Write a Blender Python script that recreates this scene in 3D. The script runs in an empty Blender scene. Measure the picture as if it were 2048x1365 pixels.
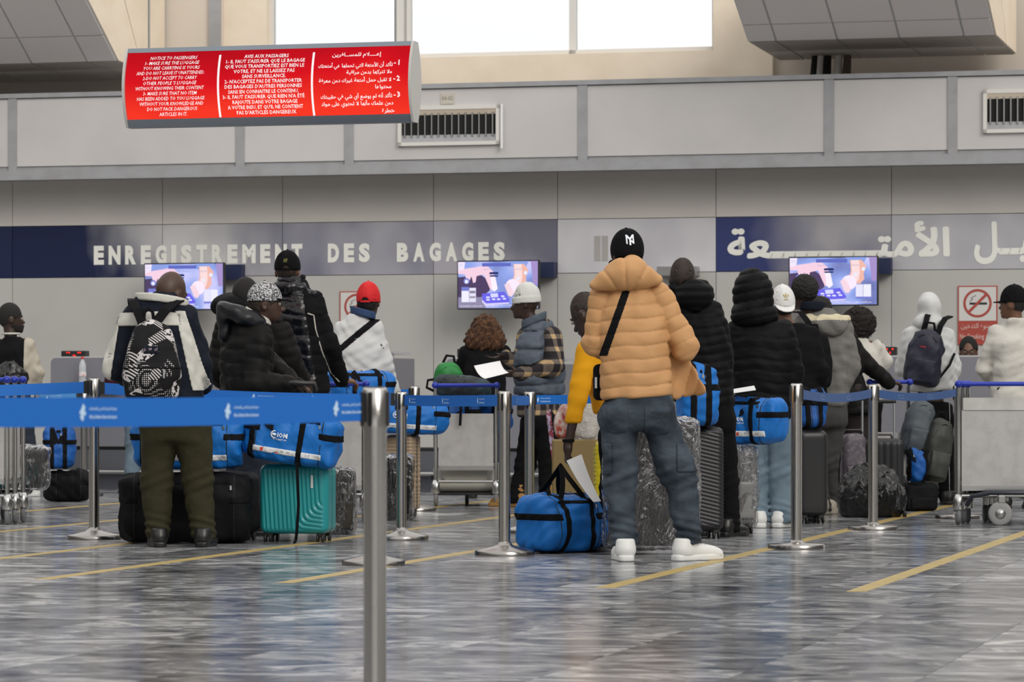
import bpy, math, random
import numpy as np
from mathutils import Vector, Matrix
from mathutils.bvhtree import BVHTree

# ------------------------------------------------------------------ camera, sky, light, exposure
SC = bpy.context.scene
COL = SC.collection
F = 6900.0            # focal length in pixels of the 2048 px wide frame
CAMZ = 0.93           # eye height of the photographer (crouching)
HY = 780.0            # horizon row
cam_d = bpy.data.cameras.new('camera')
cam_d.sensor_width = 36.0
cam_d.lens = 36.0 * F / 2048.0
cam_d.shift_y = (HY - 682.5) / 2048.0
cam_d.clip_end = 300
cam_d.dof.use_dof = True
cam_d.dof.focus_distance = 19.6
cam_d.dof.aperture_fstop = 8.0
cam = bpy.data.objects.new('camera', cam_d)
cam.location = (0, 0, CAMZ)
cam.rotation_euler = (math.pi / 2, 0, 0)
COL.objects.link(cam)
SC.camera = cam

world = bpy.data.worlds.new('overcast_sky')
SC.world = world
world.use_nodes = True
wn = world.node_tree.nodes
wn['Background'].inputs[0].default_value = (1.0, 0.985, 0.96, 1)
wn['Background'].inputs[1].default_value = 1.12

sun_d = bpy.data.lights.new('soft_sun', 'SUN')
sun_d.energy = 1.25
sun_d.angle = math.radians(28)
sun_d.color = (1.0, 0.95, 0.88)
sun = bpy.data.objects.new('soft_sun', sun_d)
sun.rotation_euler = (math.radians(60), 0, math.radians(30))
COL.objects.link(sun)

SC.view_settings.view_transform = 'Standard'
SC.view_settings.look = 'None'
SC.view_settings.exposure = 0.0
SC.view_settings.gamma = 1.0
SC.view_settings.use_curve_mapping = False

# ------------------------------------------------------------------ helpers
R = math.radians
rng = random.Random(7)

def W(px, py, d):
    return Vector(((px - 1024) / F * d, d, CAMZ + (HY - py) / F * d))

def G(px, py):
    d = F * CAMZ / (py - HY)
    return Vector(((px - 1024) / F * d, d, 0))

def GD(px, d):
    return Vector(((px - 1024) / F * d, d, 0))

YAW = R(15)
WO = Vector((0, 34, 0))          # a point of the back wall; the wall runs along x rotated by -15 degrees
WM = Matrix.Translation(WO) @ Matrix.Rotation(-YAW, 4, 'Z')
WMI = WM.inverted()

def WL(px, py, out):
    """(s, z) on the plane 'out' metres in front of the wall."""
    r = Vector(((px - 1024) / F, 1, (HY - py) / F))
    c = Vector((0, 0, CAMZ))
    a = WMI @ c
    b = WMI.to_3x3() @ r
    t = (-out - a.y) / b.y
    p = a + b * t
    return p.x, p.z

def tag(o, label=None, cat=None, group=None, kind=None):
    if label: o['label'] = label
    if cat: o['category'] = cat
    if group: o['group'] = group
    if kind: o['kind'] = kind
    return o

def link(o, parent=None):
    COL.objects.link(o)
    if parent is not None:
        o.parent = parent
    return o

def empty(name, loc=(0, 0, 0), rz=0, parent=None):
    o = bpy.data.objects.new(name, None)
    o.empty_display_size = 0.1
    o.location = loc
    o.rotation_euler = (0, 0, rz)
    return link(o, parent)

def copy_tree(o, parent=None):
    c = o.copy()
    COL.objects.link(c)
    c.parent = parent
    for ch in list(o.children):
        copy_tree(ch, c)
    return c

# ---- materials
MATS = {}
def mat(name, col=(.5, .5, .5), rough=.6, metal=0., bump=None, var=None, spec=None, emit=None, alpha=None, trans=None, sheen=None, coat=None, build=None):
    if name in MATS:
        return MATS[name]
    m = bpy.data.materials.new(name)
    m.use_nodes = True
    nt = m.node_tree
    b = nt.nodes['Principled BSDF']
    b.inputs['Base Color'].default_value = (*col, 1)
    b.inputs['Roughness'].default_value = rough
    b.inputs['Metallic'].default_value = metal
    if spec is not None: b.inputs['Specular IOR Level'].default_value = spec
    if emit: 
        b.inputs['Emission Color'].default_value = (*emit[0], 1)
        b.inputs['Emission Strength'].default_value = emit[1]
    if alpha is not None: b.inputs['Alpha'].default_value = alpha
    if trans is not None: b.inputs['Transmission Weight'].default_value = trans
    if sheen is not None: b.inputs['Sheen Weight'].default_value = sheen
    if coat is not None: b.inputs['Coat Weight'].default_value = coat
    tc = None
    if bump or var:
        tc = nt.nodes.new('ShaderNodeTexCoord')
    if bump:
        n = nt.nodes.new('ShaderNodeTexNoise')
        n.inputs['Scale'].default_value = bump[0]
        n.inputs['Detail'].default_value = 4
        nt.links.new(tc.outputs['Object'], n.inputs['Vector'])
        bp = nt.nodes.new('ShaderNodeBump')
        bp.inputs['Strength'].default_value = bump[1]
        bp.inputs['Distance'].default_value = bump[2] if len(bump) > 2 else .01
        nt.links.new(n.outputs['Fac'], bp.inputs['Height'])
        nt.links.new(bp.outputs['Normal'], b.inputs['Normal'])
    if var:                         # (scale, colour2, lo, hi)
        n = nt.nodes.new('ShaderNodeTexNoise')
        n.inputs['Scale'].default_value = var[0]
        n.inputs['Detail'].default_value = 5
        nt.links.new(tc.outputs['Object'], n.inputs['Vector'])
        rmp = nt.nodes.new('ShaderNodeValToRGB')
        rmp.color_ramp.elements[0].position = var[2]
        rmp.color_ramp.elements[0].color = (*col, 1)
        rmp.color_ramp.elements[1].position = var[3]
        rmp.color_ramp.elements[1].color = (*var[1], 1)
        nt.links.new(n.outputs['Fac'], rmp.inputs['Fac'])
        nt.links.new(rmp.outputs['Color'], b.inputs['Base Color'])
    if build:
        build(nt, b)
    MATS[name] = m
    return m

def emat(name, col, s=1.0):
    if name in MATS: return MATS[name]
    m = bpy.data.materials.new(name)
    m.use_nodes = True
    nt = m.node_tree
    nt.nodes.clear()
    e = nt.nodes.new('ShaderNodeEmission')
    e.inputs[0].default_value = (*col, 1)
    e.inputs[1].default_value = s
    o = nt.nodes.new('ShaderNodeOutputMaterial')
    nt.links.new(e.outputs[0], o.inputs[0])
    MATS[name] = m
    return m

# ---- meshes
def obj_from(name, me, mats, parent=None, loc=None, rz=0, mtx=None):
    o = bpy.data.objects.new(name, me)
    if not isinstance(mats, (list, tuple)): mats = [mats]
    if not me.materials:
        for m in mats: me.materials.append(m)
    if loc is not None: o.location = loc
    if rz: o.rotation_euler = (0, 0, rz)
    if mtx is not None: o.matrix_world = mtx
    return link(o, parent)

class MB:
    def __init__(s): s.v = []; s.f = []; s.m = []; s.mi = 0; s.sm = []; s.smooth = False
    def add(s, vs, fs, smooth=None):
        b = len(s.v); s.v += [tuple(v) for v in vs]
        for f in fs:
            s.f.append([b + i for i in f]); s.m.append(s.mi); s.sm.append(s.smooth if smooth is None else smooth)
        return s
    def box(s, x0, x1, y0, y1, z0, z1):
        return s.add([(x0, y0, z0), (x1, y0, z0), (x1, y1, z0), (x0, y1, z0), (x0, y0, z1), (x1, y0, z1), (x1, y1, z1), (x0, y1, z1)],
              [(3, 2, 1, 0), (4, 5, 6, 7), (0, 1, 5, 4), (1, 2, 6, 5), (2, 3, 7, 6), (3, 0, 4, 7)])
    def cbox(s, x0, x1, y0, y1, z0, z1, c=.01):
        """box with all edges chamfered by c"""
        vs = []; idx = {}
        X = (x0, x1); Y = (y0, y1); Z = (z0, z1)
        for i in (0, 1):
            for j in (0, 1):
                for k in (0, 1):
                    sx, sy, sz = (1, -1)[i], (1, -1)[j], (1, -1)[k]
                    for a in range(3):
                        p = [X[i] + sx * c, Y[j] + sy * c, Z[k] + sz * c]
                        p[a] = (X[i], Y[j], Z[k])[a]
                        idx[(i, j, k, a)] = len(vs); vs.append(p)
        fs = []
        I = idx
        for a in range(3):
            for e in (0, 1):
                b, c2 = [(1, 2), (2, 0), (0, 1)][a]
                q = []
                for (p, r) in ((0, 0), (1, 0), (1, 1), (0, 1)):
                    k = [0, 0, 0]; k[a] = e; k[b] = p; k[c2] = r
                    q.append(I[(k[0], k[1], k[2], a)])
                fs.append(q if e else q[::-1])
        for a in range(3):          # edges along axis a
            b, c2 = [(1, 2), (2, 0), (0, 1)][a]
            for p in (0, 1):
                for r in (0, 1):
                    k0 = [0, 0, 0]; k0[b] = p; k0[c2] = r
                    k1 = list(k0); k1[a] = 1
                    q = [I[(*k0, b)], I[(*k1, b)], I[(*k1, c2)], I[(*k0, c2)]]
                    if (p + r) % 2 == 0: q = q[::-1]
                    if p == r: pass
                    fs.append(q)
        for i in (0, 1):
            for j in (0, 1):
                for k in (0, 1):
                    t = [I[(i, j, k, a)] for a in range(3)]
                    fs.append(t if (i + j + k) % 2 else t[::-1])
        return s.add(vs, fs)
    def tube(s, pts, r, n=10, caps=True, smooth=True):
        pts = [Vector(p) for p in pts]
        rs = r if isinstance(r, (list, tuple)) else [r] * len(pts)
        rings = []
        up = None
        vs = []
        for i, p in enumerate(pts):
            if i == 0: t = pts[1] - p
            elif i == len(pts) - 1: t = p - pts[i - 1]
            else: t = (pts[i + 1] - p).normalized() + (p - pts[i - 1]).normalized()
            t.normalize()
            if up is None:
                up = Vector((0, 0, 1)) if abs(t.z) < .9 else Vector((1, 0, 0))
            a = t.cross(up)
            if a.length < 1e-5: a = t.cross(Vector((0, 1, 0)))
            a.normalize(); b = a.cross(t).normalized(); up = b
            for k in range(n):
                an = 2 * math.pi * k / n
                vs.append(p + (a * math.cos(an) + b * math.sin(an)) * rs[i])
        fs = []
        for i in range(len(pts) - 1):
            for k in range(n):
                k2 = (k + 1) % n
                fs.append((i * n + k, i * n + k2, (i + 1) * n + k2, (i + 1) * n + k))
        b0 = len(s.f)
        s.add(vs, fs, smooth)
        if caps:
            m = len(pts) - 1
            s.add(vs[:n], [tuple(range(n))[::-1]], False)
            s.add(vs[m * n:], [tuple(range(n))], False)
        return s
    def strip(s, pts, widths, normals, th):
        """flat webbing along pts; width direction given by normals cross tangent"""
        pts = [Vector(p) for p in pts]
        vs = []
        for i, p in enumerate(pts):
            t = (pts[min(i + 1, len(pts) - 1)] - pts[max(i - 1, 0)]).normalized()
            n = Vector(normals[i] if isinstance(normals, list) else normals)
            n = (n - t * n.dot(t)).normalized()
            b = t.cross(n)
            w = (widths[i] if isinstance(widths, list) else widths) / 2
            vs += [p - b * w - n * th / 2, p + b * w - n * th / 2, p + b * w + n * th / 2, p - b * w + n * th / 2]
        fs = []
        for i in range(len(pts) - 1):
            for k in range(4):
                k2 = (k + 1) % 4
                fs.append((i * 4 + k, (i + 1) * 4 + k, (i + 1) * 4 + k2, i * 4 + k2))
        fs.append((0, 1, 2, 3)); m = (len(pts) - 1) * 4
        fs.append((m + 3, m + 2, m + 1, m))
        return s.add(vs, fs)
    def lathe(s, prof, n=24, c=(0, 0, 0), smooth=True, axis='z'):
        vs = []; fs = []
        for (r, z) in prof:
            for k in range(n):
                a = 2 * math.pi * k / n
                if axis == 'z': vs.append((c[0] + r * math.cos(a), c[1] + r * math.sin(a), c[2] + z))
                elif axis == 'x': vs.append((c[0] + z, c[1] + r * math.cos(a), c[2] + r * math.sin(a)))
                else: vs.append((c[0] + r * math.sin(a), c[1] + z, c[2] + r * math.cos(a)))
        for i in range(len(prof) - 1):
            for k in range(n):
                k2 = (k + 1) % n
                fs.append((i * n + k, i * n + k2, (i + 1) * n + k2, (i + 1) * n + k))
        s.add(vs, fs, smooth)
        m = len(prof) - 1
        if prof[0][0] > 1e-5: s.add(vs[:n], [tuple(range(n))[::-1]], False)
        if prof[m][0] > 1e-5: s.add(vs[m * n:], [tuple(range(n))], False)
        return s
    def prism(s, poly, y0, y1, axis='y'):
        """poly in (x,z), extruded along y (or axis)"""
        n = len(poly)
        def P(a, b, t): return (a, t, b) if axis == 'y' else ((t, a, b) if axis == 'x' else (a, b, t))
        vs = [P(a, b, y0) for a, b in poly] + [P(a, b, y1) for a, b in poly]
        fs = [tuple(range(n)), tuple(range(n, 2 * n))[::-1]] + [(i, i + n, (i + 1) % n + n, (i + 1) % n) for i in range(n)]
        return s.add(vs, fs)
    def mesh(s, name):
        me = bpy.data.meshes.new(name)
        me.from_pydata(s.v, [], s.f)
        me.polygons.foreach_set('material_index', s.m)
        me.polygons.foreach_set('use_smooth', s.sm)
        me.update()
        import bmesh
        bm = bmesh.new(); bm.from_mesh(me)
        bmesh.ops.recalc_face_normals(bm, faces=bm.faces)
        bm.to_mesh(me); bm.free()
        return me
    def build(s, name, mats, parent=None, loc=None, rz=0, mtx=None):
        return obj_from(name, s.mesh(name), mats, parent, loc, rz, mtx)

# ---- text
AR = {}
def _ar():
    # letter: (isolated, final, initial, medial)
    base = {'\u0621': (0xFE80,), '\u0622': (0xFE81, 0xFE82), '\u0623': (0xFE83, 0xFE84), '\u0624': (0xFE85, 0xFE86), '\u0625': (0xFE87, 0xFE88),
            '\u0626': (0xFE89, 0xFE8A, 0xFE8B, 0xFE8C), '\u0627': (0xFE8D, 0xFE8E), '\u0629': (0xFE93, 0xFE94), '\u0649': (0xFEEF, 0xFEF0)}
    four = '\u0628:FE8F \u062a:FE95 \u062b:FE99 \u062c:FE9D \u062d:FEA1 \u062e:FEA5 \u0633:FEB1 \u0634:FEB5 \u0635:FEB9 \u0636:FEBD \u0637:FEC1 \u0638:FEC5 \u0639:FEC9 \u063a:FECD \u0641:FED1 \u0642:FED5 \u0643:FED9 \u0644:FEDD \u0645:FEE1 \u0646:FEE5 \u0647:FEE9 \u064a:FEF1'
    for t in four.split():
        c, h = t.split(':'); h = int(h, 16); base[c] = (h, h + 1, h + 2, h + 3)
    two = '\u062f:FEA9 \u0630:FEAB \u0631:FEAD \u0632:FEAF \u0648:FEED'
    for t in two.split():
        c, h = t.split(':'); h = int(h, 16); base[c] = (h, h + 1)
    return base
AR = _ar()
LA = {'\u0622': (0xFEF5, 0xFEF6), '\u0623': (0xFEF7, 0xFEF8), '\u0625': (0xFEF9, 0xFEFA), '\u0627': (0xFEFB, 0xFEFC)}
def arabic(t):
    """shape right-to-left text into presentation forms in visual order"""
    out = []
    i = 0
    def joins_next(c): return c == '\u0640' or (c in AR and len(AR[c]) == 4)
    def is_ar(c): return c in AR or c == '\u0640'
    while i < len(t):
        c = t[i]
        prev = i > 0 and joins_next(t[i - 1])
        if c == '\u0644' and i + 1 < len(t) and t[i + 1] in LA:
            out.append(chr(LA[t[i + 1]][1 if prev else 0])); i += 2; continue
        if c in AR:
            f = AR[c]
            nxt = len(f) == 4 and i + 1 < len(t) and is_ar(t[i + 1])
            if len(f) == 4: k = 3 if prev and nxt else 1 if prev else 2 if nxt else 0
            elif len(f) == 2: k = 1 if prev else 0
            else: k = 0
            out.append(chr(f[k]))
        else: out.append(c)
        i += 1
    return ''.join(out[::-1])

def text_mesh(s, size=1.0, offset=0., align='CENTER', shear=0., spacing=1.0, extrude=0., res=2, line=1.0):
    c = bpy.data.curves.new('lettering', 'FONT')
    c.body = s; c.size = size; c.offset = offset; c.align_x = align; c.align_y = 'CENTER'
    c.shear = shear; c.space_character = spacing; c.extrude = extrude; c.resolution_u = res; c.space_line = line
    o = bpy.data.objects.new('lettering', c)
    me = bpy.data.meshes.new_from_object(o)
    bpy.data.objects.remove(o); bpy.data.curves.remove(c)
    return me

def fit_mesh(me, x0, x1, z0, z1):
    """scale a text mesh (xy plane) to fill a box; returns it in the xz plane facing -y"""
    n = len(me.vertices)
    a = np.empty(n * 3, 'f4'); me.vertices.foreach_get('co', a); a = a.reshape(-1, 3)
    lo = a.min(0); hi = a.max(0)
    b = np.empty_like(a)
    b[:, 0] = x0 + (a[:, 0] - lo[0]) / max(hi[0] - lo[0], 1e-6) * (x1 - x0)
    b[:, 2] = z0 + (a[:, 1] - lo[1]) / max(hi[1] - lo[1], 1e-6) * (z1 - z0)
    b[:, 1] = -a[:, 2]
    me.vertices.foreach_set('co', b.ravel()); me.update()
    return me

def thicken(me, r, n=8):
    """embolden flat lettering: the outline repeated round a small circle, each copy a hair deeper"""
    co = [v.co.copy() for v in me.vertices]; fs = [tuple(p.vertices) for p in me.polygons]
    vs = []; ff = []
    for k in range(n + 1):
        a = 2 * math.pi * k / n; q = r if k else 0.; b = len(vs)
        vs += [(c.x + q * math.cos(a), c.y + q * math.sin(a), -.0001 * k) for c in co]
        ff += [tuple(b + i for i in f) for f in fs]
    m = bpy.data.meshes.new('lettering'); m.from_pydata(vs, [], ff); m.update()
    bpy.data.meshes.remove(me)
    return m

def stand_text(me):
    n = len(me.vertices)
    a = np.empty(n * 3, 'f4'); me.vertices.foreach_get('co', a); a = a.reshape(-1, 3)
    b = np.stack([a[:, 0], -a[:, 2], a[:, 1]], 1)
    me.vertices.foreach_set('co', np.ascontiguousarray(b).ravel()); me.update()
    return me

def wrap_on(me, fn):
    """move every vertex (x, y, z) of a mesh through fn"""
    for v in me.vertices:
        v.co = fn(v.co)
    me.update()
    return me

# ------------------------------------------------------------------ signed distance modelling
def f32(*a): return np.array(a, np.float32)
def smin(a, b, k):
    h = np.clip(.5 + .5 * (b - a) / k, 0, 1)
    return b + (a - b) * h - k * h * (1 - h)
def smax(a, b, k): return -smin(-a, -b, k)
def cone(P, a, b, ra, rb):
    a = np.asarray(a, np.float32); ba = np.asarray(b, np.float32) - a
    q = P - a
    t = np.clip(q @ ba / max(float(ba @ ba), 1e-9), 0, 1)
    return np.sqrt(((q - t[:, None] * ba) ** 2).sum(1)) - (ra + t * (rb - ra))
def cone_t(P, a, b):
    a = np.asarray(a, np.float32); ba = np.asarray(b, np.float32) - a
    return (P - a) @ ba / max(float(ba @ ba), 1e-9)
def ell(P, c, r):
    q = P - np.asarray(c, np.float32)
    r = np.asarray(r, np.float32)
    k0 = np.sqrt(((q / r) ** 2).sum(1)); k1 = np.sqrt(((q / (r * r)) ** 2).sum(1)) + 1e-9
    return k0 * (k0 - 1) / k1
def rot_pts(P, c, M):
    c = np.asarray(c, np.float32)
    return (P - c) @ np.asarray(M, np.float32) + c      # inverse rotation of points (M maps local to posed)
def rmat(ax, ang):
    return np.array(Matrix.Rotation(ang, 3, ax), np.float32)
def rbox(P, c, h, r, M=None):
    q = P - np.asarray(c, np.float32)
    if M is not None: q = q @ np.asarray(M, np.float32)
    q = np.abs(q) - (np.asarray(h, np.float32) - r)
    return np.sqrt((np.maximum(q, 0) ** 2).sum(1)) + np.minimum(q.max(1), 0) - r
def loft(P, st, n=2.4, cap=.03):
    """elliptic cross sections: st rows z, cx, cy, rx, ry"""
    st = np.asarray(st, np.float32); z = P[:, 2]
    cx, cy, rx, ry = [np.interp(z, st[:, 0], st[:, i]) for i in (1, 2, 3, 4)]
    q = ((np.abs(P[:, 0] - cx) / rx) ** n + (np.abs(P[:, 1] - cy) / ry) ** n + 1e-9) ** (1 / n)
    d = (q - 1) * np.minimum(rx, ry)
    dz = np.maximum(st[0, 0] - z, z - st[-1, 0])
    return smax(d, dz, cap)
def waves(P, seed, wl, amp, n=5, an=(1, 1, 1)):
    r = np.random.RandomState(seed)
    o = np.zeros(len(P), np.float32)
    for i in range(n):
        k = r.normal(size=3); k /= np.linalg.norm(k)
        k = k * np.array(an) * 2 * math.pi / (wl * (0.6 + 0.9 * r.rand()))
        o += np.sin(P @ k.astype(np.float32) + r.rand() * 6.28)
    return o * (amp / math.sqrt(n))

def polygonize(f, lo, hi, h):
    B = 8
    lo = np.asarray(lo, float); hi = np.asarray(hi, float)
    nb = np.maximum(np.ceil((hi - lo) / (h * B)).astype(int), 1) + 0
    n = nb * B
    g = np.meshgrid(*[np.arange(k) for k in nb], indexing='ij')
    bi = np.stack([x.ravel() for x in g], 1)
    cen = (lo + (bi * B + (B - 1) / 2) * h).astype(np.float32)
    dc = f(cen)
    act = np.abs(dc) < h * B * 1.25
    V = np.repeat(np.repeat(np.repeat(np.where(dc < 0, -1., 1.).astype(np.float32).reshape(nb), B, 0), B, 1), B, 2)
    gg = np.stack([x.ravel() for x in np.meshgrid(np.arange(B), np.arange(B), np.arange(B), indexing='ij')], 1)
    ai = bi[act]
    CH = 256
    V6 = V.reshape(nb[0], B, nb[1], B, nb[2], B)
    for s in range(0, len(ai), CH):
        bb = ai[s:s + CH]
        P = (lo + (bb[:, None, :] * B + gg[None]) * h).astype(np.float32).reshape(-1, 3)
        d = f(P).reshape(len(bb), B, B, B)
        V6[bb[:, 0], :, bb[:, 1], :, bb[:, 2], :] = d
    V = V6.reshape(n)
    V[0] = np.maximum(V[0], .001); V[-1] = np.maximum(V[-1], .001)
    V[:, 0] = np.maximum(V[:, 0], .001); V[:, -1] = np.maximum(V[:, -1], .001)
    V[:, :, 0] = np.maximum(V[:, :, 0], .001); V[:, :, -1] = np.maximum(V[:, :, -1], .001)
    S = V < 0
    cnt = np.zeros(n - 1, np.int8)
    for i in (0, 1):
        for j in (0, 1):
            for k in (0, 1):
                cnt += S[i:n[0] - 1 + i, j:n[1] - 1 + j, k:n[2] - 1 + k]
    ci = np.argwhere((cnt > 0) & (cnt < 8))
    idx = -np.ones(n - 1, np.int32)
    idx[ci[:, 0], ci[:, 1], ci[:, 2]] = np.arange(len(ci))
    acc = np.zeros((len(ci), 3)); num = np.zeros(len(ci))
    cor = [(i, j, k) for i in (0, 1) for j in (0, 1) for k in (0, 1)]
    val = {c: V[ci[:, 0] + c[0], ci[:, 1] + c[1], ci[:, 2] + c[2]] for c in cor}
    for a in cor:
        for ax in range(3):
            if a[ax] == 0:
                b = list(a); b[ax] = 1; b = tuple(b)
                va, vb = val[a], val[b]
                m = (va < 0) != (vb < 0)
                t = np.where(m, va / np.where(m, va - vb, 1), 0)
                p = np.array(a, float)[None] + np.zeros((len(ci), 3)); p[:, ax] += t
                acc += np.where(m[:, None], p, 0); num += m
    verts = lo + (ci + acc / num[:, None]) * h
    quads = []
    for ax in range(3):
        sl0 = [slice(1, -1)] * 3; sl1 = [slice(1, -1)] * 3
        sl0[ax] = slice(0, n[ax] - 1); sl1[ax] = slice(1, n[ax])
        A = S[tuple(sl0)]; Bq = S[tuple(sl1)]
        e = np.argwhere(A != Bq)
        if not len(e): continue
        inside = A[e[:, 0], e[:, 1], e[:, 2]]
        off = np.ones(3, int); off[ax] = 0
        e = e + off
        u, v = [(1, 2), (2, 0), (0, 1)][ax]
        def cid(du, dv):
            q = e.copy(); q[:, u] -= du; q[:, v] -= dv
            return idx[q[:, 0], q[:, 1], q[:, 2]]
        q = np.stack([cid(1, 1), cid(0, 1), cid(0, 0), cid(1, 0)], 1)
        q[~inside] = q[~inside][:, ::-1]
        quads.append(q)
    quads = np.concatenate(quads) if quads else np.zeros((0, 4), int)
    quads = quads[(quads >= 0).all(1)]
    return verts.astype(np.float32), quads.astype(np.int32)

def quad_mesh(name, v, q, mi=None):
    me = bpy.data.meshes.new(name)
    me.vertices.add(len(v)); me.vertices.foreach_set('co', np.ascontiguousarray(v, np.float32).ravel())
    me.loops.add(len(q) * 4); me.loops.foreach_set('vertex_index', q.ravel())
    me.polygons.add(len(q))
    me.polygons.foreach_set('loop_start', np.arange(0, len(q) * 4, 4, dtype=np.int32))
    me.polygons.foreach_set('use_smooth', np.ones(len(q), bool))
    if mi is not None: me.polygons.foreach_set('material_index', np.asarray(mi, np.int32))
    me.update(calc_edges=True)
    return me

NTRI = [0]
def sdf_obj(name, f, lo, hi, h, mats, parent=None, loc=None, rz=0, mtx=None, mfun=None, fine=False):
    v, q = polygonize(f, lo, hi, h * (1.0 if fine else 1.22))
    NTRI[0] += 2 * len(q)
    mi = None
    if mfun is not None and len(q):
        mi = mfun(v[q].mean(1))
    return obj_from(name, quad_mesh(name, v, q, mi), mats, parent, loc, rz, mtx)

def patch(name, f, region, lo, hi, h, t, mats, parent, depth=.006):
    """a thin piece of cloth lying on surface f wherever region < 0"""
    return sdf_obj(name, lambda P: np.maximum(np.maximum(f(P) - t, region(P)), -(f(P) + depth)), lo, hi, h, mats, parent, fine=True)
# ------------------------------------------------------------------ materials of the hall
def _marble(nt, b):
    N = nt.nodes; L = nt.links
    tc = N.new('ShaderNodeTexCoord'); oi = N.new('ShaderNodeObjectInfo')
    geo = N.new('ShaderNodeNewGeometry')
    mp = N.new('ShaderNodeMapping'); mp.inputs['Scale'].default_value = (1.2, 1.5, 2)
    off = N.new('ShaderNodeVectorMath'); off.operation = 'SCALE'
    cmb = N.new('ShaderNodeCombineXYZ')
    mu = N.new('ShaderNodeMath'); mu.operation = 'MULTIPLY'; mu.inputs[1].default_value = 37
    L.new(oi.outputs['Random'], mu.inputs[0])
    for i in range(3): L.new(mu.outputs[0], cmb.inputs[i])
    ad = N.new('ShaderNodeVectorMath'); ad.operation = 'ADD'
    L.new(tc.outputs['Object'], ad.inputs[0]); L.new(cmb.outputs[0], ad.inputs[1])
    L.new(ad.outputs[0], mp.inputs['Vector'])
    n1 = N.new('ShaderNodeTexNoise'); n1.inputs['Scale'].default_value = 2.4; n1.inputs['Detail'].default_value = 8; n1.inputs['Distortion'].default_value = 1.6; n1.inputs['Roughness'].default_value = .62
    L.new(mp.outputs[0], n1.inputs['Vector'])
    rp = N.new('ShaderNodeValToRGB')
    e = rp.color_ramp.elements
    e[0].position = .34; e[0].color = (.045, .048, .06, 1)
    e[1].position = .66; e[1].color = (.55, .545, .535, 1)
    x = rp.color_ramp.elements.new(.5); x.color = (.235, .24, .25, 1)
    L.new(n1.outputs['Fac'], rp.inputs['Fac'])
    mr = N.new('ShaderNodeMapRange'); mr.inputs[3].default_value = .62; mr.inputs[4].default_value = 1.3
    L.new(oi.outputs['Random'], mr.inputs[0])
    mx = N.new('ShaderNodeVectorMath'); mx.operation = 'SCALE'
    L.new(rp.outputs['Color'], mx.inputs[0]); L.new(mr.outputs[0], mx.inputs['Scale'])
    L.new(mx.outputs[0], b.inputs['Base Color'])
    n2 = N.new('ShaderNodeTexNoise'); n2.inputs['Scale'].default_value = 5.5; n2.inputs['Detail'].default_value = 3
    L.new(ad.outputs[0], n2.inputs['Vector'])
    bp = N.new('ShaderNodeBump'); bp.inputs['Strength'].default_value = .12; bp.inputs['Distance'].default_value = .01
    L.new(n2.outputs['Fac'], bp.inputs['Height']); L.new(bp.outputs['Normal'], b.inputs['Normal'])
    n3 = N.new('ShaderNodeMapRange'); n3.inputs[3].default_value = .11; n3.inputs[4].default_value = .24
    L.new(n1.outputs['Fac'], n3.inputs[0]); L.new(n3.outputs[0], b.inputs['Roughness'])
m_floor = mat('polished_marble', (.2, .2, .21), .2, build=_marble)
m_grout = mat('floor_joint', (.1, .1, .1), .7)
m_panel = mat('wall_panel_grey', (.66, .625, .575), .55, var=(1.3, (.60, .57, .53), .35, .75))
m_panel_lo = mat('wall_panel_lower', (.52, .51, .485), .55, var=(1.1, (.475, .465, .445), .35, .75))
m_seam = mat('panel_seam', (.07, .07, .07), .8)
m_cream = mat('cream_plaster', (.84, .73, .59), .8, bump=(60, .15, .004), var=(2.5, (.76, .64, .50), .4, .75))
m_pier = mat('grey_cream_pier', (.66, .59, .51), .8, bump=(60, .15, .004))
m_bulk = mat('bulkhead_board', (.60, .58, .565), .6, var=(1.7, (.54, .525, .515), .35, .75))
m_batten = mat('bulkhead_batten', (.36, .365, .38), .5, var=(6, (.31, .31, .32), .4, .7))
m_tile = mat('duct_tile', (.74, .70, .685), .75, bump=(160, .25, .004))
m_tile_d = mat('duct_tile_shaded', (.40, .36, .32), .75, bump=(160, .25, .004))  # same tile, shade of the underside painted in as a darker colour
m_tee = mat('duct_tee_bar', (.50, .50, .50), .5)
m_white_metal = mat('white_enamel', (.72, .70, .66), .45)
m_dark = mat('dark_void', (.012, .012, .012), .9)
m_black = mat('black_plastic', (.015, .015, .016), .4)
m_steel = mat('brushed_steel', (.56, .54, .51), .2, 1.0, bump=(260, .06, .002))
m_steel_d = mat('dull_steel', (.42, .42, .41), .38, 1.0, bump=(120, .1, .002))
m_alu = mat('aluminium', (.55, .57, .60), .35, .9)
m_yellow = mat('yellow_floor_tape', (.46, .33, .10), .45, var=(9, (.33, .25, .10), .42, .7))
m_glass = mat('window_glass', (1, 1, 1), .02, trans=1.0, spec=.5)
m_counter = mat('counter_grey_metal', (.235, .235, .265), .45, .25)
m_counter_d = mat('counter_dark_panel', (.10, .105, .125), .5)
m_counter_l = mat('counter_light_edge', (.5, .5, .52), .4)
m_letter = mat('white_vinyl_letter', (.88, .88, .82), .5)
m_led_red = emat('red_led', (1, .03, .02), 2.0)

def _glass(nt, b):
    N = nt.nodes; L = nt.links
    g = N.new('ShaderNodeBsdfGlossy'); g.inputs['Roughness'].default_value = .02
    t = N.new('ShaderNodeBsdfTransparent'); t.inputs[0].default_value = (.97, .98, 1, 1)
    fr = N.new('ShaderNodeFresnel'); fr.inputs[0].default_value = 1.45
    mx = N.new('ShaderNodeMixShader')
    L.new(fr.outputs[0], mx.inputs[0]); L.new(t.outputs[0], mx.inputs[1]); L.new(g.outputs[0], mx.inputs[2])
    L.new(mx.outputs[0], N['Material Output'].inputs[0])
m_pane = mat('window_pane_glass', build=_glass)

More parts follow.
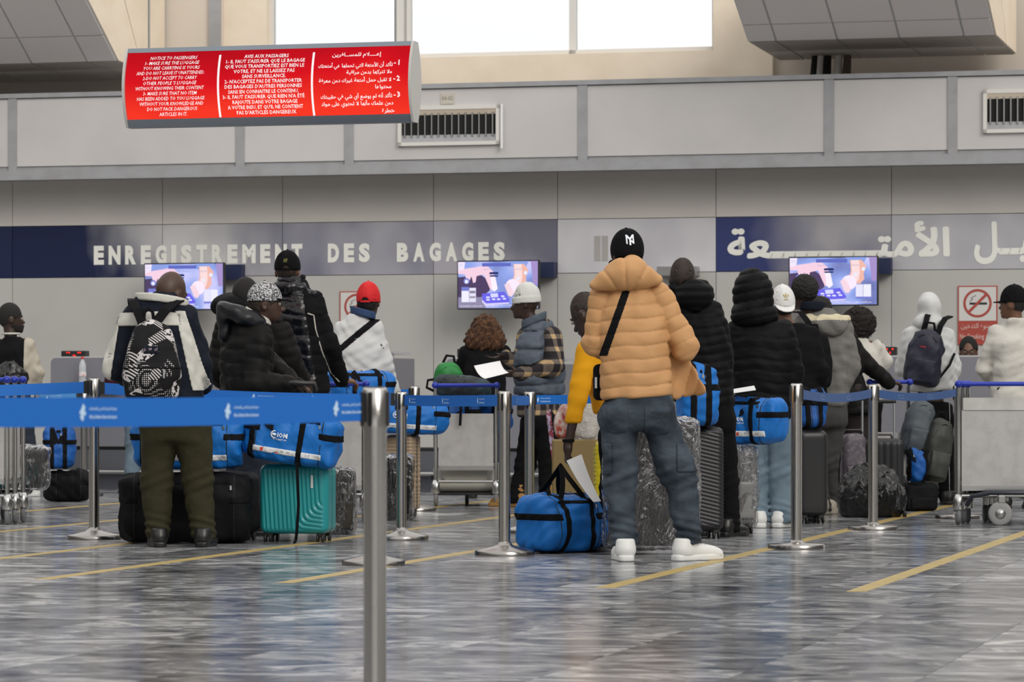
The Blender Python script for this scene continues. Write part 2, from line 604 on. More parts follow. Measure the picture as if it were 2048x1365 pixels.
def wbox(name, s0, s1, o0, o1, z0, z1, m, parent=None, c=0):
    """box in wall coordinates: along s, out from the wall, up"""
    mb = MB()
    if c: mb.cbox(s0, s1, -o1, -o0, z0, z1, c)
    else: mb.box(s0, s1, -o1, -o0, z0, z1)
    o = mb.build(name, m, parent)
    if parent is None: o.matrix_world = WM
    return o

# ------------------------------------------------------------------ floor with its tiles
fl = MB().box(-16, 16, -44, 3.2, -.12, -.012).build('floor', m_grout, mtx=WM)
tag(fl, kind='structure')
TS = .6
mb = MB().box(0, TS - .0025, 0, TS - .0025, -.012, 0)
tile_me = mb.mesh('floor_tile')
tile_me.materials.append(m_floor)
cells = []
for i in range(-27, 27):
    for j in range(-74, 6):
        c = WM @ Vector((i * TS + TS / 2, j * TS + TS / 2, 0))
        if c.y < 1: vis = False
        else:
            px = 1024 + c.x / c.y * F; py = HY + CAMZ / c.y * F
            vis = -60 < px < 2110 and py < 1400
        cells.append((not vis, c.y if c.y > 0 else 99, i, j))
cells.sort()
rest = MB()
for k, (nv, dy, i, j) in enumerate(cells):
    if k < 300:
        o = obj_from('floor_tile', tile_me, m_floor, fl)
        o.location = (i * TS, j * TS, 0)
    else:
        rest.box(i * TS, i * TS + TS - .0025, j * TS, j * TS + TS - .0025, -.012, 0)
ro = rest.build('floor_tiles_beyond', m_floor, fl)
tag(ro, kind='stuff')

line_labels = [
    (-1.62, 8.6, 'yellow lane line on the floor at far left, the farthest one, by the wrapped suitcase'),
    (-.28, 17.1, 'yellow lane line on the floor passing just right of the nested luggage carts at left'),
    (1.16, 17.1, 'yellow lane line on the floor running under the black duffel bag at left'),
    (2.2, 17.1, 'yellow lane line on the floor passing in front of the teal suitcase'),
    (3.45, 17.1, 'yellow lane line on the floor running behind the nearest steel post'),
    (5.03, 17.1, 'yellow lane line on the floor beside the white sneakers of the tan jacket'),
    (6.22, 17.1, 'yellow lane line on the floor at far right below the empty luggage carts')]
for s, o1, lab in line_labels:
    a = MB().box(s - .045, s + .045, -o1, -4.2, .0, .0012).build('lane_line', m_yellow, mtx=WM)
    tag(a, lab, 'floor marking', 'yellow lane lines')

# ------------------------------------------------------------------ back wall
ZB0, ZB1, ZBK0, ZBK1 = 2.075, 2.605, 3.055, 3.915
wall = wbox('wall_back', -9, 9, -1.0, -.03, 0, 3.4, m_seam)
tag(wall, kind='structure')
seams_px = [-330, 25, 325, 565, 867, 1115, 1432, 1783, 2160]
S = [WL(x, 500, 0)[0] for x in seams_px]

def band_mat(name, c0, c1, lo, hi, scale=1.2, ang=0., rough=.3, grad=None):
    """printed film, window reflection painted in as cloudy pale patches; grad = (s_a, s_b, amount): painted sheen growing along the panel"""
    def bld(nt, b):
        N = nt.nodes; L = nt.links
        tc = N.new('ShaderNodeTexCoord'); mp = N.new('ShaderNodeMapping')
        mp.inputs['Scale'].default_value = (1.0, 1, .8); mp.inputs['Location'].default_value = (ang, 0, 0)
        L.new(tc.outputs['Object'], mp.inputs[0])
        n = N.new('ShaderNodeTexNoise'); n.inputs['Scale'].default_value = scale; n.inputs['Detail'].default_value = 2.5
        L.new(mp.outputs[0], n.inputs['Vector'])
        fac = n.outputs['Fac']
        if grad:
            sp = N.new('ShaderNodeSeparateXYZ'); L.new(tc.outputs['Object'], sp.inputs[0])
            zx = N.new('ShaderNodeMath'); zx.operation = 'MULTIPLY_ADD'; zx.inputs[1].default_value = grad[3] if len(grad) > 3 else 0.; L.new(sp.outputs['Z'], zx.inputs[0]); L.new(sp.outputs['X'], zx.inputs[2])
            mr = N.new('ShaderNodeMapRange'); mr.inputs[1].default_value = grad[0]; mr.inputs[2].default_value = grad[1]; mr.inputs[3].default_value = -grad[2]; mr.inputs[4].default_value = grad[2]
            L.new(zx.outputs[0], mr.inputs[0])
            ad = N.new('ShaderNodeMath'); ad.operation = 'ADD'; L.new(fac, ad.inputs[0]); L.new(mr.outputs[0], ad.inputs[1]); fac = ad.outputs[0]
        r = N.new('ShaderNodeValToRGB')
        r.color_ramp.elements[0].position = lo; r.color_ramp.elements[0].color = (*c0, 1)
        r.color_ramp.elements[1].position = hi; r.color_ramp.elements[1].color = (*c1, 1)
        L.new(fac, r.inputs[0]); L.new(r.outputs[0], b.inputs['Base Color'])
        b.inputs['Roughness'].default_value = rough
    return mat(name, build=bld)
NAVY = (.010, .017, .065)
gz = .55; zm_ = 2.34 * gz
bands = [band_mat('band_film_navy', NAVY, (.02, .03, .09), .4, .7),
         band_mat('band_film_navy_sheen', NAVY, (.60, .59, .60), .30, .95, 1.6, 3.3, grad=(S[1] + .55 + zm_, S[2] + .15 + zm_, .45, gz)),  # pale end of the navy panel is reflected light put into the colour
         band_mat('band_film_grey_sheen', (.62, .61, .61), (.26, .26, .31), .38, .75, 1.2, 1.0, grad=(S[2] + .1, S[3], .22)),
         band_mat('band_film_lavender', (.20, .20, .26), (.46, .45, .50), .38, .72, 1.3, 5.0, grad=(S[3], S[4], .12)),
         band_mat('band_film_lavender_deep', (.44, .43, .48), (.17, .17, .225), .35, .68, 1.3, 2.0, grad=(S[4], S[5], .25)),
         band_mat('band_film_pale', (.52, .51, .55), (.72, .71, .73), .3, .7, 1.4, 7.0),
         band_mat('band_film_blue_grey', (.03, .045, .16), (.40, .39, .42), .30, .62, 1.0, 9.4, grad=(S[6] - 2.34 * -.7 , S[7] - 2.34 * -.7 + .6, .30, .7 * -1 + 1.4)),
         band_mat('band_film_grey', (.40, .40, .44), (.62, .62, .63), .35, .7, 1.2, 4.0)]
gap = .006
for i in range(len(S) - 1):
    a, b = S[i] + gap / 2, S[i + 1] - gap / 2
    wbox('panel', a, b, -.03, 0, .0, ZB0 - gap / 2, m_panel_lo, wall)
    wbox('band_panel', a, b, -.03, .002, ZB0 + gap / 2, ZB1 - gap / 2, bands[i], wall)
    wbox('panel', a, b, -.03, 0, ZB1 + gap / 2, ZBK0 + .1, m_panel, wall)
for o in wall.children: o.matrix_parent_inverse = Matrix()

# lettering on the band
def wall_text(name, s, px0, px1, py0, py1, offset=.035, parent=None, out=.006, thick=0.):
    a = WL(px0, (py0 + py1) / 2, 0)[0]; b = WL(px1, (py0 + py1) / 2, 0)[0]
    zc = (WL((px0 + px1) / 2, py1, 0)[1], WL((px0 + px1) / 2, py0, 0)[1])
    if thick:
        me = thicken(text_mesh(s, 1, 0., res=3), thick)
        n = len(me.vertices); fit_mesh(me, a, b, zc[0], zc[1])
        for v in me.vertices: v.co.y -= out
    else:
        me = text_mesh(s, 1, offset, extrude=.01, res=3)
        fit_mesh(me, a, b, zc[0], zc[1])
        for v in me.vertices: v.co.y = -out + (.002 if v.co.y > 0 else 0)
    o = obj_from(name, me, m_letter, parent)
    if parent is None: o.matrix_world = WM
    return o
def spaced_word(root, word, px0, px1, y0, y1):
    n = len(word)
    wd = {'I': .45, 'M': 1.22, 'N': 1.08, 'T': .98, 'E': .92, 'S': .98}
    ws = [wd.get(c, 1.0) for c in word]
    tot = sum(ws) + .42 * (n - 1); u = (px1 - px0) / tot; x = px0
    for c, w in zip(word, ws):
        f = (x - 187) / 823.
        yy0 = y0[0] + (y0[1] - y0[0]) * f; yy1 = y1[0] + (y1[1] - y1[0]) * f
        wall_text('letter', c, x, x + w * u, yy0, yy1, .06, root)
        x += (w + .42) * u
lt = empty('wall_lettering'); lt.matrix_world = WM
tag(lt, 'large white capital letters reading ENREGISTREMENT DES BAGAGES on the wall band', 'lettering')
spaced_word(lt, 'ENREGISTREMENT', 188, 605, (492, 484), (530, 522))
spaced_word(lt, 'DES', 656, 740, (492, 484), (530, 522))
spaced_word(lt, 'BAGAGES', 794, 1010, (492, 484), (530, 522))

la = empty('arabic_lettering'); la.matrix_world = WM
tag(la, 'large white Arabic lettering on the wall band at right above the screen', 'lettering')
K = '\u0640'
wall_text('word', arabic('\u0627\u0644\u0623\u0645\u062a' + K * 9 + '\u0639\u0629'), 1455, 1900, 444, 516, 0, la, thick=.035)
wall_text('word', arabic('\u062a\u0633\u062c\u064a' + K * 2 + '\u0644'), 1948, 2190, 442, 528, 0, la, thick=.035)
wbox('kashida_bar', WL(1540, 508, 0)[0], WL(1775, 505, 0)[0], .003, .0055, WL(1660, 514, 0)[1], WL(1660, 502, 0)[1], m_letter, la)
for r in (lt, la):
    for o in r.children: o.matrix_parent_inverse = Matrix()
# two small pale blocks left from a removed sign
rs = empty('removed_sign_mark'); rs.matrix_world = WM
tag(rs, 'two small faded beige blocks on the pale band panel left of the black cap', 'wall mark')
mk = mat('faded_beige', (.42, .40, .38), .6)
for (x0, x1) in ((1189, 1201), (1204, 1216)):
    a = WL(x0, 500, 0)[0]; b = WL(x1, 500, 0)[0]
    wbox('block', a, b, .002, .006, WL(1200, 522, 0)[1], WL(1200, 472, 0)[1], mk, rs)

# ------------------------------------------------------------------ bulkhead beam
bk = wbox('wall_bulkhead', -9, 9, -.6, .47, ZBK0 + .012, ZBK1, m_batten)
tag(bk, kind='structure')
bs_px = [-420, 25, 480, 698, 1165, 1658, 1905, 2300]
bs = [WL(x, 250, .5)[0] for x in bs_px]
hw = .045
for i in range(len(bs) - 1):
    wbox('board', bs[i] + hw, bs[i + 1] - hw, .45, .485, ZBK0 + .13, ZBK1 - .05, m_bulk, bk)
for s in bs[1:-1]:
    wbox('batten', s - hw, s + hw, .45, .50, ZBK0, ZBK1, m_batten, bk)
wbox('bottom_rail', -9, 9, .45, .51, ZBK0, ZBK0 + .09, m_batten, bk)
wbox('bottom_ledge', -9, 9, .45, .525, ZBK0 - .01, ZBK0 + .03, m_batten, bk)
wbox('top_rail', -9, 9, .45, .51, ZBK1 - .04, ZBK1 + .005, m_batten, bk)

# ------------------------------------------------------------------ upper wall and windows
UO = -1.2
def us(px, py=90): return WL(px, py, UO)[0]
zs = WL(1130, 108, UO)[1]       # window sill
s_l, s_r = us(533), us(1426)
uw = empty('wall_upper'); uw.matrix_world = WM
tag(uw, kind='structure')
wbox('sill_wall', s_l, s_r, UO - .3, UO, 3.4, zs - .0, m_cream, uw)
wbox('left_pier', us(448), s_l, UO - .3, UO, 3.4, 6.2, m_cream, uw)
wbox('left_column', us(328), us(448), UO - .3, UO + .06, 3.4, 6.2, m_pier, uw)
wbox('column_edge', us(424), us(446), UO, UO + .1, 3.4, 6.2, m_batten, uw)
wbox('left_wall', -10, us(328), UO - .3, UO - .02, 3.4, 6.2, m_pier, uw)
wbox('right_pier', s_r, us(1545), UO - .3, UO, 3.4, 6.2, m_cream, uw)
wbox('right_wall', us(1545), 10, UO - .3, UO - .12, 3.4, 6.2, m_pier, uw)
wbox('window_head', s_l, s_r, UO - .3, UO, 5.75, 6.2, m_cream, uw)
edges = [533, 800, 1139, 1426]
for i in range(3):
    wr = empty('window_%d' % (i + 1)); wr.matrix_world = WM
    tag(wr, kind='structure')
    a, b = us(edges[i]), us(edges[i + 1])
    if i == 0: b0 = us(793)
    else: b0 = b
    t = .035
    wbox('frame', a, a + t, UO - .2, UO - .12, zs, 5.75, m_white_metal, wr)
    wbox('frame', b - (t if i != 0 else .075), b + (.0 if i != 0 else .075), UO - .2, UO - .12, zs, 5.75, m_white_metal, wr)
    wbox('frame', a, b, UO - .2, UO - .12, zs, zs + .05, m_white_metal, wr)
    wbox('frame', a, b, UO - .2, UO - .12, 5.7, 5.75, m_white_metal, wr)
    wbox('pane', a + t, b - t, UO - .165, UO - .155, zs + .05, 5.7, m_pane, wr)

# ------------------------------------------------------------------ hanging ducts clad with tiles
def ray_s(px, py, s):
    r = WMI.to_3x3() @ Vector(((px - 1024) / F, 1, (HY - py) / F)); a = WMI @ Vector((0, 0, CAMZ))
    t = (s - a.x) / r.x
    p = a + r * t
    return -p.y, p.z

def face_tiles(root, sA, sB, cols, p0, p1, rows, m, name='tile', th=.012, gap=.022):
    """tiles on the plane through (out,z) points p0->p1, extruded along s"""
    d = Vector((0, -(p1[0] - p0[0]), p1[1] - p0[1])); Ln = d.length; d.normalize()
    n = Vector((1, 0, 0)).cross(d)                 # outward or inward, flipped below
    if n.y > 0: n = -n
    o0 = Vector((0, -p0[0], p0[1]))
    cs = [sA] + cols + [sB]; rw = [0] + rows + [Ln]
    for i in range(len(cs) - 1):
        for j in range(len(rw) - 1):
            a, b = cs[i] + gap / 2, cs[i + 1] - gap / 2
            q0, q1 = rw[j] + gap / 2, rw[j + 1] - gap / 2
            if b <= a or q1 <= q0: continue
            vs = [o0 + Vector((x, 0, 0)) + d * q + n * k for k in (0.0, th) for (x, q) in ((a, q0), (b, q0), (b, q1), (a, q1))]
            MB().add(vs, [(3, 2, 1, 0), (4, 5, 6, 7), (0, 1, 5, 4), (1, 2, 6, 5), (2, 3, 7, 6), (3, 0, 4, 7)]).build(name, m, root)

def duct(label, sA, sB, pb, pf, pt, cols, rows, end, ucols=None):
    root = empty('tiled_duct'); root.matrix_world = WM
    tag(root, label, 'duct')
    d = (pt[0] - pf[0], pt[1] - pf[1]); k = 1.9 / math.hypot(*d)
    top = (pf[0] + d[0] * k, pf[1] + d[1] * k)
    poly = [(-pb[0], pb[1]), (-pf[0], pf[1]), (-top[0], top[1]), (-pb[0], top[1])]
    MB().prism(poly, sA, sB, 'x').build('duct_frame', m_tee, root)
    face_tiles(root, sA, sB, cols, pf, top, rows, m_tile)
    # underside tiles
    dz = Vector((0, -(pf[0] - pb[0]), pf[1] - pb[1])); Ln = dz.length; dz.normalize()
    cs = [sA] + cols + [sB]
    for i in range(len(cs) - 1):
        for (q0, q1) in ((.0, Ln * .5), (Ln * .5, Ln)):
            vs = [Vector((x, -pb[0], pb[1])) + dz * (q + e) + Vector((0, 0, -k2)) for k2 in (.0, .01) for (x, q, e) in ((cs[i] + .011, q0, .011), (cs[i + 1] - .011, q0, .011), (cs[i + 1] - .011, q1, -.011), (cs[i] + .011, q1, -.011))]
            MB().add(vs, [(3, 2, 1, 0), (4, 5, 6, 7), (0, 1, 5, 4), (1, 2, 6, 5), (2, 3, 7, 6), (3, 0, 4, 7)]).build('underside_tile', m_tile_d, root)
    # end cap on the right, its tiles
    for (q0, q1) in ((0, .5), (.5, 1)):
        f = lambda u, w: (sB, -(pb[0] + (pf[0] - pb[0]) * u) if w == 0 else -(pb[0] + (top[0] - pb[0]) * u), (pb[1] + (pf[1] - pb[1]) * u) if w == 0 else top[1])
        p = [f(q0 + .006, 0), f(q1 - .006, 0), f(q1 - .006, 1), f(q0 + .006, 1)]
        vs = [Vector(x) + Vector((t, 0, 0)) for t in (0, .012) for x in p]
        MB().add(vs, [(3, 2, 1, 0), (4, 5, 6, 7), (0, 1, 5, 4), (1, 2, 6, 5), (2, 3, 7, 6), (3, 0, 4, 7)]).build('end_tile', m_cream, root)
    return root
# right duct
sAr = WL(1558, 119, -1.05)[0]
pb = (-1.05, WL(1558, 119, -1.05)[1]); pf = ray_s(1496, 82, sAr); pt = ray_s(1468, 0, sAr)
sBr = None
lo_, hi_ = sAr, sAr + 8
for _ in range(50):             # right end found where the front bottom edge meets the corner
    md = (lo_ + hi_) / 2
    p = WM @ Vector((md, -pf[0], pf[1])); x = 1024 + p.x / p.y * F
    if x < 1990: lo_ = md
    else: hi_ = md
sBr = md
def s_at(px, pf):
    lo, hi = -12, 12
    for _ in range(50):
        md = (lo + hi) / 2; p = WM @ Vector((md, -pf[0], pf[1]))
        if 1024 + p.x / p.y * F < px: lo = md
        else: hi = md
    return md
print('duct right', pb, pf, pt, sAr, sBr)
duct('grey tiled duct hanging at upper right above the wall bulkhead', sAr, sBr, pb, pf, pt, [s_at(x, pf) for x in (1553, 1675, 1799, 1928)], [.31, .95, 1.6], 'r')
sBl = WL(328, 100, -1.1)[0]
pf2 = ray_s(235, 121, sBl); pt2 = ray_s(174, 0, sBl); pb2 = (-1.1, WL(150, 160, -1.1)[1])
print('duct left', pb2, pf2, pt2, sBl)
duct('grey tiled duct hanging at upper left with a cream end panel', -9, sBl, pb2, pf2, pt2, [s_at(x, pf2) for x in (-160, -48, 64, 175)], [.42, 1.35], 'l')
# cable bundle below the right duct
cb = empty('cable_bundle'); cb.matrix_world = WM
tag(cb, 'white wrapped cables dropping from the right duct into the bulkhead', 'cables')
for i, (x, m_) in enumerate(((1636, m_white_metal), (1672, m_white_metal), (1650, m_dark), (1690, mat('brown_cable', (.12, .09, .06), .7)), (1626, m_dark))):
    s_ = WL(x, 130, -.75)[0]
    MB().tube([(s_, .75, 3.85), (s_ + .015, .74, 4.0), (s_ + .03, .76, 4.3)], [.03, .045, .035], 8).build('cable', m_, cb)

# ------------------------------------------------------------------ vents in the bulkhead
def vent(label, px0, px1, py0, py1, n):
    a = WL(px0, 250, .49)[0]; b = WL(px1, 250, .49)[0]
    z1 = WL((px0 + px1) / 2, py0, .49)[1]; z0 = WL((px0 + px1) / 2, py1, .49)[1]
    r = empty('air_vent'); r.matrix_world = WM
    tag(r, label, 'air vent', 'air vents in the bulkhead')
    t = .035
    for q in ((a, b, z1 - t, z1), (a, b, z0, z0 + t), (a, a + t, z0, z1), (b - t, b, z0, z1)):
        wbox('frame', q[0], q[1], .48, .52, q[2], q[3], m_white_metal, r)
    wbox('back', a + t, b - t, .483, .487, z0 + t, z1 - t, m_dark, r)
    # sloping lower lip and upper lip
    MB().prism([(-.515, z0 + t), (-.488, z0 + t + .07), (-.486, z0 + t)], a + t, b - t, 'x').build('lower_lip', m_batten, r)
    MB().prism([(-.515, z1 - t), (-.488, z1 - t - .05), (-.486, z1 - t)], a + t, b - t, 'x').build('upper_lip', m_cream, r)
    for i in range(n):
        x = a + t + (b - a - 2 * t) * (i + .5) / n
        wbox('fin', x - .006, x + .006, .487, .512, z0 + t + .05, z1 - t - .03, m_steel_d, r)
    return r
vent('white framed air vent beside the red notice sign', 797, 1000, 212, 291, 14)
vent('white framed air vent at the right edge of the bulkhead', 1967, 2160, 178, 265, 13)
# white tube at the vent and number plate
s_ = WL(1002, 250, .55)[0]
tb = MB().tube([(s_, -.53, WL(1002, 297, .55)[1]), (s_, -.53, WL(1002, 208, .55)[1])], .014, 8).build('sealing_tube', mat('white_foam', (.8, .8, .8), .7), mtx=WM)
tag(tb, 'short white foam tube standing against the right side of the vent', 'tube')
a, z0 = WL(881, 208, .5); b, z1 = WL(908, 186, .5)
pl = wbox('number_plate', a, b, .485, .495, z0, z1, mat('beige_plate', (.55, .51, .44), .6))
tag(pl, 'small beige plate reading 04-02 above the air vent', 'sign')
me = text_mesh('04-02', 1, 0); fit_mesh(me, a + .012, b - .012, z0 + .035, z1 - .03)
for v in me.vertices: v.co.y = -.4965
obj_from('number', me, mat('grey_print', (.25, .23, .2), .7), pl)

# ------------------------------------------------------------------ unseen side and rear hall walls, dim and raised to block low sky light
m_hall = mat('unseen_hall_wall_dim', (.16, .155, .15), .8)
wb = MB()
for (x0, x1) in ((-16, -10), (-5.5, -3), (2.2, 3.4), (8, 16)): wb.box(x0, x1, -12.3, -12, 0, 9)
wb.box(-16, 16, -12.3, -12, 0, .9)
wb.box(-16, 16, -12.3, -12, 4.2, 9)
o = wb.build('unseen_wall_front', m_hall); tag(o, kind='structure')
o = MB().box(-16.3, -16, -12, 46, 0, 8).build('unseen_wall_left', m_hall); tag(o, kind='structure')
o = MB().box(16, 16.3, -12, 36, 0, 8).build('unseen_wall_right', m_hall); tag(o, kind='structure')
# ------------------------------------------------------------------ screens
def screen(label, px0, px1, py0, py1, k):
    out = .42
    a, zt = WL(px0, py0, out); b, zb = WL(px1, py1, out)
    cz = (WL((px0 + px1) / 2, py0, out)[1], WL((px0 + px1) / 2, py1, out)[1])
    z1, z0 = cz
    r = empty('wall_screen'); r.matrix_world = WM
    tag(r, label, 'screen', 'screens above the counters')
    wbox('casing', a, b, out - .06, out, z0, z1, m_black, r, c=.006)
    wbox('bracket', b - .25, b + .075, .0, .12, z1 - .16, z1 - .01, mat('navy_bracket', (.012, .02, .07), .5), r)
    wbox('mount', (a + b) / 2 - .1, (a + b) / 2 + .1, .0, out - .06, (z0 + z1) / 2 - .1, (z0 + z1) / 2 + .1, m_black, r)
    w = b - a; h = z1 - z0; e = .012
    def scr(nt):
        pass
    def bg(nt, bs):
        N = nt.nodes; L = nt.links
        tc = N.new('ShaderNodeTexCoord'); n = N.new('ShaderNodeTexNoise'); n.inputs['Scale'].default_value = 3.2; n.inputs['Detail'].default_value = 1
        L.new(tc.outputs['Object'], n.inputs['Vector'])
        rp = N.new('ShaderNodeValToRGB'); e_ = rp.color_ramp.elements
        e_[0].position = .3; e_[0].color = (.16, .17, .42, 1); e_[1].position = .66; e_[1].color = (.62, .62, 1, 1)
        x = e_.new(.5); x.color = (.30, .40, .85, 1)
        L.new(n.outputs['Fac'], rp.inputs[0])
        em = N.new('ShaderNodeEmission'); em.inputs[1].default_value = 1.0
        L.new(rp.outputs[0], em.inputs[0]); L.new(em.outputs[0], N['Material Output'].inputs[0])
    m_bg = mat('screen_picture_%d' % k, build=bg)
    p = wbox('picture', a + e, b - e, out, out + .002, z0 + e, z1 - e, m_bg, r)
    def sh(name, pts, col, lay, s=1.0, parent=p):
        mb = MB().prism([(a + w * x, z1 - h * y) for x, y in pts], -(out + .002 + .0012 * lay), -(out + .0012 * lay))
        return mb.build(name, emat('screen_%s' % '_'.join('%.2f' % c for c in col), col, s), parent)
    def circ(x, y, rr, n=12, asp=1.75): return [(x + rr * math.cos(6.2832 * i / n), y + rr * asp * math.sin(6.2832 * i / n)) for i in range(n)]
    dark = (.09, .06, .14); skin = (.95, .66, .80); skin2 = (.90, .50, .42); pale = (.98, .85, 1)
    sh('dark_table', [(.015, .34), (.30, .30), (.42, .45), (.40, .62), (.30, .75), (.015, .75)], dark, 1)
    sh('grey_lower', [(.015, .75), (.3, .75), (.36, .975), (.015, .975)], (.30, .27, .42), 1)
    sh('sleeve', [(.64, .02), (.88, .02), (.84, .14), (.66, .14)], (.28, .38, .80), 1)
    sh('arm', [(.69, .08), (.82, .08), (.87, .2), (.84, .36), (.85, .46), (.80, .56), (.66, .52), (.70, .3)], skin2, 2)
    sh('arm_light', [(.70, .08), (.79, .08), (.80, .35), (.78, .5), (.69, .5), (.71, .3)], (.98, .74, .74), 3)
    sh('fist', circ(.68, .53, .085), pale, 4)
    sh('thumb', [(.58, .5), (.64, .46), (.70, .68), (.67, .75), (.63, .72)], (.95, .7, .8), 5)
    sh('hand', [(.015, .2), (.13, .16), (.22, .14), (.36, .10), (.44, .22), (.47, .42), (.45, .58), (.41, .60), (.37, .44), (.33, .28), (.24, .32), (.23, .44), (.20, .46), (.18, .32), (.15, .42), (.12, .42), (.10, .28), (.015, .27)], skin, 3)
    sh('cuff', [(.015, .03), (.1, .03), (.09, .18), (.015, .22)], (.92, .80, .98), 4)
    sh('finger_glow', [(.41, .33), (.47, .33), (.50, .58), (.46, .64), (.43, .60)], (.98, .90, 1), 5)
    sh('phone', [(.31, .68), (.58, .64), (.65, .82), (.62, .88), (.36, .90), (.31, .82)], (.16, .14, .85), 5)
    sh('phone_edge', [(.31, .80), (.36, .88), (.63, .86), (.64, .89), (.35, .92), (.31, .85)], (.72, .66, 1), 6)
    for (x, y) in ((.36, .74), (.36, .79), (.54, .72), (.56, .77), (.49, .78), (.43, .78)):
        sh('key', [(x, y), (x + .04, y), (x + .045, y + .03), (x + .005, y + .03)], (.86, .86, 1), 7)
    sh('key_block', [(.41, .68), (.50, .67), (.51, .75), (.42, .76)], (.70, .72, 1), 7)
    sh('header', [(.31, .055), (.66, .055), (.66, .125), (.31, .125)], (.13, .16, .55), 6)
    sh('badge', [(.40, .255), (.41, .24), (.50, .24), (.51, .255), (.51, .285), (.40, .285)], (.02, .03, .14), 8)
    sh('badge', [(.40, .305), (.51, .305), (.50, .335), (.41, .335)], (.02, .03, .14), 8)
    sh('mini_page', [(.06, .56), (.15, .56), (.15, .85), (.06, .85)], (.90, .88, 1), 8)
    sh('mini_bar', [(.06, .54), (.15, .54), (.15, .62), (.06, .62)], (.20, .22, .66), 9)
    sh('mini_page', [(.155, .56), (.235, .56), (.235, .85), (.155, .85)], (.80, .78, .95), 8)
    sh('mini_bar', [(.16, .62), (.23, .62), (.23, .67), (.16, .67)], (.25, .22, .34), 9)
    sh('mini_bar', [(.16, .73), (.23, .73), (.23, .77), (.16, .77)], (.35, .30, .42), 9)
    sh('mini_page', [(.755, .57), (.835, .57), (.835, .85), (.755, .85)], (.82, .80, 1), 8)
    sh('mini_page', [(.84, .57), (.925, .57), (.925, .85), (.84, .85)], (.88, .88, 1), 8)
    sh('mini_bar', [(.755, .82), (.925, .82), (.925, .86), (.755, .86)], (.20, .22, .66), 9)
    sh('purple_side', [(.90, .02), (.985, .02), (.985, .5), (.93, .5)], (.40, .30, .62), 1)
    for (x, y) in ((.84, .26), (.12, .43), (.75, .37)): sh('icon', circ(x, y, .022), (.85, .86, 1), 8)
    sh('icon', [(.03, .07), (.075, .07), (.075, .12), (.03, .12)], (.75, .75, .95), 8)
    sh('icon_ring', circ(.12, .42, .036), (.22, .24, .7), 7)
    for (s_, x0, x1, y0, y1, c) in (('Application Mobile', .33, .57, .20, .165, (.30, .32, .55)), ('OACA', .70, .79, .20, .165, (.35, .32, .5)), ('Consultez votre vol', .04, .31, .945, .91, (.95, .92, 1)), ('Payez en ligne votre Place de Parking', .34, .69, .945, .905, (.95, .92, 1)), ('Actualites', .75, .93, .945, .91, (.85, .8, .95))):
        me = text_mesh(s_, 1, 0, res=1); fit_mesh(me, a + w * x0, a + w * x1, z1 - h * y0, z1 - h * y1)
        for v in me.vertices: v.co.y = -(out + .015)
        obj_from('caption', me, emat('screen_%s' % '_'.join('%.2f' % q for q in c), c), p)
    return r
screen('wall screen at left, partly behind the bald head', 288, 448, 526, 621, 0)
screen('wall screen in the middle above the curly-haired woman', 914, 1078, 521, 619, 1)
screen('wall screen at right below the Arabic letters', 1577, 1756, 513, 612, 2)
cam2 = wbox('wall_box', WL(1318, 540, .1)[0], WL(1395, 540, .1)[0], 0, .2, WL(1350, 552, .1)[1], WL(1350, 534, .1)[1], m_steel_d)
tag(cam2, 'small grey metal box on the wall behind the shaved head', 'wall box')

# ------------------------------------------------------------------ no smoking signs
def no_smoking(label, px0, px1, py0, pym, py1):
    out = .012
    r = empty('no_smoking_sign'); r.matrix_world = WM
    tag(r, label, 'sign')
    a = WL(px0, pym, 0)[0]; b = WL(px1, pym, 0)[0]; cx = (px0 + px1) / 2
    z1, zm, z0 = [WL(cx, y, 0)[1] for y in (py0, pym, py1)]
    red = mat('sign_red', (.42, .07, .05), .5); wht = mat('sign_white', (.68, .66, .64), .5); blk = mat('sign_black', (.03, .03, .03), .5)
    wbox('plate', a, b, 0, out, z0, z1, red, r)
    w = b - a
    wbox('white_field', a + .03 * w, b - .03 * w, out, out + .002, zm, z1 - .03 * w, wht, r)
    cz = (zm + z1) / 2; cxs = (a + b) / 2; R1 = .36 * w; R0 = .30 * w
    n = 40; vs = []; fs = []
    for i in range(n):
        an = 6.28319 * i / n
        for rr in (R0, R1):
            vs.append((cxs + rr * math.cos(an), -(out + .005), cz + rr * math.sin(an)))
    for i in range(n): j = (i + 1) % n; fs.append((2 * i, 2 * i + 1, 2 * j + 1, 2 * j))
    ob = MB().add(vs, fs).build('ring', red, r)
    d = R0 * .74; q = .035 * w
    MB().add([(cxs - d - q * .7, -(out + .006), cz - d + q * .7), (cxs - d + q * .7, -(out + .006), cz - d - q * .7), (cxs + d + q * .7, -(out + .006), cz + d - q * .7), (cxs + d - q * .7, -(out + .006), cz + d + q * .7)], [(0, 1, 2, 3)]).build('slash', red, r)
    wbox('cigarette', cxs - .2 * w, cxs + .24 * w, out + .002, out + .004, cz - .035 * w, cz + .02 * w, blk, r)
    MB().tube([(cxs - .2 * w, -(out + .004), cz + .05 * w), (cxs - .12 * w, -(out + .004), cz + .1 * w), (cxs - .16 * w, -(out + .004), cz + .14 * w), (cxs - .04 * w, -(out + .004), cz + .2 * w)], .008 * w, 6).build('smoke', blk, r)
    for (t, zz0, zz1, f) in ((arabic('\u0645\u0645\u0646\u0648\u0639 \u0627\u0644\u062a\u062f\u062e\u064a\u0646'), .58, .9, .42), ('No Smoking Area', .18, .46, .45)):
        me = text_mesh(t, 1, .01); H = zm - z0
        fit_mesh(me, cxs - f * w, cxs + f * w, z0 + H * zz0, z0 + H * zz1)
        for v in me.vertices: v.co.y = -(out + .003)
        obj_from('caption', me, mat('sign_pink_print', (.75, .5, .45), .5), r)
    return r
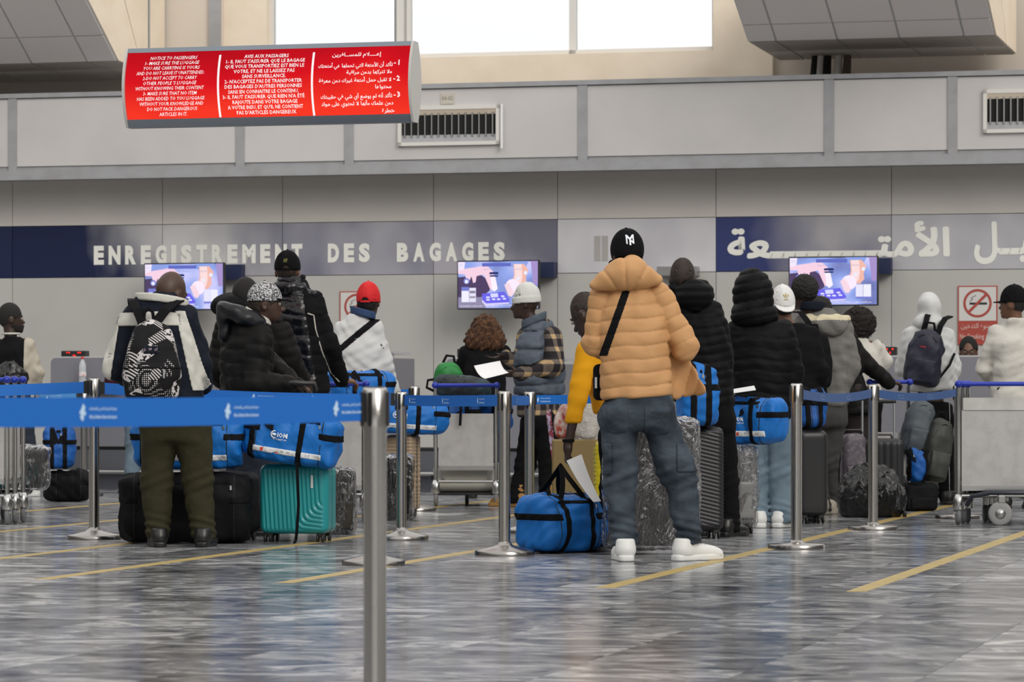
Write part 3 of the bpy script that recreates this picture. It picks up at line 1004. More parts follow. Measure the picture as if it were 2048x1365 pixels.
no_smoking('red and white no smoking sign on the wall beside the navy cap at right', 1916, 1995, 572, 642, 690)
no_smoking('red and white no smoking sign half hidden behind the red cap', 680, 748, 583, 644, 690)

# ------------------------------------------------------------------ hanging red notice
SD = 22.0
SM = Matrix.Translation(W(545, 171, SD)) @ Matrix.Rotation(-YAW, 4, 'Z')
SMI = SM.inverted()
def SL(px, py):
    a = SMI @ Vector((0, 0, CAMZ)); r = SMI.to_3x3() @ Vector(((px - 1024) / F, 1, (HY - py) / F))
    t = -a.y / r.y; p = a + r * t
    return p.x, p.z
sx0 = SL(263, 171)[0]; sx1 = SL(826, 171)[0]
zt = SL(545, 91)[1]; zb = SL(545, 251)[1]
HH = (zt - zb) / 2; zc_ = (zt + zb) / 2
def bulge(z):
    u = min(1, abs((z - zc_) / HH)); return .035 + .075 * (1 - u * u)
def lens(z0, z1, grow=0, n=10):
    zz = [z0 + (z1 - z0) * i / n for i in range(n + 1)]
    return [(-bulge(z) - grow, z) for z in zz] + [(bulge(z) + grow, z) for z in zz[::-1]]
ns = empty('hanging_notice_sign'); ns.matrix_world = SM
tag(ns, 'red backlit notice to passengers sign hanging on thin rods', 'sign')
def _signred(nt, b):
    N = nt.nodes; L = nt.links
    tc = N.new('ShaderNodeTexCoord'); n = N.new('ShaderNodeTexNoise'); n.inputs['Scale'].default_value = 2.2; n.inputs['Detail'].default_value = 1
    L.new(tc.outputs['Object'], n.inputs['Vector'])
    sp = N.new('ShaderNodeSeparateXYZ'); L.new(tc.outputs['Object'], sp.inputs[0])
    # the tube sits low in the box: brighter towards the bottom, a lamp's own gradient
    mr = N.new('ShaderNodeMapRange'); mr.inputs[1].default_value = HH * .9; mr.inputs[2].default_value = -HH * .8; mr.inputs[3].default_value = .45; mr.inputs[4].default_value = .86
    L.new(sp.outputs['Z'], mr.inputs[0])
    ml = N.new('ShaderNodeMath'); ml.operation = 'MULTIPLY_ADD'; ml.inputs[1].default_value = .35
    L.new(n.outputs['Fac'], ml.inputs[0]); L.new(mr.outputs[0], ml.inputs[2])
    rp = N.new('ShaderNodeValToRGB'); e = rp.color_ramp.elements
    e[0].position = .5; e[0].color = (.36, .004, .012, 1); e[1].position = 1.1 if False else 1.0; e[1].color = (.95, .04, .02, 1)
    x = e.new(.8); x.color = (.70, .008, .015, 1)
    L.new(ml.outputs[0], rp.inputs[0])
    em = N.new('ShaderNodeEmission'); em.inputs[1].default_value = 1.0
    L.new(rp.outputs[0], em.inputs[0]); L.new(em.outputs[0], N['Material Output'].inputs[0])
m_sred = mat('sign_backlit_red', build=_signred)
m_swht = emat('sign_backlit_white', (1, .93, .93), 1.0)
rail = .050; rail_t = .030
MB().prism(lens(zb + rail, zt - rail_t), sx0, sx1, 'x').build('light_box', m_sred, ns)
MB().prism(lens(zt - rail_t, zt, .008), sx0 - .004, sx1 + .004, 'x').build('top_rail', mat('sign_rail', (.22, .25, .29), .35, .6), ns)
MB().prism(lens(zb, zb + rail, .008), sx0 - .004, sx1 + .004, 'x').build('bottom_rail', mat('sign_rail', (.22, .25, .29), .35, .6), ns)
m_cap = mat('sign_end_cap', (.52, .51, .49), .5)
MB().prism(lens(zb, zt, .012), sx1 + .004, sx1 + .02, 'x').build('end_cap', m_cap, ns)
MB().prism(lens(zb, zt, .012), sx0 - .02, sx0 - .004, 'x').build('end_cap', m_cap, ns)
for px in (298, 791):
    x = SL(px, 90)[0]
    MB().tube([(x, 0, zt), (x, 0, zt + 3)], .007, 8).build('hanging_rod', m_steel_d, ns)
ppx = SD / F / math.cos(YAW) * 1.0
def sign_line(s, cx, cy, hpx, wpx=None, al='C', shear=.22, off=.02, kx=1.0, thick=0.):
    me = text_mesh(s, 1, off, shear=shear, res=1)
    if thick: me = thicken(me, thick, 6)
    n = len(me.vertices); a = np.empty(n * 3, 'f4'); me.vertices.foreach_get('co', a); a = a.reshape(-1, 3)
    sc = hpx * SD / F / .70
    w = (a[:, 0].max() - a[:, 0].min()) * sc * kx
    if wpx: kx *= wpx * SD / F / math.cos(YAW) / w; w = wpx * SD / F / math.cos(YAW)
    x0, zc = SL(cx, cy)
    x0 = x0 - w / 2 if al == 'C' else (x0 - w if al == 'R' else x0)
    mid = 0
    b = np.empty_like(a)
    b[:, 0] = x0 + (a[:, 0] - a[:, 0].min()) * sc * kx
    b[:, 2] = zc + (a[:, 1] - mid) * sc
    b[:, 1] = [-bulge(z) - .004 for z in b[:, 2]]
    me.vertices.foreach_set('co', b.ravel()); me.update()
    return obj_from('text_line', me, m_swht, ns)
col1 = [('NOTICE TO PASSENGERS', 356, 97), ('1- MAKE SURE THE LUGGAGE', 354, 112), ('YOU ARE CARRYING IS YOURS', 354, 116), ('AND DO NOT LEAVE IT UNATTENDED.', 352, 140), ('2-DO NOT ACCEPT TO CARRY', 352, 112), ("OTHER PEOPLE 'S LUGGAGE", 352, 110), ('WITHOUT KNOWING THEIR CONTENT', 352, 141), ('3- MAKE SURE THAT NO ITEM', 352, 111), ('HAS BEEN ADDED TO YOU LUGGAGE', 353, 140), ('WITHOUT YOUR KNOWLEDGE AND', 354, 131), ('DO NOT PACK DANGEROUS', 354, 104), ('ARTICLES IN IT.', 355, 58)]
for i, (s_, cx, w_) in enumerate(col1): sign_line(s_, cx, 118.5 + i * 10.2, 6.9, w_, off=.006)
col2 = [('AVIS AUX PASSAGERS', 541, 90), ("1- IL FAUT S'ASSURER QUE LE BAGAGE", 540, 160), ('QUE VOUS TRANSPORTIEZ EST BIEN LE', 539, 161), ('VOTRE, ET NE LE LAISSEZ PAS', 539, 124), ('SANS SURVEILLANCE.', 539, 89), ("2- N'ACCEPTEZ PAS DE TRANSPORTER", 538, 157), ("DES BAGAGES D'AUTRES PERSONNES", 538, 157), ('SANS EN CONNAITRE LE CONTENU.', 538, 143), ("3- IL FAUT S'ASSURER QUE RIEN N'A \u00c9T\u00c9", 538, 166), ('RAJOUTE DANS VOTRE BAGAGE', 540, 132), ("A VOTRE INSU, ET QU'IL NE CONTIENT", 540, 153), ("PAS D'ARTICLES DANGEREUX", 541, 121)]
for i, (s_, cx, w_) in enumerate(col2): sign_line(s_, cx, 114.5 + i * 10.2, 7.1, w_, shear=0, off=.014)
A = arabic
T1 = '\u0625\u0639\u0640\u0640\u0640\u0640\u0644\u0627\u0645 \u0644\u0644\u0645\u0633\u0640\u0640\u0627\u0641\u0631\u064a\u0646'
col3 = [(T1, 770, 110, 98, 7.2), ('\u062a\u0623\u0643\u062f \u0623\u0646 \u0627\u0644\u0623\u0645\u062a\u0639\u0629 \u0627\u0644\u062a\u064a \u062a\u062d\u0645\u0644\u0647\u0627 \u0647\u064a \u0623\u0645\u062a\u0639\u062a\u0643', 795, 132, 149, 7.2),
        ('\u0648\u0644\u0627 \u062a\u062a\u0631\u0643\u0647\u0627 \u0628\u062f\u0648\u0646 \u0645\u0631\u0627\u0642\u0628\u0629', 794, 146, 91, 7.2), ('\u0644\u0627 \u062a\u0642\u0628\u0644 \u062d\u0645\u0644 \u0623\u0645\u062a\u0639\u0629 \u063a\u064a\u0631\u0643 \u062f\u0648\u0646 \u0645\u0639\u0631\u0641\u0629', 793, 162, 145, 7.2),
        ('\u0645\u062d\u062a\u0648\u0627\u0647\u0627', 793, 176, 32, 7.2), ('\u062a\u0623\u0643\u062f \u0623\u0646\u0647 \u0644\u0645 \u064a\u0648\u0636\u0639 \u0623\u064a \u0634\u064a \u0641\u064a \u062d\u0642\u064a\u0628\u062a\u0643', 794, 194, 143, 7.2),
        ('\u062f\u0648\u0646 \u0639\u0644\u0645\u0643 \u0648\u0623\u0646\u0647\u0627 \u0644\u0627 \u062a\u062d\u062a\u0648\u064a \u0639\u0644\u0649 \u0645\u0648\u0627\u062f', 795, 208, 144, 7.2), ('\u062e\u0637\u0631\u0629', 796, 223, 25, 7.2)]
for (s_, rx, cy, w_, h_) in col3: sign_line(A(s_), rx, cy, h_, w_, 'R', 0, 0., thick=.016)
for (s_, cy) in (('1', 128), ('2', 160), ('3', 192)):
    sign_line(s_, 807, cy, 10, None, 'C', 0, .03); sign_line('-', 799, cy, 9, None, 'C', 0, .03)
for (xa, ya, xb, yb) in ((448, 112, 449, 236), (635, 107, 635, 233)):
    x, z1 = SL(xa, ya); x2, z0 = SL(xb, yb)
    pts = [(x, -bulge(z0 + (z1 - z0) * i / 8) - .003, z0 + (z1 - z0) * i / 8) for i in range(9)]
    MB().strip(pts, .013, (0, -1, 0), .003).build('divider', m_swht, ns)

# ------------------------------------------------------------------ counters
CO = 2.8
cv = empty('conveyor_plinth'); cv.matrix_world = WM
tag(cv, 'low dark grey baggage conveyor front running below the counters', 'conveyor')
wbox('plinth', -7, 7, 2.3, CO - .06, .0, .16, m_counter_d, cv)
wbox('front_panel', -7, 7, 2.3, CO, .17, .37, m_counter_d, cv)
wbox('belt_bed', -7, 7, 2.3, CO - .02, .37, .40, m_black, cv)
MB().tube([(-7, -CO - .05, .165), (7, -CO - .05, .165)], .022, 10).build('bumper_rail', m_steel_d, cv)
def led(label, px0, px1, py0, py1, out):
    r = empty('led_display'); r.matrix_world = WM
    tag(r, label, 'display', 'weight displays on the counters')
    a, _ = WL(px0, py0, out); b, _ = WL(px1, py1, out); z1 = WL((px0 + px1) / 2, py0, out)[1]; z0 = WL((px0 + px1) / 2, py1, out)[1]
    wbox('case', a, b, out - .1, out, z0, z1, m_black, r, c=.006)
    w = b - a; h = z1 - z0
    for (t, x, y, hh) in (('18', .3, .62, .22), ('88', .75, .62, .22), ('2', .55, .2, .24)):
        me = text_mesh(t, 1, .02, res=1); fit_mesh(me, a + w * (x - .08), a + w * (x + .08), z0 + h * y, z0 + h * (y + hh))
        for v in me.vertices: v.co.y = -out - .003
        obj_from('digits', me, m_led_red, r)
def counter(label, px0, px1, ztop, slant=0, wing=False):
    r = empty('check_in_counter'); r.matrix_world = WM
    tag(r, label, 'counter')
    a = WL(px0, 800, CO)[0]; b = WL(px1, 800, CO)[0]
    c = .05
    n = 6
    poly = [(a, .405), (b, .405), (b + slant * -1, ztop)] + [(a + c - c * math.sin(i / n * math.pi / 2) , ztop - c + c * math.cos(i / n * math.pi / 2)) for i in range(n + 1)]
    MB().prism(poly, -CO - .02, -CO + .03).build('front_panel', m_counter, r)
    wbox('side_panel', a, a + .03, CO - .7, CO, .405, ztop - .05, m_counter, r)
    wbox('side_panel', b - slant - .03, b - slant, CO - .7, CO, .405, ztop - .05, m_counter, r)
    wbox('counter_top', a + .03, b - slant - .03, CO - .7, CO + .015, ztop - .012, ztop + .012, m_counter_l, r)
    wbox('work_surface', a + .03, b - slant - .03, CO - 1.0, CO - .1, .74, .77, m_counter, r)
    return r
ZT = WL(200, 716, CO)[1]
counter('grey metal check-in counter at left with the water bottle on it', 103, 420, ZT)
led('black weight display with red digits on the left counter', 122, 171, 702, 716, CO - .2)
counter('grey check-in counter with a slanted side behind the red cap man', 640, 806, WL(780, 706, CO)[1], .10)
counter('grey check-in counter behind the curly-haired woman', 893, 1120, WL(910, 718, CO)[1])
led('black weight display with a red digit beside the curly hair', 914, 935, 698, 716, CO - .2)
counter('grey check-in counter behind the tan jacket and black puffers', 1290, 1600, WL(1400, 716, CO)[1])
counter('grey check-in counter at right in front of the seated clerk', 1752, 2100, WL(1930, 714, CO)[1])
led('black weight display with red digits at the right counter', 1766, 1792, 694, 711, CO - .2)

# bottle on the left counter (standing on the ledge in front)
def bottle(px, pyb, pyt, d, label):
    p = W(px, pyb, d); h = (pyb - pyt) / F * d
    r = empty('water_bottle', p)
    tag(r, label, 'bottle')
    rr = .034
    mb = MB().lathe([(.028, 0), (rr, .01), (rr, h * .2), (rr * .94, h * .23), (rr, h * .26), (rr, h * .45), (rr * .94, h * .48), (rr, h * .51), (rr, h * .68), (rr * .6, h * .84), (.013, h * .89), (.013, h * .93)], 20)
    mb.build('body', mat('clear_plastic', (.82, .86, .9), .08, spec=.6, alpha=.38), r)
    MB().lathe([(rr + .001, h * .30), (rr + .001, h * .44)], 20).build('label_band', mat('bottle_label', (.75, .72, .74), .5, var=(40, (.7, .2, .2), .55, .62)), r)
    MB().lathe([(.015, h * .92), (.016, h * .93), (.016, h), (0, h)], 14).build('cap', mat('red_cap_plastic', (.55, .03, .03), .4), r)
p_ = WL(165, 768, CO)
lg = wbox('counter_ledge', WL(130, 770, CO + .1)[0], WL(250, 770, CO + .1)[0], CO + .03, CO + .22, WL(165, 770, CO + .12)[1] - .03, WL(165, 770, CO + .12)[1], m_counter)
tag(lg, 'narrow grey ledge on the front of the left counter', 'ledge')
b3 = WM @ Vector((WL(165, 769, CO + .12)[0], -(CO + .12), 0))
bottle(165, 769, 714, b3.y, 'clear water bottle with a red cap on the left counter')

# ------------------------------------------------------------------ queue posts and belts
m_belt = mat('blue_belt_webbing', (.006, .145, .56), .55, bump=(350, .2, .002))
m_belt_d = mat('dusky_blue_belt', (.03, .09, .26), .6, bump=(350, .2, .002))
m_print = mat('belt_print', (.55, .75, .95), .6)
m_print_d = mat('belt_print_dim', (.2, .32, .55), .6)
POST_R = .0335
m_steel_b = mat('worn_steel_base', (.36, .345, .33), .26, 1.0, bump=(60, .12, .003))
def post_parts(root, H, flat=False):
    rb = .168
    prof = [(rb, .0), (rb, .022), (rb - .006, .028), (.06, .05 if not flat else .034), (.042, .06 if not flat else .042), (.036, .075 if not flat else .05)]
    MB().lathe(prof, 40).build('base', m_steel_b, root)
    MB().lathe([(POST_R - .001, .05), (POST_R - .001, H - .11)], 28).build('pole', m_steel, root)
    hd = MB().lathe([(POST_R + .002, H - .115), (POST_R + .002, H - .006), (POST_R - .002, H)], 28).build('head', m_steel, root)
    MB().lathe([(POST_R - .003, H), (POST_R - .006, H + .004), (0, H + .004)], 20).build('top_cap', m_black, root)
    for k, a in enumerate((0, math.pi, -math.pi / 2 - .35)):
        x = (POST_R + .003) * math.cos(a); y = (POST_R + .003) * math.sin(a)
        mb = MB(); t = Vector((-math.sin(a), math.cos(a), 0)); n = Vector((math.cos(a), math.sin(a), 0))
        c = Vector((x, y, 0))
        w = .012 if k < 2 else .006
        vs = []
        for q in (-.004, .004):
            for (u, z) in ((-w, H - .1), (-w * .6, H - .108), (w * .6, H - .108), (w, H - .1), (w, H - .012), (-w, H - .012)):
                vs.append(c + t * u + n * q + Vector((0, 0, z)))
        mb.add(vs, [tuple(range(6))[::-1], tuple(range(6, 12))] + [(i, (i + 1) % 6, (i + 1) % 6 + 6, i + 6) for i in range(6)])
        mb.build('belt_slot', m_black if k < 2 else m_dark, hd)
def post(px, d, H, label, flat=False):
    r = empty('queue_post', GD(px, d)); tag(r, label, 'queue post', 'steel queue posts')
    post_parts(r, H, flat)
    return r.location.copy(), H
PA = post(750, 9.7, .935, 'nearest steel queue post, large and cut off by the bottom of the frame')
POFF = (GD(-260, 8.1), .935)
PO_ = post(-260, 8.1, .935, 'steel queue post just outside the left edge holding the nearest belt')
PB = post(188, 21.45, 1.0, 'tall steel queue post in front of the left counter with the water bottle')
PI = post(168, 30.2, .93, 'steel queue post far behind the tall post at left')
PK = post(747, 18.3, .90, 'steel queue post hidden behind the nearest post, only its round base showing')
PE = post(803, 21.4, .915, 'steel queue post in front of the beige ribbed suitcase')
PJ = post(829, 26.5, .955, 'steel queue post with a dark top behind the beige suitcase')
PC = post(1009, 19.4, .92, 'steel queue post left of the blue duffel bag being picked up')
PG = post(1059, 22.4, .915, 'steel queue post standing behind the blue duffel bag being picked up')
PD = post(1593, 20.2, .965, 'steel queue post in front of the hooded black puffer jacket', True)
PF_ = post(1746, 22.9, .963, 'steel queue post in front of the black plastic wrapped bag', True)
PH = post(1917, 24.9, .966, 'steel queue post beside the empty luggage carts at right', True)

LOGO = [(0, -.5), (.12, -.32), (.06, -.12), (.2, -.2), (.3, -.02), (.16, .1), (.22, .3), (.05, .5), (-.1, .2), (-.28, -.02), (-.12, -.1), (-.2, -.25)]
def belt(label, p, q, zp=-.05, zq=-.05, sag=.012, h=.07, m=None, mp=None, prints=(), bow=0.):
    a, Ha = p; b, Hb = q
    a = Vector(a); b = Vector(b)
    d = (b - a); L = d.length; d.normalize()
    nrm = Vector((-d.y, d.x, 0)); 
    if nrm.y > 0: nrm = -nrm                       # towards the viewer
    a2 = a + d * (POST_R + .009); b2 = b - d * (POST_R + .009)
    n = 24
    def at(t):
        z = (Ha + zp) * (1 - t) + (Hb + zq) * t - sag * 4 * t * (1 - t)
        return a2.lerp(b2, t) + Vector((0, 0, z)) + nrm * bow * 4 * t * (1 - t)
    mb = MB()
    pts = [at(i / n) for i in range(n + 1)]
    mb.strip(pts, h, nrm, .002)
    o = mb.build('queue_belt', m or m_belt)
    tag(o, label, 'belt', 'blue queue belts')
    for side, t in ((-1, 0.0), (1, 1.0)):
        c = at(t); k = d * (.012 if t == 0 else -.012)
        cb = MB(); cb.strip([c, c + k * 2], h + .008, nrm, .008); cb.build('belt_clip', m_black, o)
    flip = 1 if d.x > 0 else -1
    for t in prints:
        c = at(t); tx = d * flip
        r_ = (at(min(t + .02, 1)) - at(max(t - .02, 0))).normalized() * flip
        up = Vector((0, 0, 1))
        def put(vs2, ox, oz, sc_):
            return [c + r_ * (ox + x * sc_) + up * (oz + y * sc_) + nrm * .0025 for x, y in vs2]
        MB().add(put(LOGO, -.055, 0, h * .62), [tuple(range(len(LOGO)))]).build('belt_emblem', mp or m_print, o)
        for (s_, oz, hh) in ((arabic('\u062f\u064a\u0648\u0627\u0646 \u0627\u0644\u0637\u064a\u0631\u0627\u0646 \u0627\u0644\u0645\u062f\u0646\u064a \u0648\u0627\u0644\u0645\u0637\u0627\u0631\u0627\u062a'), .010, .013), ("Office de l'Aviation Civile et des Aeroports", -.012, .012)):
            me = text_mesh(s_, 1, .035, res=1); fit_mesh(me, -.03, .075, oz - hh / 2, oz + hh / 2)
            for v in me.vertices:
                v.co = c + r_ * v.co.x + up * v.co.z + nrm * .0025
            obj_from('belt_text', me, mp or m_print, o)
    return o
belt('wide blue queue belt nearest the camera crossing the left half', PO_, PA, -.055, -.055, .008, .074, prints=(.40, .705, .955), bow=.0)
belt('blue queue belt running from the tall post at left past the bald man', PB, PE, -.06, -.045, .02, .07, prints=(.3, .55, .75))
POL = (GD(-140, 21.0), .96)
post(-140, 21.0, .96, 'steel queue post just outside the left edge behind the carts')
belt('blue queue belt from the tall post out of the left edge', POL, PB, -.05, -.055, .0, .07, prints=(.25,))
belt('pale blue sagging queue belt behind the tall post at left', (GD(-60, 30.0), .93), PI, -.06, -.04, .03, .06, m=mat('pale_blue_belt', (.05, .24, .58), .6), prints=(.35, .75))
belt('blue queue belt in front of the luggage cart in the middle', PE, PC, -.05, -.05, .004, .065, prints=(.1, .45, .8))
belt('short blue queue belt linking the two middle posts', PC, PG, -.05, -.055, .0, .06, prints=(.45,))
belt('blue queue belt behind the yellow sleeve', PG, (GD(1300, 23.4), .93), -.05, -.05, .004, .06, prints=(.08, .35))
post(1300, 23.4, .93, 'steel queue post hidden behind the tan jacket')
belt('sagging dusky blue queue belt right of the hooded jacket', PD, PF_, -.055, -.055, .03, .055, m_belt_d, m_print_d, (.3, .65))
belt('sagging dusky blue queue belt at far right below the navy backpack', PF_, PH, -.055, -.055, .03, .055, m_belt_d, m_print_d, (.3, .65))
belt('short blue queue belt behind the duffel bag on the cart in the middle', PJ, (GD(700, 26.0), .93), -.05, -.05, .0, .06)
# ------------------------------------------------------------------ luggage materials
m_duf = mat('blue_nylon', (.006, .15, .52), .55, bump=(9, .35, .03), spec=.35)
m_duf2 = mat('deep_blue_nylon', (.005, .085, .34), .55, bump=(9, .35, .03), spec=.35)
m_web = mat('black_webbing', (.006, .006, .0075), .8, spec=.12, bump=(300, .2, .002))
m_piping = mat('black_piping', (.01, .012, .02), .6)
m_strip = mat('white_print_strip', (.72, .74, .76), .5)
m_wht = mat('white_print', (.8, .84, .9), .6)
m_zipm = mat('zip_metal', (.6, .6, .6), .3, 1.0)
m_rubber = mat('black_rubber', (.02, .02, .021), .55)
m_greyrub = mat('grey_rubber', (.16, .165, .17), .6)
m_bnyl = mat('black_nylon', (.006, .006, .007), .7, spec=.15, bump=(10, .35, .03))
m_gnyl = mat('charcoal_nylon', (.018, .019, .023), .65, spec=.18, bump=(10, .35, .03))
m_paper = mat('white_paper', (.78, .78, .79), .7)
def _film(nt, b):
    N = nt.nodes; L = nt.links
    tc = N.new('ShaderNodeTexCoord'); v = N.new('ShaderNodeTexNoise'); v.inputs['Scale'].default_value = 6; v.inputs['Detail'].default_value = 3; v.inputs['Distortion'].default_value = 2.5
    mp = N.new('ShaderNodeMapping'); mp.inputs['Scale'].default_value = (1.5, 1.5, .55)
    L.new(tc.outputs['Object'], mp.inputs[0]); L.new(mp.outputs[0], v.inputs['Vector'])
    bp = N.new('ShaderNodeBump'); bp.inputs['Strength'].default_value = 1.0; bp.inputs['Distance'].default_value = .09
    L.new(v.outputs['Fac'], bp.inputs['Height'])
    g = N.new('ShaderNodeBsdfGlossy'); g.inputs['Roughness'].default_value = .08; g.inputs[0].default_value = (.9, .9, .92, 1); L.new(bp.outputs[0], g.inputs['Normal'])
    d = N.new('ShaderNodeBsdfDiffuse'); d.inputs[0].default_value = (.45, .45, .47, 1); L.new(bp.outputs[0], d.inputs['Normal'])
    t = N.new('ShaderNodeBsdfTransparent'); t.inputs[0].default_value = (.86, .86, .86, 1)
    m0 = N.new('ShaderNodeMixShader'); m0.inputs[0].default_value = .05
    L.new(t.outputs[0], m0.inputs[1]); L.new(d.outputs[0], m0.inputs[2])
    m1 = N.new('ShaderNodeMixShader'); lw = N.new('ShaderNodeLayerWeight'); lw.inputs[0].default_value = .38; L.new(bp.outputs[0], lw.inputs['Normal'])
    L.new(lw.outputs['Facing'], m1.inputs[0]); L.new(m0.outputs[0], m1.inputs[1]); L.new(g.outputs[0], m1.inputs[2])
    L.new(m1.outputs[0], N['Material Output'].inputs[0])
m_film = mat('clear_stretch_film', build=_film)

def front_y(f, x, z, y0, y1, steps=48):
    """first y (marching from y0 to y1) where f < 0 for arrays x, z"""
    ys = np.linspace(y0, y1, steps)
    x = np.asarray(x, np.float32); z = np.asarray(z, np.float32)
    best = np.full(len(x), y1, np.float32); done = np.zeros(len(x), bool)
    for y in ys:
        d = f(np.stack([x, np.full_like(x, y), z], 1))
        hit = (d < 0) & ~done
        best[hit] = y; done |= hit
    return best

def put_text(s, f, x0, x1, z0, z1, m, parent, y0=-.5, y1=.2, off=.004, bold=.02, name='print', tilt=0.):
    me = text_mesh(s, 1, bold, res=1); fit_mesh(me, x0, x1, z0, z1)
    n = len(me.vertices); a = np.empty(n * 3, 'f4'); me.vertices.foreach_get('co', a); a = a.reshape(-1, 3)
    if tilt:
        cx, cz = (x0 + x1) / 2, (z0 + z1) / 2; c, s_ = math.cos(tilt), math.sin(tilt)
        X = a[:, 0] - cx; Z = a[:, 2] - cz
        a[:, 0] = cx + X * c - Z * s_; a[:, 2] = cz + X * s_ + Z * c
    a[:, 1] = front_y(f, a[:, 0], a[:, 2], y0, y1) - off
    me.vertices.foreach_set('co', a.ravel()); me.update()
    return obj_from(name, me, m, parent)

# ------------------------------------------------------------------ duffel bags
def duffel(label, loc, rz, L=.65, D=.34, H=.34, seed=1, m=None, rot=(0, 0), prints=True, handles='down', h=.009, name='duffel_bag', n=3.0, band=True, strip=True, lift=.0, straps=None):
    straps = straps or ((-.37, .13) if prints else (-.19, .19))
    m = m or m_duf
    r = empty(name, loc, rz); r.rotation_euler = (rot[0], rot[1], rz)
    tag(r, label, 'bag')
    ry, rzz = D / 2, H / 2
    def f(P):
        x, y, z = P[:, 0], P[:, 1], P[:, 2]
        k = 1 - .10 * np.clip(np.abs(x) / (L / 2), 0, 1) ** 3
        zc = rzz - .02 * np.cos(x / L * 3.1)
        q = ((np.abs(y) / (ry * k)) ** n + (np.abs(z - zc) / (rzz * k)) ** n + 1e-9) ** (1 / n)
        d = (q - 1) * min(ry, rzz)
        d = smax(d, np.abs(x) - L / 2 + .01, .07)
        d = d + waves(P, seed, .22, .009) + waves(P, seed + 9, .085, .0042) + waves(P, seed + 5, .05, .0016)
        return smax(d, -z + .002, .03)
    lo = (-L / 2 - .04, -D / 2 - .04, -.03); hi = (L / 2 + .04, D / 2 + .04, H + .05)
    sdf_obj('body', f, lo, hi, h, m, r)
    X = lambda P: P[:, 0]
    if band:
        for s in (-1, 1):
            lo2 = (s * L / 2 - .17, lo[1], .4 * H); hi2 = (s * L / 2 + .17, hi[1], .75 * H)
            patch('end_band', f, lambda P: np.maximum(np.abs(P[:, 2] - .60 * H) - .02, L / 2 - .12 - s * P[:, 0]), lo2, hi2, .006, .004, m_web, r)
            patch('piping', f, lambda P: np.abs(s * P[:, 0] - L / 2 + .10) - .0045, (s * (L / 2 - .10) - .02, lo[1], lo[2]), (s * (L / 2 - .10) + .02, hi[1], hi[2]), .005, .003, m_piping, r)
    patch('zip', f, lambda P: np.maximum(np.abs(P[:, 2] - .84 * H) - .011, np.maximum(np.abs(P[:, 0]) - L / 2 + .12, P[:, 1])), (-L / 2, lo[1], .7 * H), (L / 2, .0, H), .006, .003, m_web, r)
    MB().box(L / 2 - .125, L / 2 - .113, -D * .47, -D * .40, .74 * H, .80 * H).build('zip_pull', m_zipm, r)
    for s in straps:
        x0 = s * L
        patch('strap', f, lambda P: np.abs(P[:, 0] - x0) - .018, (x0 - .035, lo[1], lo[2]), (x0 + .035, hi[1], hi[2]), .006, .005, m_web, r)
    for sy in (-1, 1):
        pts = []
        if handles == 'up':
            for i in range(17):
                t = i / 16; x = straps[0] * L + L * (straps[1] - straps[0]) * t
                u = math.sin(math.pi * t)
                pts.append((x * (1 - .92 * u ** .8) + .0, sy * D * .30 * (1 - u), H * .88 + (lift) * u ** .8))
        else:
            for i in range(13):
                t = i / 12; x = straps[0] * L + L * (straps[1] - straps[0]) * t; u = math.sin(math.pi * t)
                pts.append((x, sy * D * (.40 + .06 * u), H * (.93 - .33 * u)))
        nr = [(0, sy, .3)] * len(pts)
        MB().strip(pts, .034, nr, .005).build('handle', m_web, r)
    if prints:
        if strip:
            patch('print_strip', f, lambda P: np.maximum(np.abs(P[:, 2] - .22 * H) - .019, np.maximum(np.abs(P[:, 0]) - .36 * L, P[:, 1])), (-.4 * L, lo[1], .05 * H), (.4 * L, 0, .4 * H), .006, .0025, m_strip, r)
            put_text('Norway', f, -.05 * L, .09 * L, .185 * H, .245 * H, mat('black_print', (.03, .03, .04), .6), r, -D, 0, .006)
            put_text('UDI', f, .20 * L, .26 * L, .19 * H, .24 * H, mat('grey_strip_print', (.35, .35, .38), .6), r, -D, 0, .006)
            rd = mat('red_print', (.6, .05, .03), .6)
            for x0 in (-.25 * L, -.09 * L):
                yy = float(front_y(f, [x0], [.22 * H], -D, 0)[0])
                MB().box(x0 - .009, x0 + .009, yy - .007, yy, .185 * H, .25 * H).build('flag', rd, r)
        put_text('IOM', f, -.105 * L, -.005 * L, .47 * H, .56 * H, m_wht, r, -D, 0, .010, .03)
        put_text('UN MIGRATION', f, -.165 * L, -.005 * L, .42 * H, .45 * H, m_wht, r, -D, 0, .005)
        # globe emblem: a ring
        yy = float(front_y(f, [-.14 * L], [.515 * H], -D, 0)[0])
        ring = [(-.14 * L + .021 * math.cos(i * .3927), yy - .006, .515 * H + .021 * math.sin(i * .3927)) for i in range(17)]
        MB().tube(ring, .004, 5).build('emblem', m_wht, r)
        MB().tube([(-.14 * L - .012, yy - .006, .515 * H), (-.14 * L + .012, yy - .006, .515 * H)], .009, 6).build('emblem', m_wht, r)
    r['_f'] = 0
    del r['_f']
    return r, f

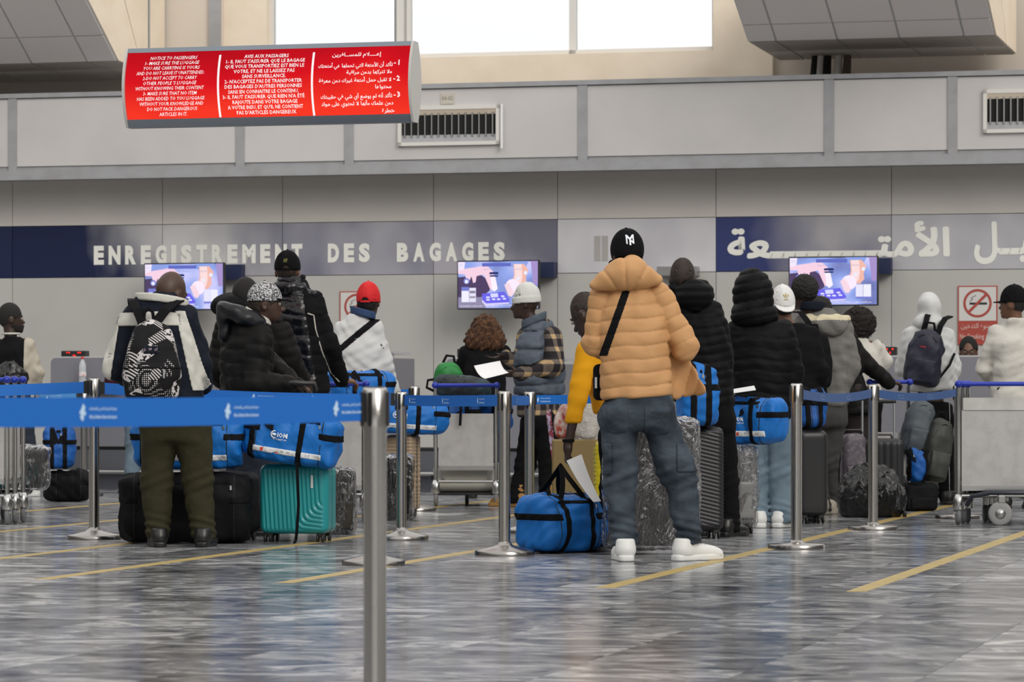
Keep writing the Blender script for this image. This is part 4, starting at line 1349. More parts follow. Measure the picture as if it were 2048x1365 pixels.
# ------------------------------------------------------------------ suitcases
def wheels(r, W_, D_, m=None, z=.055, rad=.024):
    for sx in (-1, 1):
        for sy in (-1, 1):
            x, y = sx * (W_ / 2 - .05), sy * (D_ / 2 - .05)
            hsg = MB().cbox(x - .022, x + .022, y - .026, y + .026, .032, z + .012, .006).build('wheel_housing', m_black, r)
            for k in (-1, 1):
                MB().lathe([(rad * .5, -.007), (rad, -.006), (rad, .006), (rad * .5, .007)], 16, (x + k * .016, y - .008, rad), axis='x').build('wheel', m or m_rubber, hsg)
def suitcase(label, loc, rz, W_=.45, D_=.25, H=.62, m=None, style='ribs', h=.007, rad=.05, wrap=False, tele=0, seed=1, name='suitcase', rot=(0, 0), wheel=True, belt_m=None, period=.03, amp=.006, wrap_grow=.012, handle=True):
    r = empty(name, loc, rz); r.rotation_euler = (rot[0], rot[1], rz)
    tag(r, label, 'suitcase')
    z0 = .05 if wheel else 0.
    hz = (H - z0) / 2; cz = z0 + hz
    def f0(P): return rbox(P, (0, 0, cz), (W_ / 2, D_ / 2, hz), rad)
    def f(P):
        d = f0(P)
        x, y, z = P[:, 0], P[:, 1], P[:, 2]
        edge = np.clip((W_ / 2 - np.abs(x)) / .03 - .6, 0, 1) * np.clip((hz - np.abs(z - cz)) / .03 - .5, 0, 1)
        if style == 'ribs':
            g = .5 + .5 * np.cos(2 * math.pi * x / period)
            d = d + amp * g ** 2 * edge
        elif style == 'hribs':
            g = .5 + .5 * np.cos(2 * math.pi * (z + .25 * x) / period)
            e2 = np.clip((hz - np.abs(z - cz)) / .03 - .5, 0, 1)
            d = d + amp * g ** 2 * e2
        elif style == 'diag':
            zz = z - cz + .0
            u = np.where(zz > .12 * H, zz, np.where(zz < -.16 * H, zz + .3 * x, .7 * x + .7 * zz))
            g = .5 + .5 * np.cos(2 * math.pi * u / period)
            d = d + amp * g ** 2 * np.clip((hz - np.abs(z - cz)) / .03 - .5, 0, 1)
        elif style == 'teal':
            xs = x + .06 * (z - cz)              # lines lean slightly
            x1 = xs - .03; z1 = (z - z0 - .055) + .12 * np.maximum(x1, 0)
            u = smin(np.where(x1 > -.0, x1, x1), np.where(x1 > -.0, z1, 9.), .045)
            u = np.where(x1 <= 0, x1, u)
            g = .5 + .5 * np.cos(2 * math.pi * u / period)
            keep = np.where(u < .15, 1., 0.)
            d = d + amp * g ** 2 * keep * edge
        elif style == 'floral':
            d = d + waves(P, 5, .06, .006, 9) * np.clip(1.3 - 3 * (z - z0) / H, 0, 1)
        elif style == 'soft':
            d = d + waves(P, seed, .2, .006) + waves(P, seed + 3, .08, .002)
        return d
    lo = (-W_ / 2 - .02, -D_ / 2 - .02, z0 - .02); hi = (W_ / 2 + .02, D_ / 2 + .02, H + .02)
    sdf_obj('shell', f, lo, hi, h, m, r, fine=h < .0066)
    if style != 'soft':
        patch('zip_seam', f0, lambda P: np.abs(P[:, 1]) - .006, (lo[0], -.03, lo[2]), (hi[0], .03, hi[2]), .008, .0035, m_piping, r)
    else:
        patch('front_pocket', f, lambda P: np.maximum(np.abs(P[:, 0]) - W_ * .38, np.maximum(np.abs(P[:, 2] - z0 - .3 * H) - .22 * H, P[:, 1])), lo, hi, .012, .014, m, r)
    if wheel: wheels(r, W_, D_)
    if handle: MB().tube([(-.07, 0, H), (-.06, 0, H + .028), (.06, 0, H + .028), (.07, 0, H)], .009, 8).build('grip', m_black, r)
    if tele:
        for s in (-1, 1): MB().tube([(s * .085, D_ / 2 - .03, H - .05), (s * .085, D_ / 2 - .03, H + tele)], .009, 8).build('telescopic_bar', m_alu, r)
        MB().tube([(-.1, D_ / 2 - .03, H + tele), (.1, D_ / 2 - .03, H + tele)], .014, 8).build('telescopic_grip', m_black, r)
    if wrap:
        fw = lambda P: rbox(P, (0, 0, cz), (W_ / 2 + wrap_grow, D_ / 2 + wrap_grow, hz + wrap_grow), rad) + waves(P, seed, .10, .006, 7, (1.3, 1.3, .6)) + waves(P, seed + 4, .04, .0022, 6)
        g = .04
        sdf_obj('plastic_wrap', fw, (lo[0] - g, lo[1] - g, lo[2] - g), (hi[0] + g, hi[1] + g, hi[2] + g), .009, m_film, r)
    return r, f

# ------------------------------------------------------------------ luggage carts
m_cblue = mat('cart_blue_plastic', (.012, .035, .38), .35)
m_cpan = mat('cart_panel_aluminium', (.50, .49, .48), .45, .55, bump=(30, .12, .004), var=(9, (.40, .39, .38), .45, .75))
m_csign = mat('cart_sign_strip', (.66, .65, .62), .35, .4, var=(4, (.45, .45, .43), .4, .7))
m_ctube = mat('cart_chrome_tube', (.55, .55, .54), .22, 1.0)
def cart(loc, rz, label, Wd=.50, Hh=.97, panel=(.23, .80), sign=True, flip=1, wheelm=None, plat=.2):
    """seen from the pushing side at -y; the platform reaches towards +y"""
    r = empty('luggage_cart', loc, rz); tag(r, label, 'luggage cart', 'airport luggage carts')
    w = Wd / 2
    for s in (-1, 1):
        MB().tube([(s * w, -.0, .17), (s * w, 0, Hh - .02), (s * w, -.05, Hh)], .016, 10).build('upright', m_ctube, r)
        MB().tube([(s * w, .0, .17), (s * w * .8, .60, .19)], .014, 8).build('frame_rail', m_ctube, r)
        MB().tube([(s * w, -.0, .36), (s * (w - .07), .10, .19)], .008, 6).build('brace', m_ctube, r)
        k = MB().lathe([(0, -.03), (.02, -.026), (.026, 0), (.026, .03), (.017, .055), (.012, .06)], 14, (s * (w + .005), -.06, Hh), axis='x' if False else 'y').build('handle_knob', m_cblue, r)
        fk = MB().lathe([(.0, .10), (.022, .095), (.035, .06), (.04, .0), (.036, -.01)], 16, (s * w, 0, .115)).build('wheel_fork', m_ctube, r)
        MB().lathe([(.03, -.016), (.055, -.017), (.066, -.01), (.066, .01), (.055, .017), (.03, .016)], 22, (s * w, .03, .067), axis='x').build('wheel', wheelm or m_greyrub, fk)
        MB().lathe([(0, -.019), (.026, -.018), (.026, .018), (0, .019)], 12, (s * w, .03, .067), axis='x').build('hub', m_ctube, fk)
    MB().tube([(-w, -.05, Hh), (w, -.05, Hh)], .016, 10).build('handle_bar', m_cblue, r)
    MB().tube([(-w, 0, .2), (w, 0, .2)], .012, 8).build('cross_bar', m_ctube, r)
    MB().box(-w + .022, w - .022, -.006, .006, panel[0], panel[1]).build('back_panel', m_cpan, r)
    if sign:
        MB().box(-w + .03, w - .022, -.016, -.007, panel[1] - .0, panel[1] + .085).build('sign_strip', m_csign, r)
    MB().box(-w + .022, w - .022, -.012, -.006, panel[0], panel[0] + .035).build('lower_strip', m_ctube, r)
    MB().cbox(-w * .92, w * .92, .02, .62, plat - .005, plat + .015, .006).build('platform', m_black, r)
    f2 = MB().tube([(0, .54, .19), (0, .54, .12)], .02, 8).build('front_caster', m_ctube, r)
    MB().lathe([(.03, -.014), (.055, -.015), (.062, -.01), (.062, .01), (.055, .015), (.03, .014)], 20, (0, .57, .063), axis='x').build('wheel', wheelm or m_greyrub, f2)
    return r

def paper(label, pts, parent=None, th=.001, n=6, bend=.02):
    """a sheet through four corner points with a slight curl"""
    a, b, c, d = [Vector(p) for p in pts]
    nr = (b - a).cross(d - a).normalized()
    vs = []; fs = []
    for k in (0, 1):
        for j in range(n + 1):
            for i in range(n + 1):
                u, v = i / n, j / n
                p = (a * (1 - u) + b * u) * (1 - v) + (d * (1 - u) + c * u) * v
                p = p + nr * (bend * math.sin(math.pi * v) + th * k)
                vs.append(p)
    m1 = (n + 1) ** 2
    for j in range(n):
        for i in range(n):
            q = j * (n + 1) + i
            fs.append((q, q + 1, q + n + 2, q + n + 1)); fs.append((m1 + q + n + 1, m1 + q + n + 2, m1 + q + 1, m1 + q))
    mb = MB(); mb.add(vs, fs, True)
    o = mb.build('paper_sheet', m_paper)
    tag(o, label, 'paper')
    return o

# ---- left group
m_teal = mat('teal_shell', (.02, .30, .32), .32, bump=(80, .05, .003), coat=.2)
tr_, _ = suitcase('teal ribbed hard-shell suitcase on wheels under the blue duffel bag', GD(596, 21.15), -.20, .43, .26, .475, m_teal, 'teal', h=.005, rad=.045, period=.0265, amp=.008, handle=False)
MB().cbox(.115, .130, -.136, -.128, .33, .41, .002).build('brand_plate', m_strip, tr_)
dz = lambda px, py, d: CAMZ + (HY - py) / F * d
duffel('blue duffel bag printed IOM and Norway lying on the teal suitcase', W(577, 936, 21.0) + Vector((0, 0, .022)), -.12, .60, .32, .335, 3, rot=(0, .16))
sp = MB().strip([W(594, 925, 20.80), W(595, 960, 20.82), W(597, 1010, 20.86), W(594, 1060, 20.88), W(592, 1080, 20.9), W(586, 1093, 20.85)], .018, (0, -1, 0), .003).build('loose_strap', m_web)
tag(sp, 'loose black strap hanging from the duffel over the teal suitcase', 'strap')
duffel('large black duffel bag on the floor behind the olive trousers', GD(372, 20.95), .03, .80, .42, .44, 5, m_bnyl, prints=False, n=3.4, h=.012)
lp = MB().strip([W(262, 985, 20.6), W(246, 1005, 20.6), W(241, 1035, 20.6), W(246, 1068, 20.6), W(262, 1082, 20.6)], .03, (0, -1, 0), .005).build('side_handle', m_web)
tag(lp, 'black webbing carry loop at the left end of the large black duffel', 'strap')
duffel('blue duffel bag lying across the large black duffel, seen between the legs', Vector((GD(378, 21.0).x, 21.0, .445)), -.05, .70, .32, .33, 8, m_duf)
suitcase('black soft suitcase with wheels between the olive trousers and the teal suitcase', GD(473, 21.35), -.35, .26, .2, .42, m_gnyl, 'soft', h=.012, handle=False)
cart(GD(655, 24.0), .10, 'luggage cart pushed by the man in the shiny black vest', .52)
duffel('blue duffel bag on the cart in front of the white sweatshirt', Vector((GD(716, 24.35).x, 24.35, .80)), .5, .52, .30, .28, 11, prints=False)
suitcase('black suitcase standing on the cart under a blue duffel bag', Vector((GD(700, 24.35).x, 24.35, .225)), .1, .40, .24, .56, m_bnyl, 'soft', h=.014, wheel=False, handle=False)
m_beige = mat('champagne_shell', (.36, .27, .18), .35, bump=(80, .05, .003))
suitcase('beige ribbed hard-shell suitcase behind the second steel post', GD(806, 25.2), -.35, .22, .20, .60, m_beige, 'diag', h=.007, rad=.035, period=.026, amp=.007, handle=False)
duffel('blue duffel bag with a white strip lying on the beige suitcase', Vector((GD(806, 25.15).x, 25.15, .605)), .20, .62, .30, .27, 14, rot=(0, .06))
suitcase('silver wrapped black bag beside the beige suitcase', Vector((GD(786, 24.6).x, 24.6, .0)), .2, .26, .22, .46, m_bnyl, 'soft', h=.014, wrap=True, handle=False, name='wrapped_bag', wheel=False)
bp_ = suitcase('clear wrapped backpack standing right of the teal suitcase', GD(682, 22.2), .2, .16, .2, .42, mat('brown_black_cloth', (.03, .026, .02), .6), 'soft', h=.012, wrap=True, handle=False, wheel=False, name='wrapped_bag')

# ---- middle group
c1 = cart(GD(932, 27.4), .0, 'loaded luggage cart in the middle before the curly-haired woman', .48, .965, (.29, .74), False, plat=.095)
m_creamcase = mat('cream_shell', (.46, .45, .40), .4)
cc, _ = suitcase('cream hard suitcase lying flat low on the middle cart', Vector((GD(942, 27.8).x, 27.72, .112)), 0, .60, .44, .23, m_creamcase, 'plain', h=.01, rad=.06, wheel=False, handle=False)
bl = MB().cbox(-.315, .315, -.216, -.21, .10, .135, .002).build('black_seam', m_piping, cc)
duffel('blue duffel bag in the middle cart, left of the pair', Vector((GD(912, 27.8).x, 27.6, .575)), .1, .42, .30, .30, 17, m_duf2, prints=False)
duffel('blue duffel bag in the middle cart, right of the pair', Vector((GD(972, 27.9).x, 27.95, .575)), -.1, .42, .30, .30, 19, m_duf2, prints=False)
suitcase('dark case under the two duffel bags on the middle cart', Vector((GD(940, 27.9).x, 27.75, .345)), 0, .44, .40, .225, m_gnyl, 'soft', h=.014, wheel=False, handle=False, rad=.03)

def rucksack(label, loc, rz, W_, D_, H, m, seed=1, rot=(0, 0), m2=None, name='backpack', h=.009):
    r = empty(name, loc, rz); r.rotation_euler = (rot[0], rot[1], rz); tag(r, label, 'backpack')
    def f(P):
        d = loft(P, [(0, 0, 0, W_ * .46, D_ * .46), (H * .3, 0, 0, W_ * .5, D_ * .5), (H * .7, 0, 0, W_ * .46, D_ * .44), (H * .92, 0, 0, W_ * .34, D_ * .32), (H, 0, 0, W_ * .18, D_ * .2)], 2.8, .05)
        return d + waves(P, seed, .18, .006) + waves(P, seed + 2, .07, .002)
    lo = (-W_ / 2 - .03, -D_ / 2 - .03, -.03); hi = (W_ / 2 + .03, D_ / 2 + .03, H + .03)
    sdf_obj('body', f, lo, hi, h, m, r)
    patch('front_pocket', f, lambda P: np.maximum(np.abs(P[:, 0]) - W_ * .36, np.maximum(np.abs(P[:, 2] - H * .27) - H * .2, P[:, 1] + .02)), lo, hi, .009, .02, m2 or m, r)
    patch('zip', f, lambda P: np.maximum(np.abs(np.sqrt((P[:, 0] / (W_ * .5)) ** 2 + ((P[:, 2] - H * .4) / (H * .58)) ** 2) - .86) - .02, np.maximum(P[:, 1], H * .45 - P[:, 2])), lo, hi, .007, .003, m_web, r)
    MB().strip([(-.05, D_ * .2, H * .96), (-.03, D_ * .15, H + .05), (.03, D_ * .15, H + .05), (.05, D_ * .2, H * .96)], .022, (0, 1, 0), .004).build('grab_handle', m_web, r)
    return r, f
rucksack('green backpack lying on the middle cart', Vector((GD(893, 27.75).x, 27.8, .885)), .3, .24, .2, .27, mat('green_nylon', (.01, .20, .035), .6, bump=(10, .3, .02)), 3, rot=(0, .12))
rucksack('dark teal and black backpack lying on the middle cart', Vector((GD(985, 27.75).x - .02, 27.7, .90)), 0, .24, .24, .46, mat('black_teal_nylon', (.012, .018, .022), .6, bump=(10, .3, .02), var=(5, (.02, .05, .06), .5, .6)), 6, rot=(0, -1.42))
sp = MB().strip([W(925, 770, 27.55), W(922, 800, 27.34), W(921, 835, 27.34), W(920, 852, 27.34)], .022, (0, -1, 0), .004).build('loose_strap', m_web)
tag(sp, 'black strap with a buckle hanging from the backpack over the middle cart panel', 'strap')

# ---- around the tan jacket
m_wblk = mat('dark_case_under_film', (.035, .033, .033), .45)
suitcase('big dark suitcase wrapped in clear film behind the jeans', GD(1303, 19.5), -.06, .50, .28, .75, m_wblk, 'ribs', h=.010, wrap=True, period=.07, amp=.008, handle=False, wrap_grow=.02)
m_blkrib = mat('black_ribbed_shell', (.016, .016, .018), .4)
suitcase('black hard suitcase with curved ribs right of the jeans', GD(1402, 21.6), .15, .26, .24, .70, m_blkrib, 'hribs', h=.006, period=.024, amp=.006, handle=False)
duffel('blue duffel bag standing on the black ribbed suitcase beside the tan jacket', Vector((GD(1394, 21.45).x, 21.45, .705)), .12, .26, .34, .40, 21, prints=False, n=3.2, band=True)
suitcase('yellow ribbed suitcase glimpsed left of the jeans', GD(1222, 22.6), .1, .22, .2, .60, mat('yellow_shell', (.62, .50, .01), .4), 'hribs', h=.009, period=.028, handle=False)
duf_floor, _f = duffel('blue duffel bag on the floor being lifted by its black handles', GD(1121, 19.75), R(42), .50, .34, .345, 23, handles='up', lift=.19, prints=False, h=.008)
suitcase('silver film wrapped suitcase under the hooded man\u2019s duffel bag', GD(1484, 22.35), .2, .15, .22, .56, mat('grey_case', (.22, .22, .22), .4), 'soft', h=.012, wrap=True, handle=False, seed=4)
duffel('blue duffel bag with a white strip before the hooded black jacket', Vector((GD(1509, 22.4).x, 22.45, .575)), -.55, .44, .32, .32, 27, prints=True)
paper('white paper sheets lying on the duffel bag of the hooded man', [W(1462, 788, 22.3), W(1512, 781, 22.2), W(1508, 772, 22.6), W(1460, 780, 22.7)], bend=.004)
duffel('small blue bag behind the steel post, half hidden', Vector((GD(1619, 24.05).x, 24.05, .66)), .3, .24, .2, .30, 29, m_duf2, prints=False, handles='down')

suitcase('black suitcase under the small blue bag behind the steel post', GD(1620, 24.05), .2, .22, .2, .65, m_blkrib, 'ribs', h=.012, handle=False)
# ---- right group
def lump(label, loc, W_, D_, H, m, seed, name, cat='bag', h=.009, rough=.010):
    def f(P):
        d = ell(P, (0, 0, H * .35), (W_ / 2, D_ / 2, H * .66))
        d = d + waves(P, seed, .16, rough, 7, (1.5, 1.5, .5)) + waves(P, seed + 5, .05, rough * .35, 8, (1.4, 1.4, .6))
        return smax(d, -P[:, 2], .03)
    o = sdf_obj(name, f, (-W_ / 2 - .05, -D_ / 2 - .05, -.02), (W_ / 2 + .05, D_ / 2 + .05, H + .08), h, m, None, loc)
    tag(o, label, cat)
    return o
m_bplas = mat('black_plastic_wrap', (.008, .008, .009), .16, bump=(16, .7, .03))
bb = lump('bag wrapped in shiny black plastic on the floor behind the steel post', GD(1742, 25.2), .50, .36, .39, m_bplas, 3, 'wrapped_bag')
MB().lathe([(.0, -.012), (.024, -.012), (.024, .012), (0, .012)], 14, (.24, -.05, .024), axis='x').build('wheel', m_rubber, bb)
suitcase('black upright suitcase behind the black plastic wrapped bag', GD(1766, 26.2), -.1, .31, .24, .56, m_blkrib, 'ribs', h=.010, tele=.28, period=.05)
suitcase('purple grey suitcase with a silver edge left of the black upright suitcase', GD(1706, 25.9), .1, .18, .2, .60, mat('purple_grey_cloth', (.10, .085, .105), .5, var=(30, (.2, .18, .2), .5, .7)), 'soft', h=.012, tele=.26)
cart(GD(1778, 26.75), .0, 'luggage cart behind the steel post, its blue handle held by a dark sleeve', .30, .99, (.23, .6), False)
rucksack('dark grey backpack leaning on the cart at right, the upper of two', Vector((GD(1825, 26.75).x, 26.7, .42)), .2, .24, .2, .44, mat('slate_nylon', (.06, .075, .09), .6, bump=(10, .3, .02)), 9, rot=(0, .18))
rucksack('olive black backpack leaning on the cart at right, the lower of two', Vector((GD(1850, 27.0).x, 26.6, .22)), .3, .22, .2, .50, mat('olive_black_nylon', (.03, .032, .028), .6, bump=(10, .3, .02)), 12, rot=(0, .20))
suitcase('black carry case at the foot of the two leaning backpacks', Vector((GD(1835, 26.5).x, 26.45, .0)), .2, .26, .24, .215, m_bnyl, 'soft', h=.014, wheel=False, handle=False, rad=.04)
bl_ = duffel('small blue bag hanging before the leaning backpacks at right', Vector((GD(1832, 26.4).x, 26.35, .21)), .2, .16, .12, .28, 33, m_duf2, prints=False, band=False, name='small_bag', straps=(-.44, .44))
suitcase('grey hard suitcase with a floral relief beside the steel post at right', GD(1872, 28.2), .05, .28, .22, .53, mat('steel_grey_shell', (.15, .17, .18), .42), 'floral', h=.006)
for i, (px, d, lab) in enumerate(((1990, 23.7, 'empty luggage cart at the right edge, the front one of three'), (1999, 23.86, 'empty luggage cart at the right edge, the middle one of three'), (2008, 24.02, 'empty luggage cart at the right edge, the rear one of three'))):
    r_ = cart(GD(px, d), -.02, lab, .50, .97, (.235, .79), True)
    if i == 0:
        MB().tube([(-.20, -.06, .14), (-.17, -.10, .20), (-.05, -.12, .225), (.25, -.12, .225), (.34, -.08, .2)], .018, 8).build('bumper', mat('dark_blue_rubber', (.015, .018, .03), .35), r_)
        fk_ = MB().cbox(.0, .06, -.15, -.09, .15, .21, .01).build('swivel_plate', m_steel_d, r_)
        MB().tube([(.005, -.12, .17), (-.005, -.115, .085)], .014, 8).build('fork_arm', m_ctube, fk_)
        MB().lathe([(.035, -.016), (.07, -.018), (.082, -.010), (.082, .010), (.07, .018), (.035, .016)], 26, (.02, -.13, .083), axis='y').build('wheel', mat('pale_grey_rubber', (.26, .26, .26), .6), fk_)
        MB().lathe([(0, -.02), (.036, -.018), (.036, .018), (0, .02)], 16, (.02, -.132, .083), axis='y').build('hub', m_steel_d, fk_)
for px, d, lab in ((-25, 23.7, 'nested luggage cart at the left edge, the nearest of three'), (-9, 23.9, 'nested luggage cart at the left edge, the middle of three'), (8, 24.12, 'nested luggage cart at the left edge, the farthest of three')):
    cart(GD(px - 22, d), .02, lab, .42, 1.0, (.28, .70), False)
suitcase('clear film wrapped dark suitcase low on the left carts', Vector((GD(80, 25.1).x, 24.75, .225)), .25, .19, .26, .30, m_wblk, 'ribs', h=.009, wrap=True, wheel=False, handle=False, seed=7, period=.05)
suitcase('teal ribbed suitcase lying on the nested carts at the left edge', Vector((GD(-30, 24.6).x, 24.5, .225)), 0, .36, .3, .15, m_teal, 'ribs', h=.01, wheel=False, handle=False)
duffel('dark blue bag on the black bag behind the wrapped suitcase at left', Vector((GD(118, 28.6).x, 28.6, .275)), .1, .28, .3, .37, 37, m_duf2, prints=False)
duffel('black bag on the floor under the dark blue bag at left', Vector((GD(138, 28.7).x, 28.7, 0)), .1, .40, .34, .275, 39, m_bnyl, prints=False, h=.012)
def _pastel(nt, b):
    N = nt.nodes; L = nt.links
    tc = N.new('ShaderNodeTexCoord'); w = N.new('ShaderNodeTexWave'); w.inputs['Scale'].default_value = 5; w.inputs['Distortion'].default_value = 1.5
    L.new(tc.outputs['Object'], w.inputs['Vector'])
    rp = N.new('ShaderNodeValToRGB'); e = rp.color_ramp.elements
    e[0].color = (.32, .38, .45, 1); e[1].color = (.45, .30, .33, 1); x = e.new(.5); x.color = (.5, .5, .52, 1)
    L.new(w.outputs['Fac'], rp.inputs[0]); L.new(rp.outputs[0], b.inputs['Base Color']); b.inputs['Roughness'].default_value = .35
lump('crumpled pastel plastic carrier bag on the floor behind the steel post', GD(1622, 25.2), .14, .14, .27, mat('pastel_plastic', build=_pastel), 8, 'carrier_bag')
lump('white fluffy plush toy behind the yellow sleeve', Vector((GD(1176, 25.55).x, 25.6, .565)), .16, .14, .36, mat('white_plush', (.55, .52, .48), .9, bump=(90, .8, .02)), 4, 'plush_toy', 'toy')
lump('red and clear shiny bag of goods behind the yellow sleeve', Vector((GD(1135, 25.8).x, 25.8, .565)), .18, .2, .28, mat('red_goods', (.35, .05, .03), .3, var=(18, (.5, .42, .38), .42, .6)), 6, 'goods_bag')
bx = MB().cbox(-.2, .2, -.15, .15, 0, .56, .01).build('cardboard_box', mat('ochre_card', (.20, .14, .05), .7), None, GD(1158, 25.7))
tag(bx, 'ochre cardboard box under the plush toy behind the yellow sleeve', 'box')
# ------------------------------------------------------------------ people
m_skin = mat('deep_brown_skin', (.060, .031, .020), .48, spec=.45, bump=(60, .06, .003))
m_skin2 = mat('dark_brown_skin', (.040, .021, .014), .45, spec=.45, bump=(60, .06, .003))
m_skin3 = mat('warm_brown_skin', (.15, .075, .045), .5, spec=.4, bump=(60, .06, .003))
m_hair = mat('black_short_hair', (.010, .009, .008), .85, bump=(180, .5, .004))
m_hairs = mat('shaved_hair', (.028, .019, .014), .75, bump=(220, .3, .002))
m_eye = mat('eye_white', (.3, .27, .24), .3)
m_iris = mat('dark_iris', (.01, .007, .005), .2)
m_teeth = mat('teeth', (.7, .66, .58), .35)
def cloth(name, col, rough=.75, b=(11, .4, .02), **k): return mat(name, col, rough, bump=b, spec=k.pop('spec', .25), **k)
m_tan = cloth('tan_puffer_nylon', (.55, .30, .132), .55, (18, .3, .012), spec=.25)
m_black_puf = cloth('black_puffer_nylon', (.0055, .0055, .0062), .6, (16, .3, .012), spec=.10)
m_char_puf = cloth('charcoal_puffer_nylon', (.009, .0085, .0085), .6, (16, .3, .012), spec=.12)
m_gloss_puf = cloth('glossy_black_vinyl', (.005, .006, .009), .22, (9, .5, .03), spec=.45)
m_black_cl = cloth('black_cotton', (.007, .007, .0085), .9, spec=.12)
m_navy_cl = cloth('navy_cloth', (.008, .011, .02), .75, spec=.15)
m_white_cl = cloth('white_fleece', (.58, .585, .58), .85)
m_cream_cl = cloth('cream_fleece', (.58, .56, .51), .9, (25, .5, .01))
m_offwhite = cloth('off_white_panel', (.58, .57, .52), .6)
m_olive = cloth('olive_trousers', (.030, .028, .012), .85, (9, .6, .03))
m_yel = cloth('yellow_sweater', (.72, .33, .006), .85, (14, .35, .012))
m_grey_cl = cloth('grey_wool', (.17, .165, .155), .9, (40, .5, .01))
m_slate = cloth('slate_blue_vest', (.075, .095, .125), .6, (8, .7, .04), spec=.35)
m_blkj = cloth('black_trousers', (.006, .006, .007), .9, spec=.12)
m_ltjean = cloth('light_denim', (.16, .22, .27), .85, (10, .5, .02), var=(7, (.11, .155, .2), .4, .7))
m_dkjean = cloth('dark_denim', (.022, .028, .042), .85, (10, .5, .02))
m_shoe_w = mat('white_sneaker', (.74, .74, .72), .5)
m_shoe_b = mat('black_shoe', (.012, .012, .012), .35)
m_shoe_c = mat('cream_shoe', (.5, .45, .36), .6)
m_shoe_t = mat('tan_boot', (.32, .17, .05), .7)
def _jean(nt, b):
    N = nt.nodes; L = nt.links
    tc = N.new('ShaderNodeTexCoord')
    n = N.new('ShaderNodeTexNoise'); n.inputs['Scale'].default_value = 6; n.inputs['Detail'].default_value = 5
    mp = N.new('ShaderNodeMapping'); mp.inputs['Scale'].default_value = (1, 1, 1.6)
    L.new(tc.outputs['Object'], mp.inputs[0]); L.new(mp.outputs[0], n.inputs['Vector'])
    rp = N.new('ShaderNodeValToRGB'); e = rp.color_ramp.elements
    e[0].position = .38; e[0].color = (.026, .035, .048, 1); e[1].position = .68; e[1].color = (.072, .094, .118, 1)
    L.new(n.outputs['Fac'], rp.inputs[0]); L.new(rp.outputs[0], b.inputs['Base Color'])
    n2 = N.new('ShaderNodeTexNoise'); n2.inputs['Scale'].default_value = 13; n2.inputs['Detail'].default_value = 5
    L.new(mp.outputs[0], n2.inputs['Vector'])
    bp = N.new('ShaderNodeBump'); bp.inputs['Strength'].default_value = .6; bp.inputs['Distance'].default_value = .018
    L.new(n2.outputs['Fac'], bp.inputs['Height']); L.new(bp.outputs[0], b.inputs['Normal'])
    b.inputs['Roughness'].default_value = .85; b.inputs['Specular IOR Level'].default_value = .2
m_jean = mat('washed_blue_grey_denim', build=_jean)
def _plaid(nt, b):
    N = nt.nodes; L = nt.links
    tc = N.new('ShaderNodeTexCoord'); sp = N.new('ShaderNodeSeparateXYZ'); L.new(tc.outputs['Object'], sp.inputs[0])
    ad = N.new('ShaderNodeMath'); ad.operation = 'ADD'; L.new(sp.outputs['X'], ad.inputs[0]); L.new(sp.outputs['Y'], ad.inputs[1])
    def stripe(src, per, lo):
        m = N.new('ShaderNodeMath'); m.operation = 'PINGPONG'; m.inputs[1].default_value = per; L.new(src, m.inputs[0])
        g = N.new('ShaderNodeMath'); g.operation = 'GREATER_THAN'; g.inputs[1].default_value = lo; L.new(m.outputs[0], g.inputs[0]); return g.outputs[0]
    s1 = stripe(sp.outputs['Z'], .05, .032); s2 = stripe(ad.outputs[0], .055, .036)
    sm = N.new('ShaderNodeMath'); sm.operation = 'ADD'; L.new(s1, sm.inputs[0]); L.new(s2, sm.inputs[1])
    rp = N.new('ShaderNodeValToRGB'); rp.color_ramp.interpolation = 'CONSTANT'; e = rp.color_ramp.elements
    e[0].position = 0; e[0].color = (.014, .010, .014, 1); e[1].position = .3; e[1].color = (.13, .105, .085, 1); x = e.new(.75); x.color = (.48, .33, .17, 1)
    dv = N.new('ShaderNodeMath'); dv.operation = 'MULTIPLY'; dv.inputs[1].default_value = .45; L.new(sm.outputs[0], dv.inputs[0])
    L.new(dv.outputs[0], rp.inputs[0]); L.new(rp.outputs[0], b.inputs['Base Color']); b.inputs['Roughness'].default_value = .9
m_plaid = mat('brown_plaid_flannel', build=_plaid)
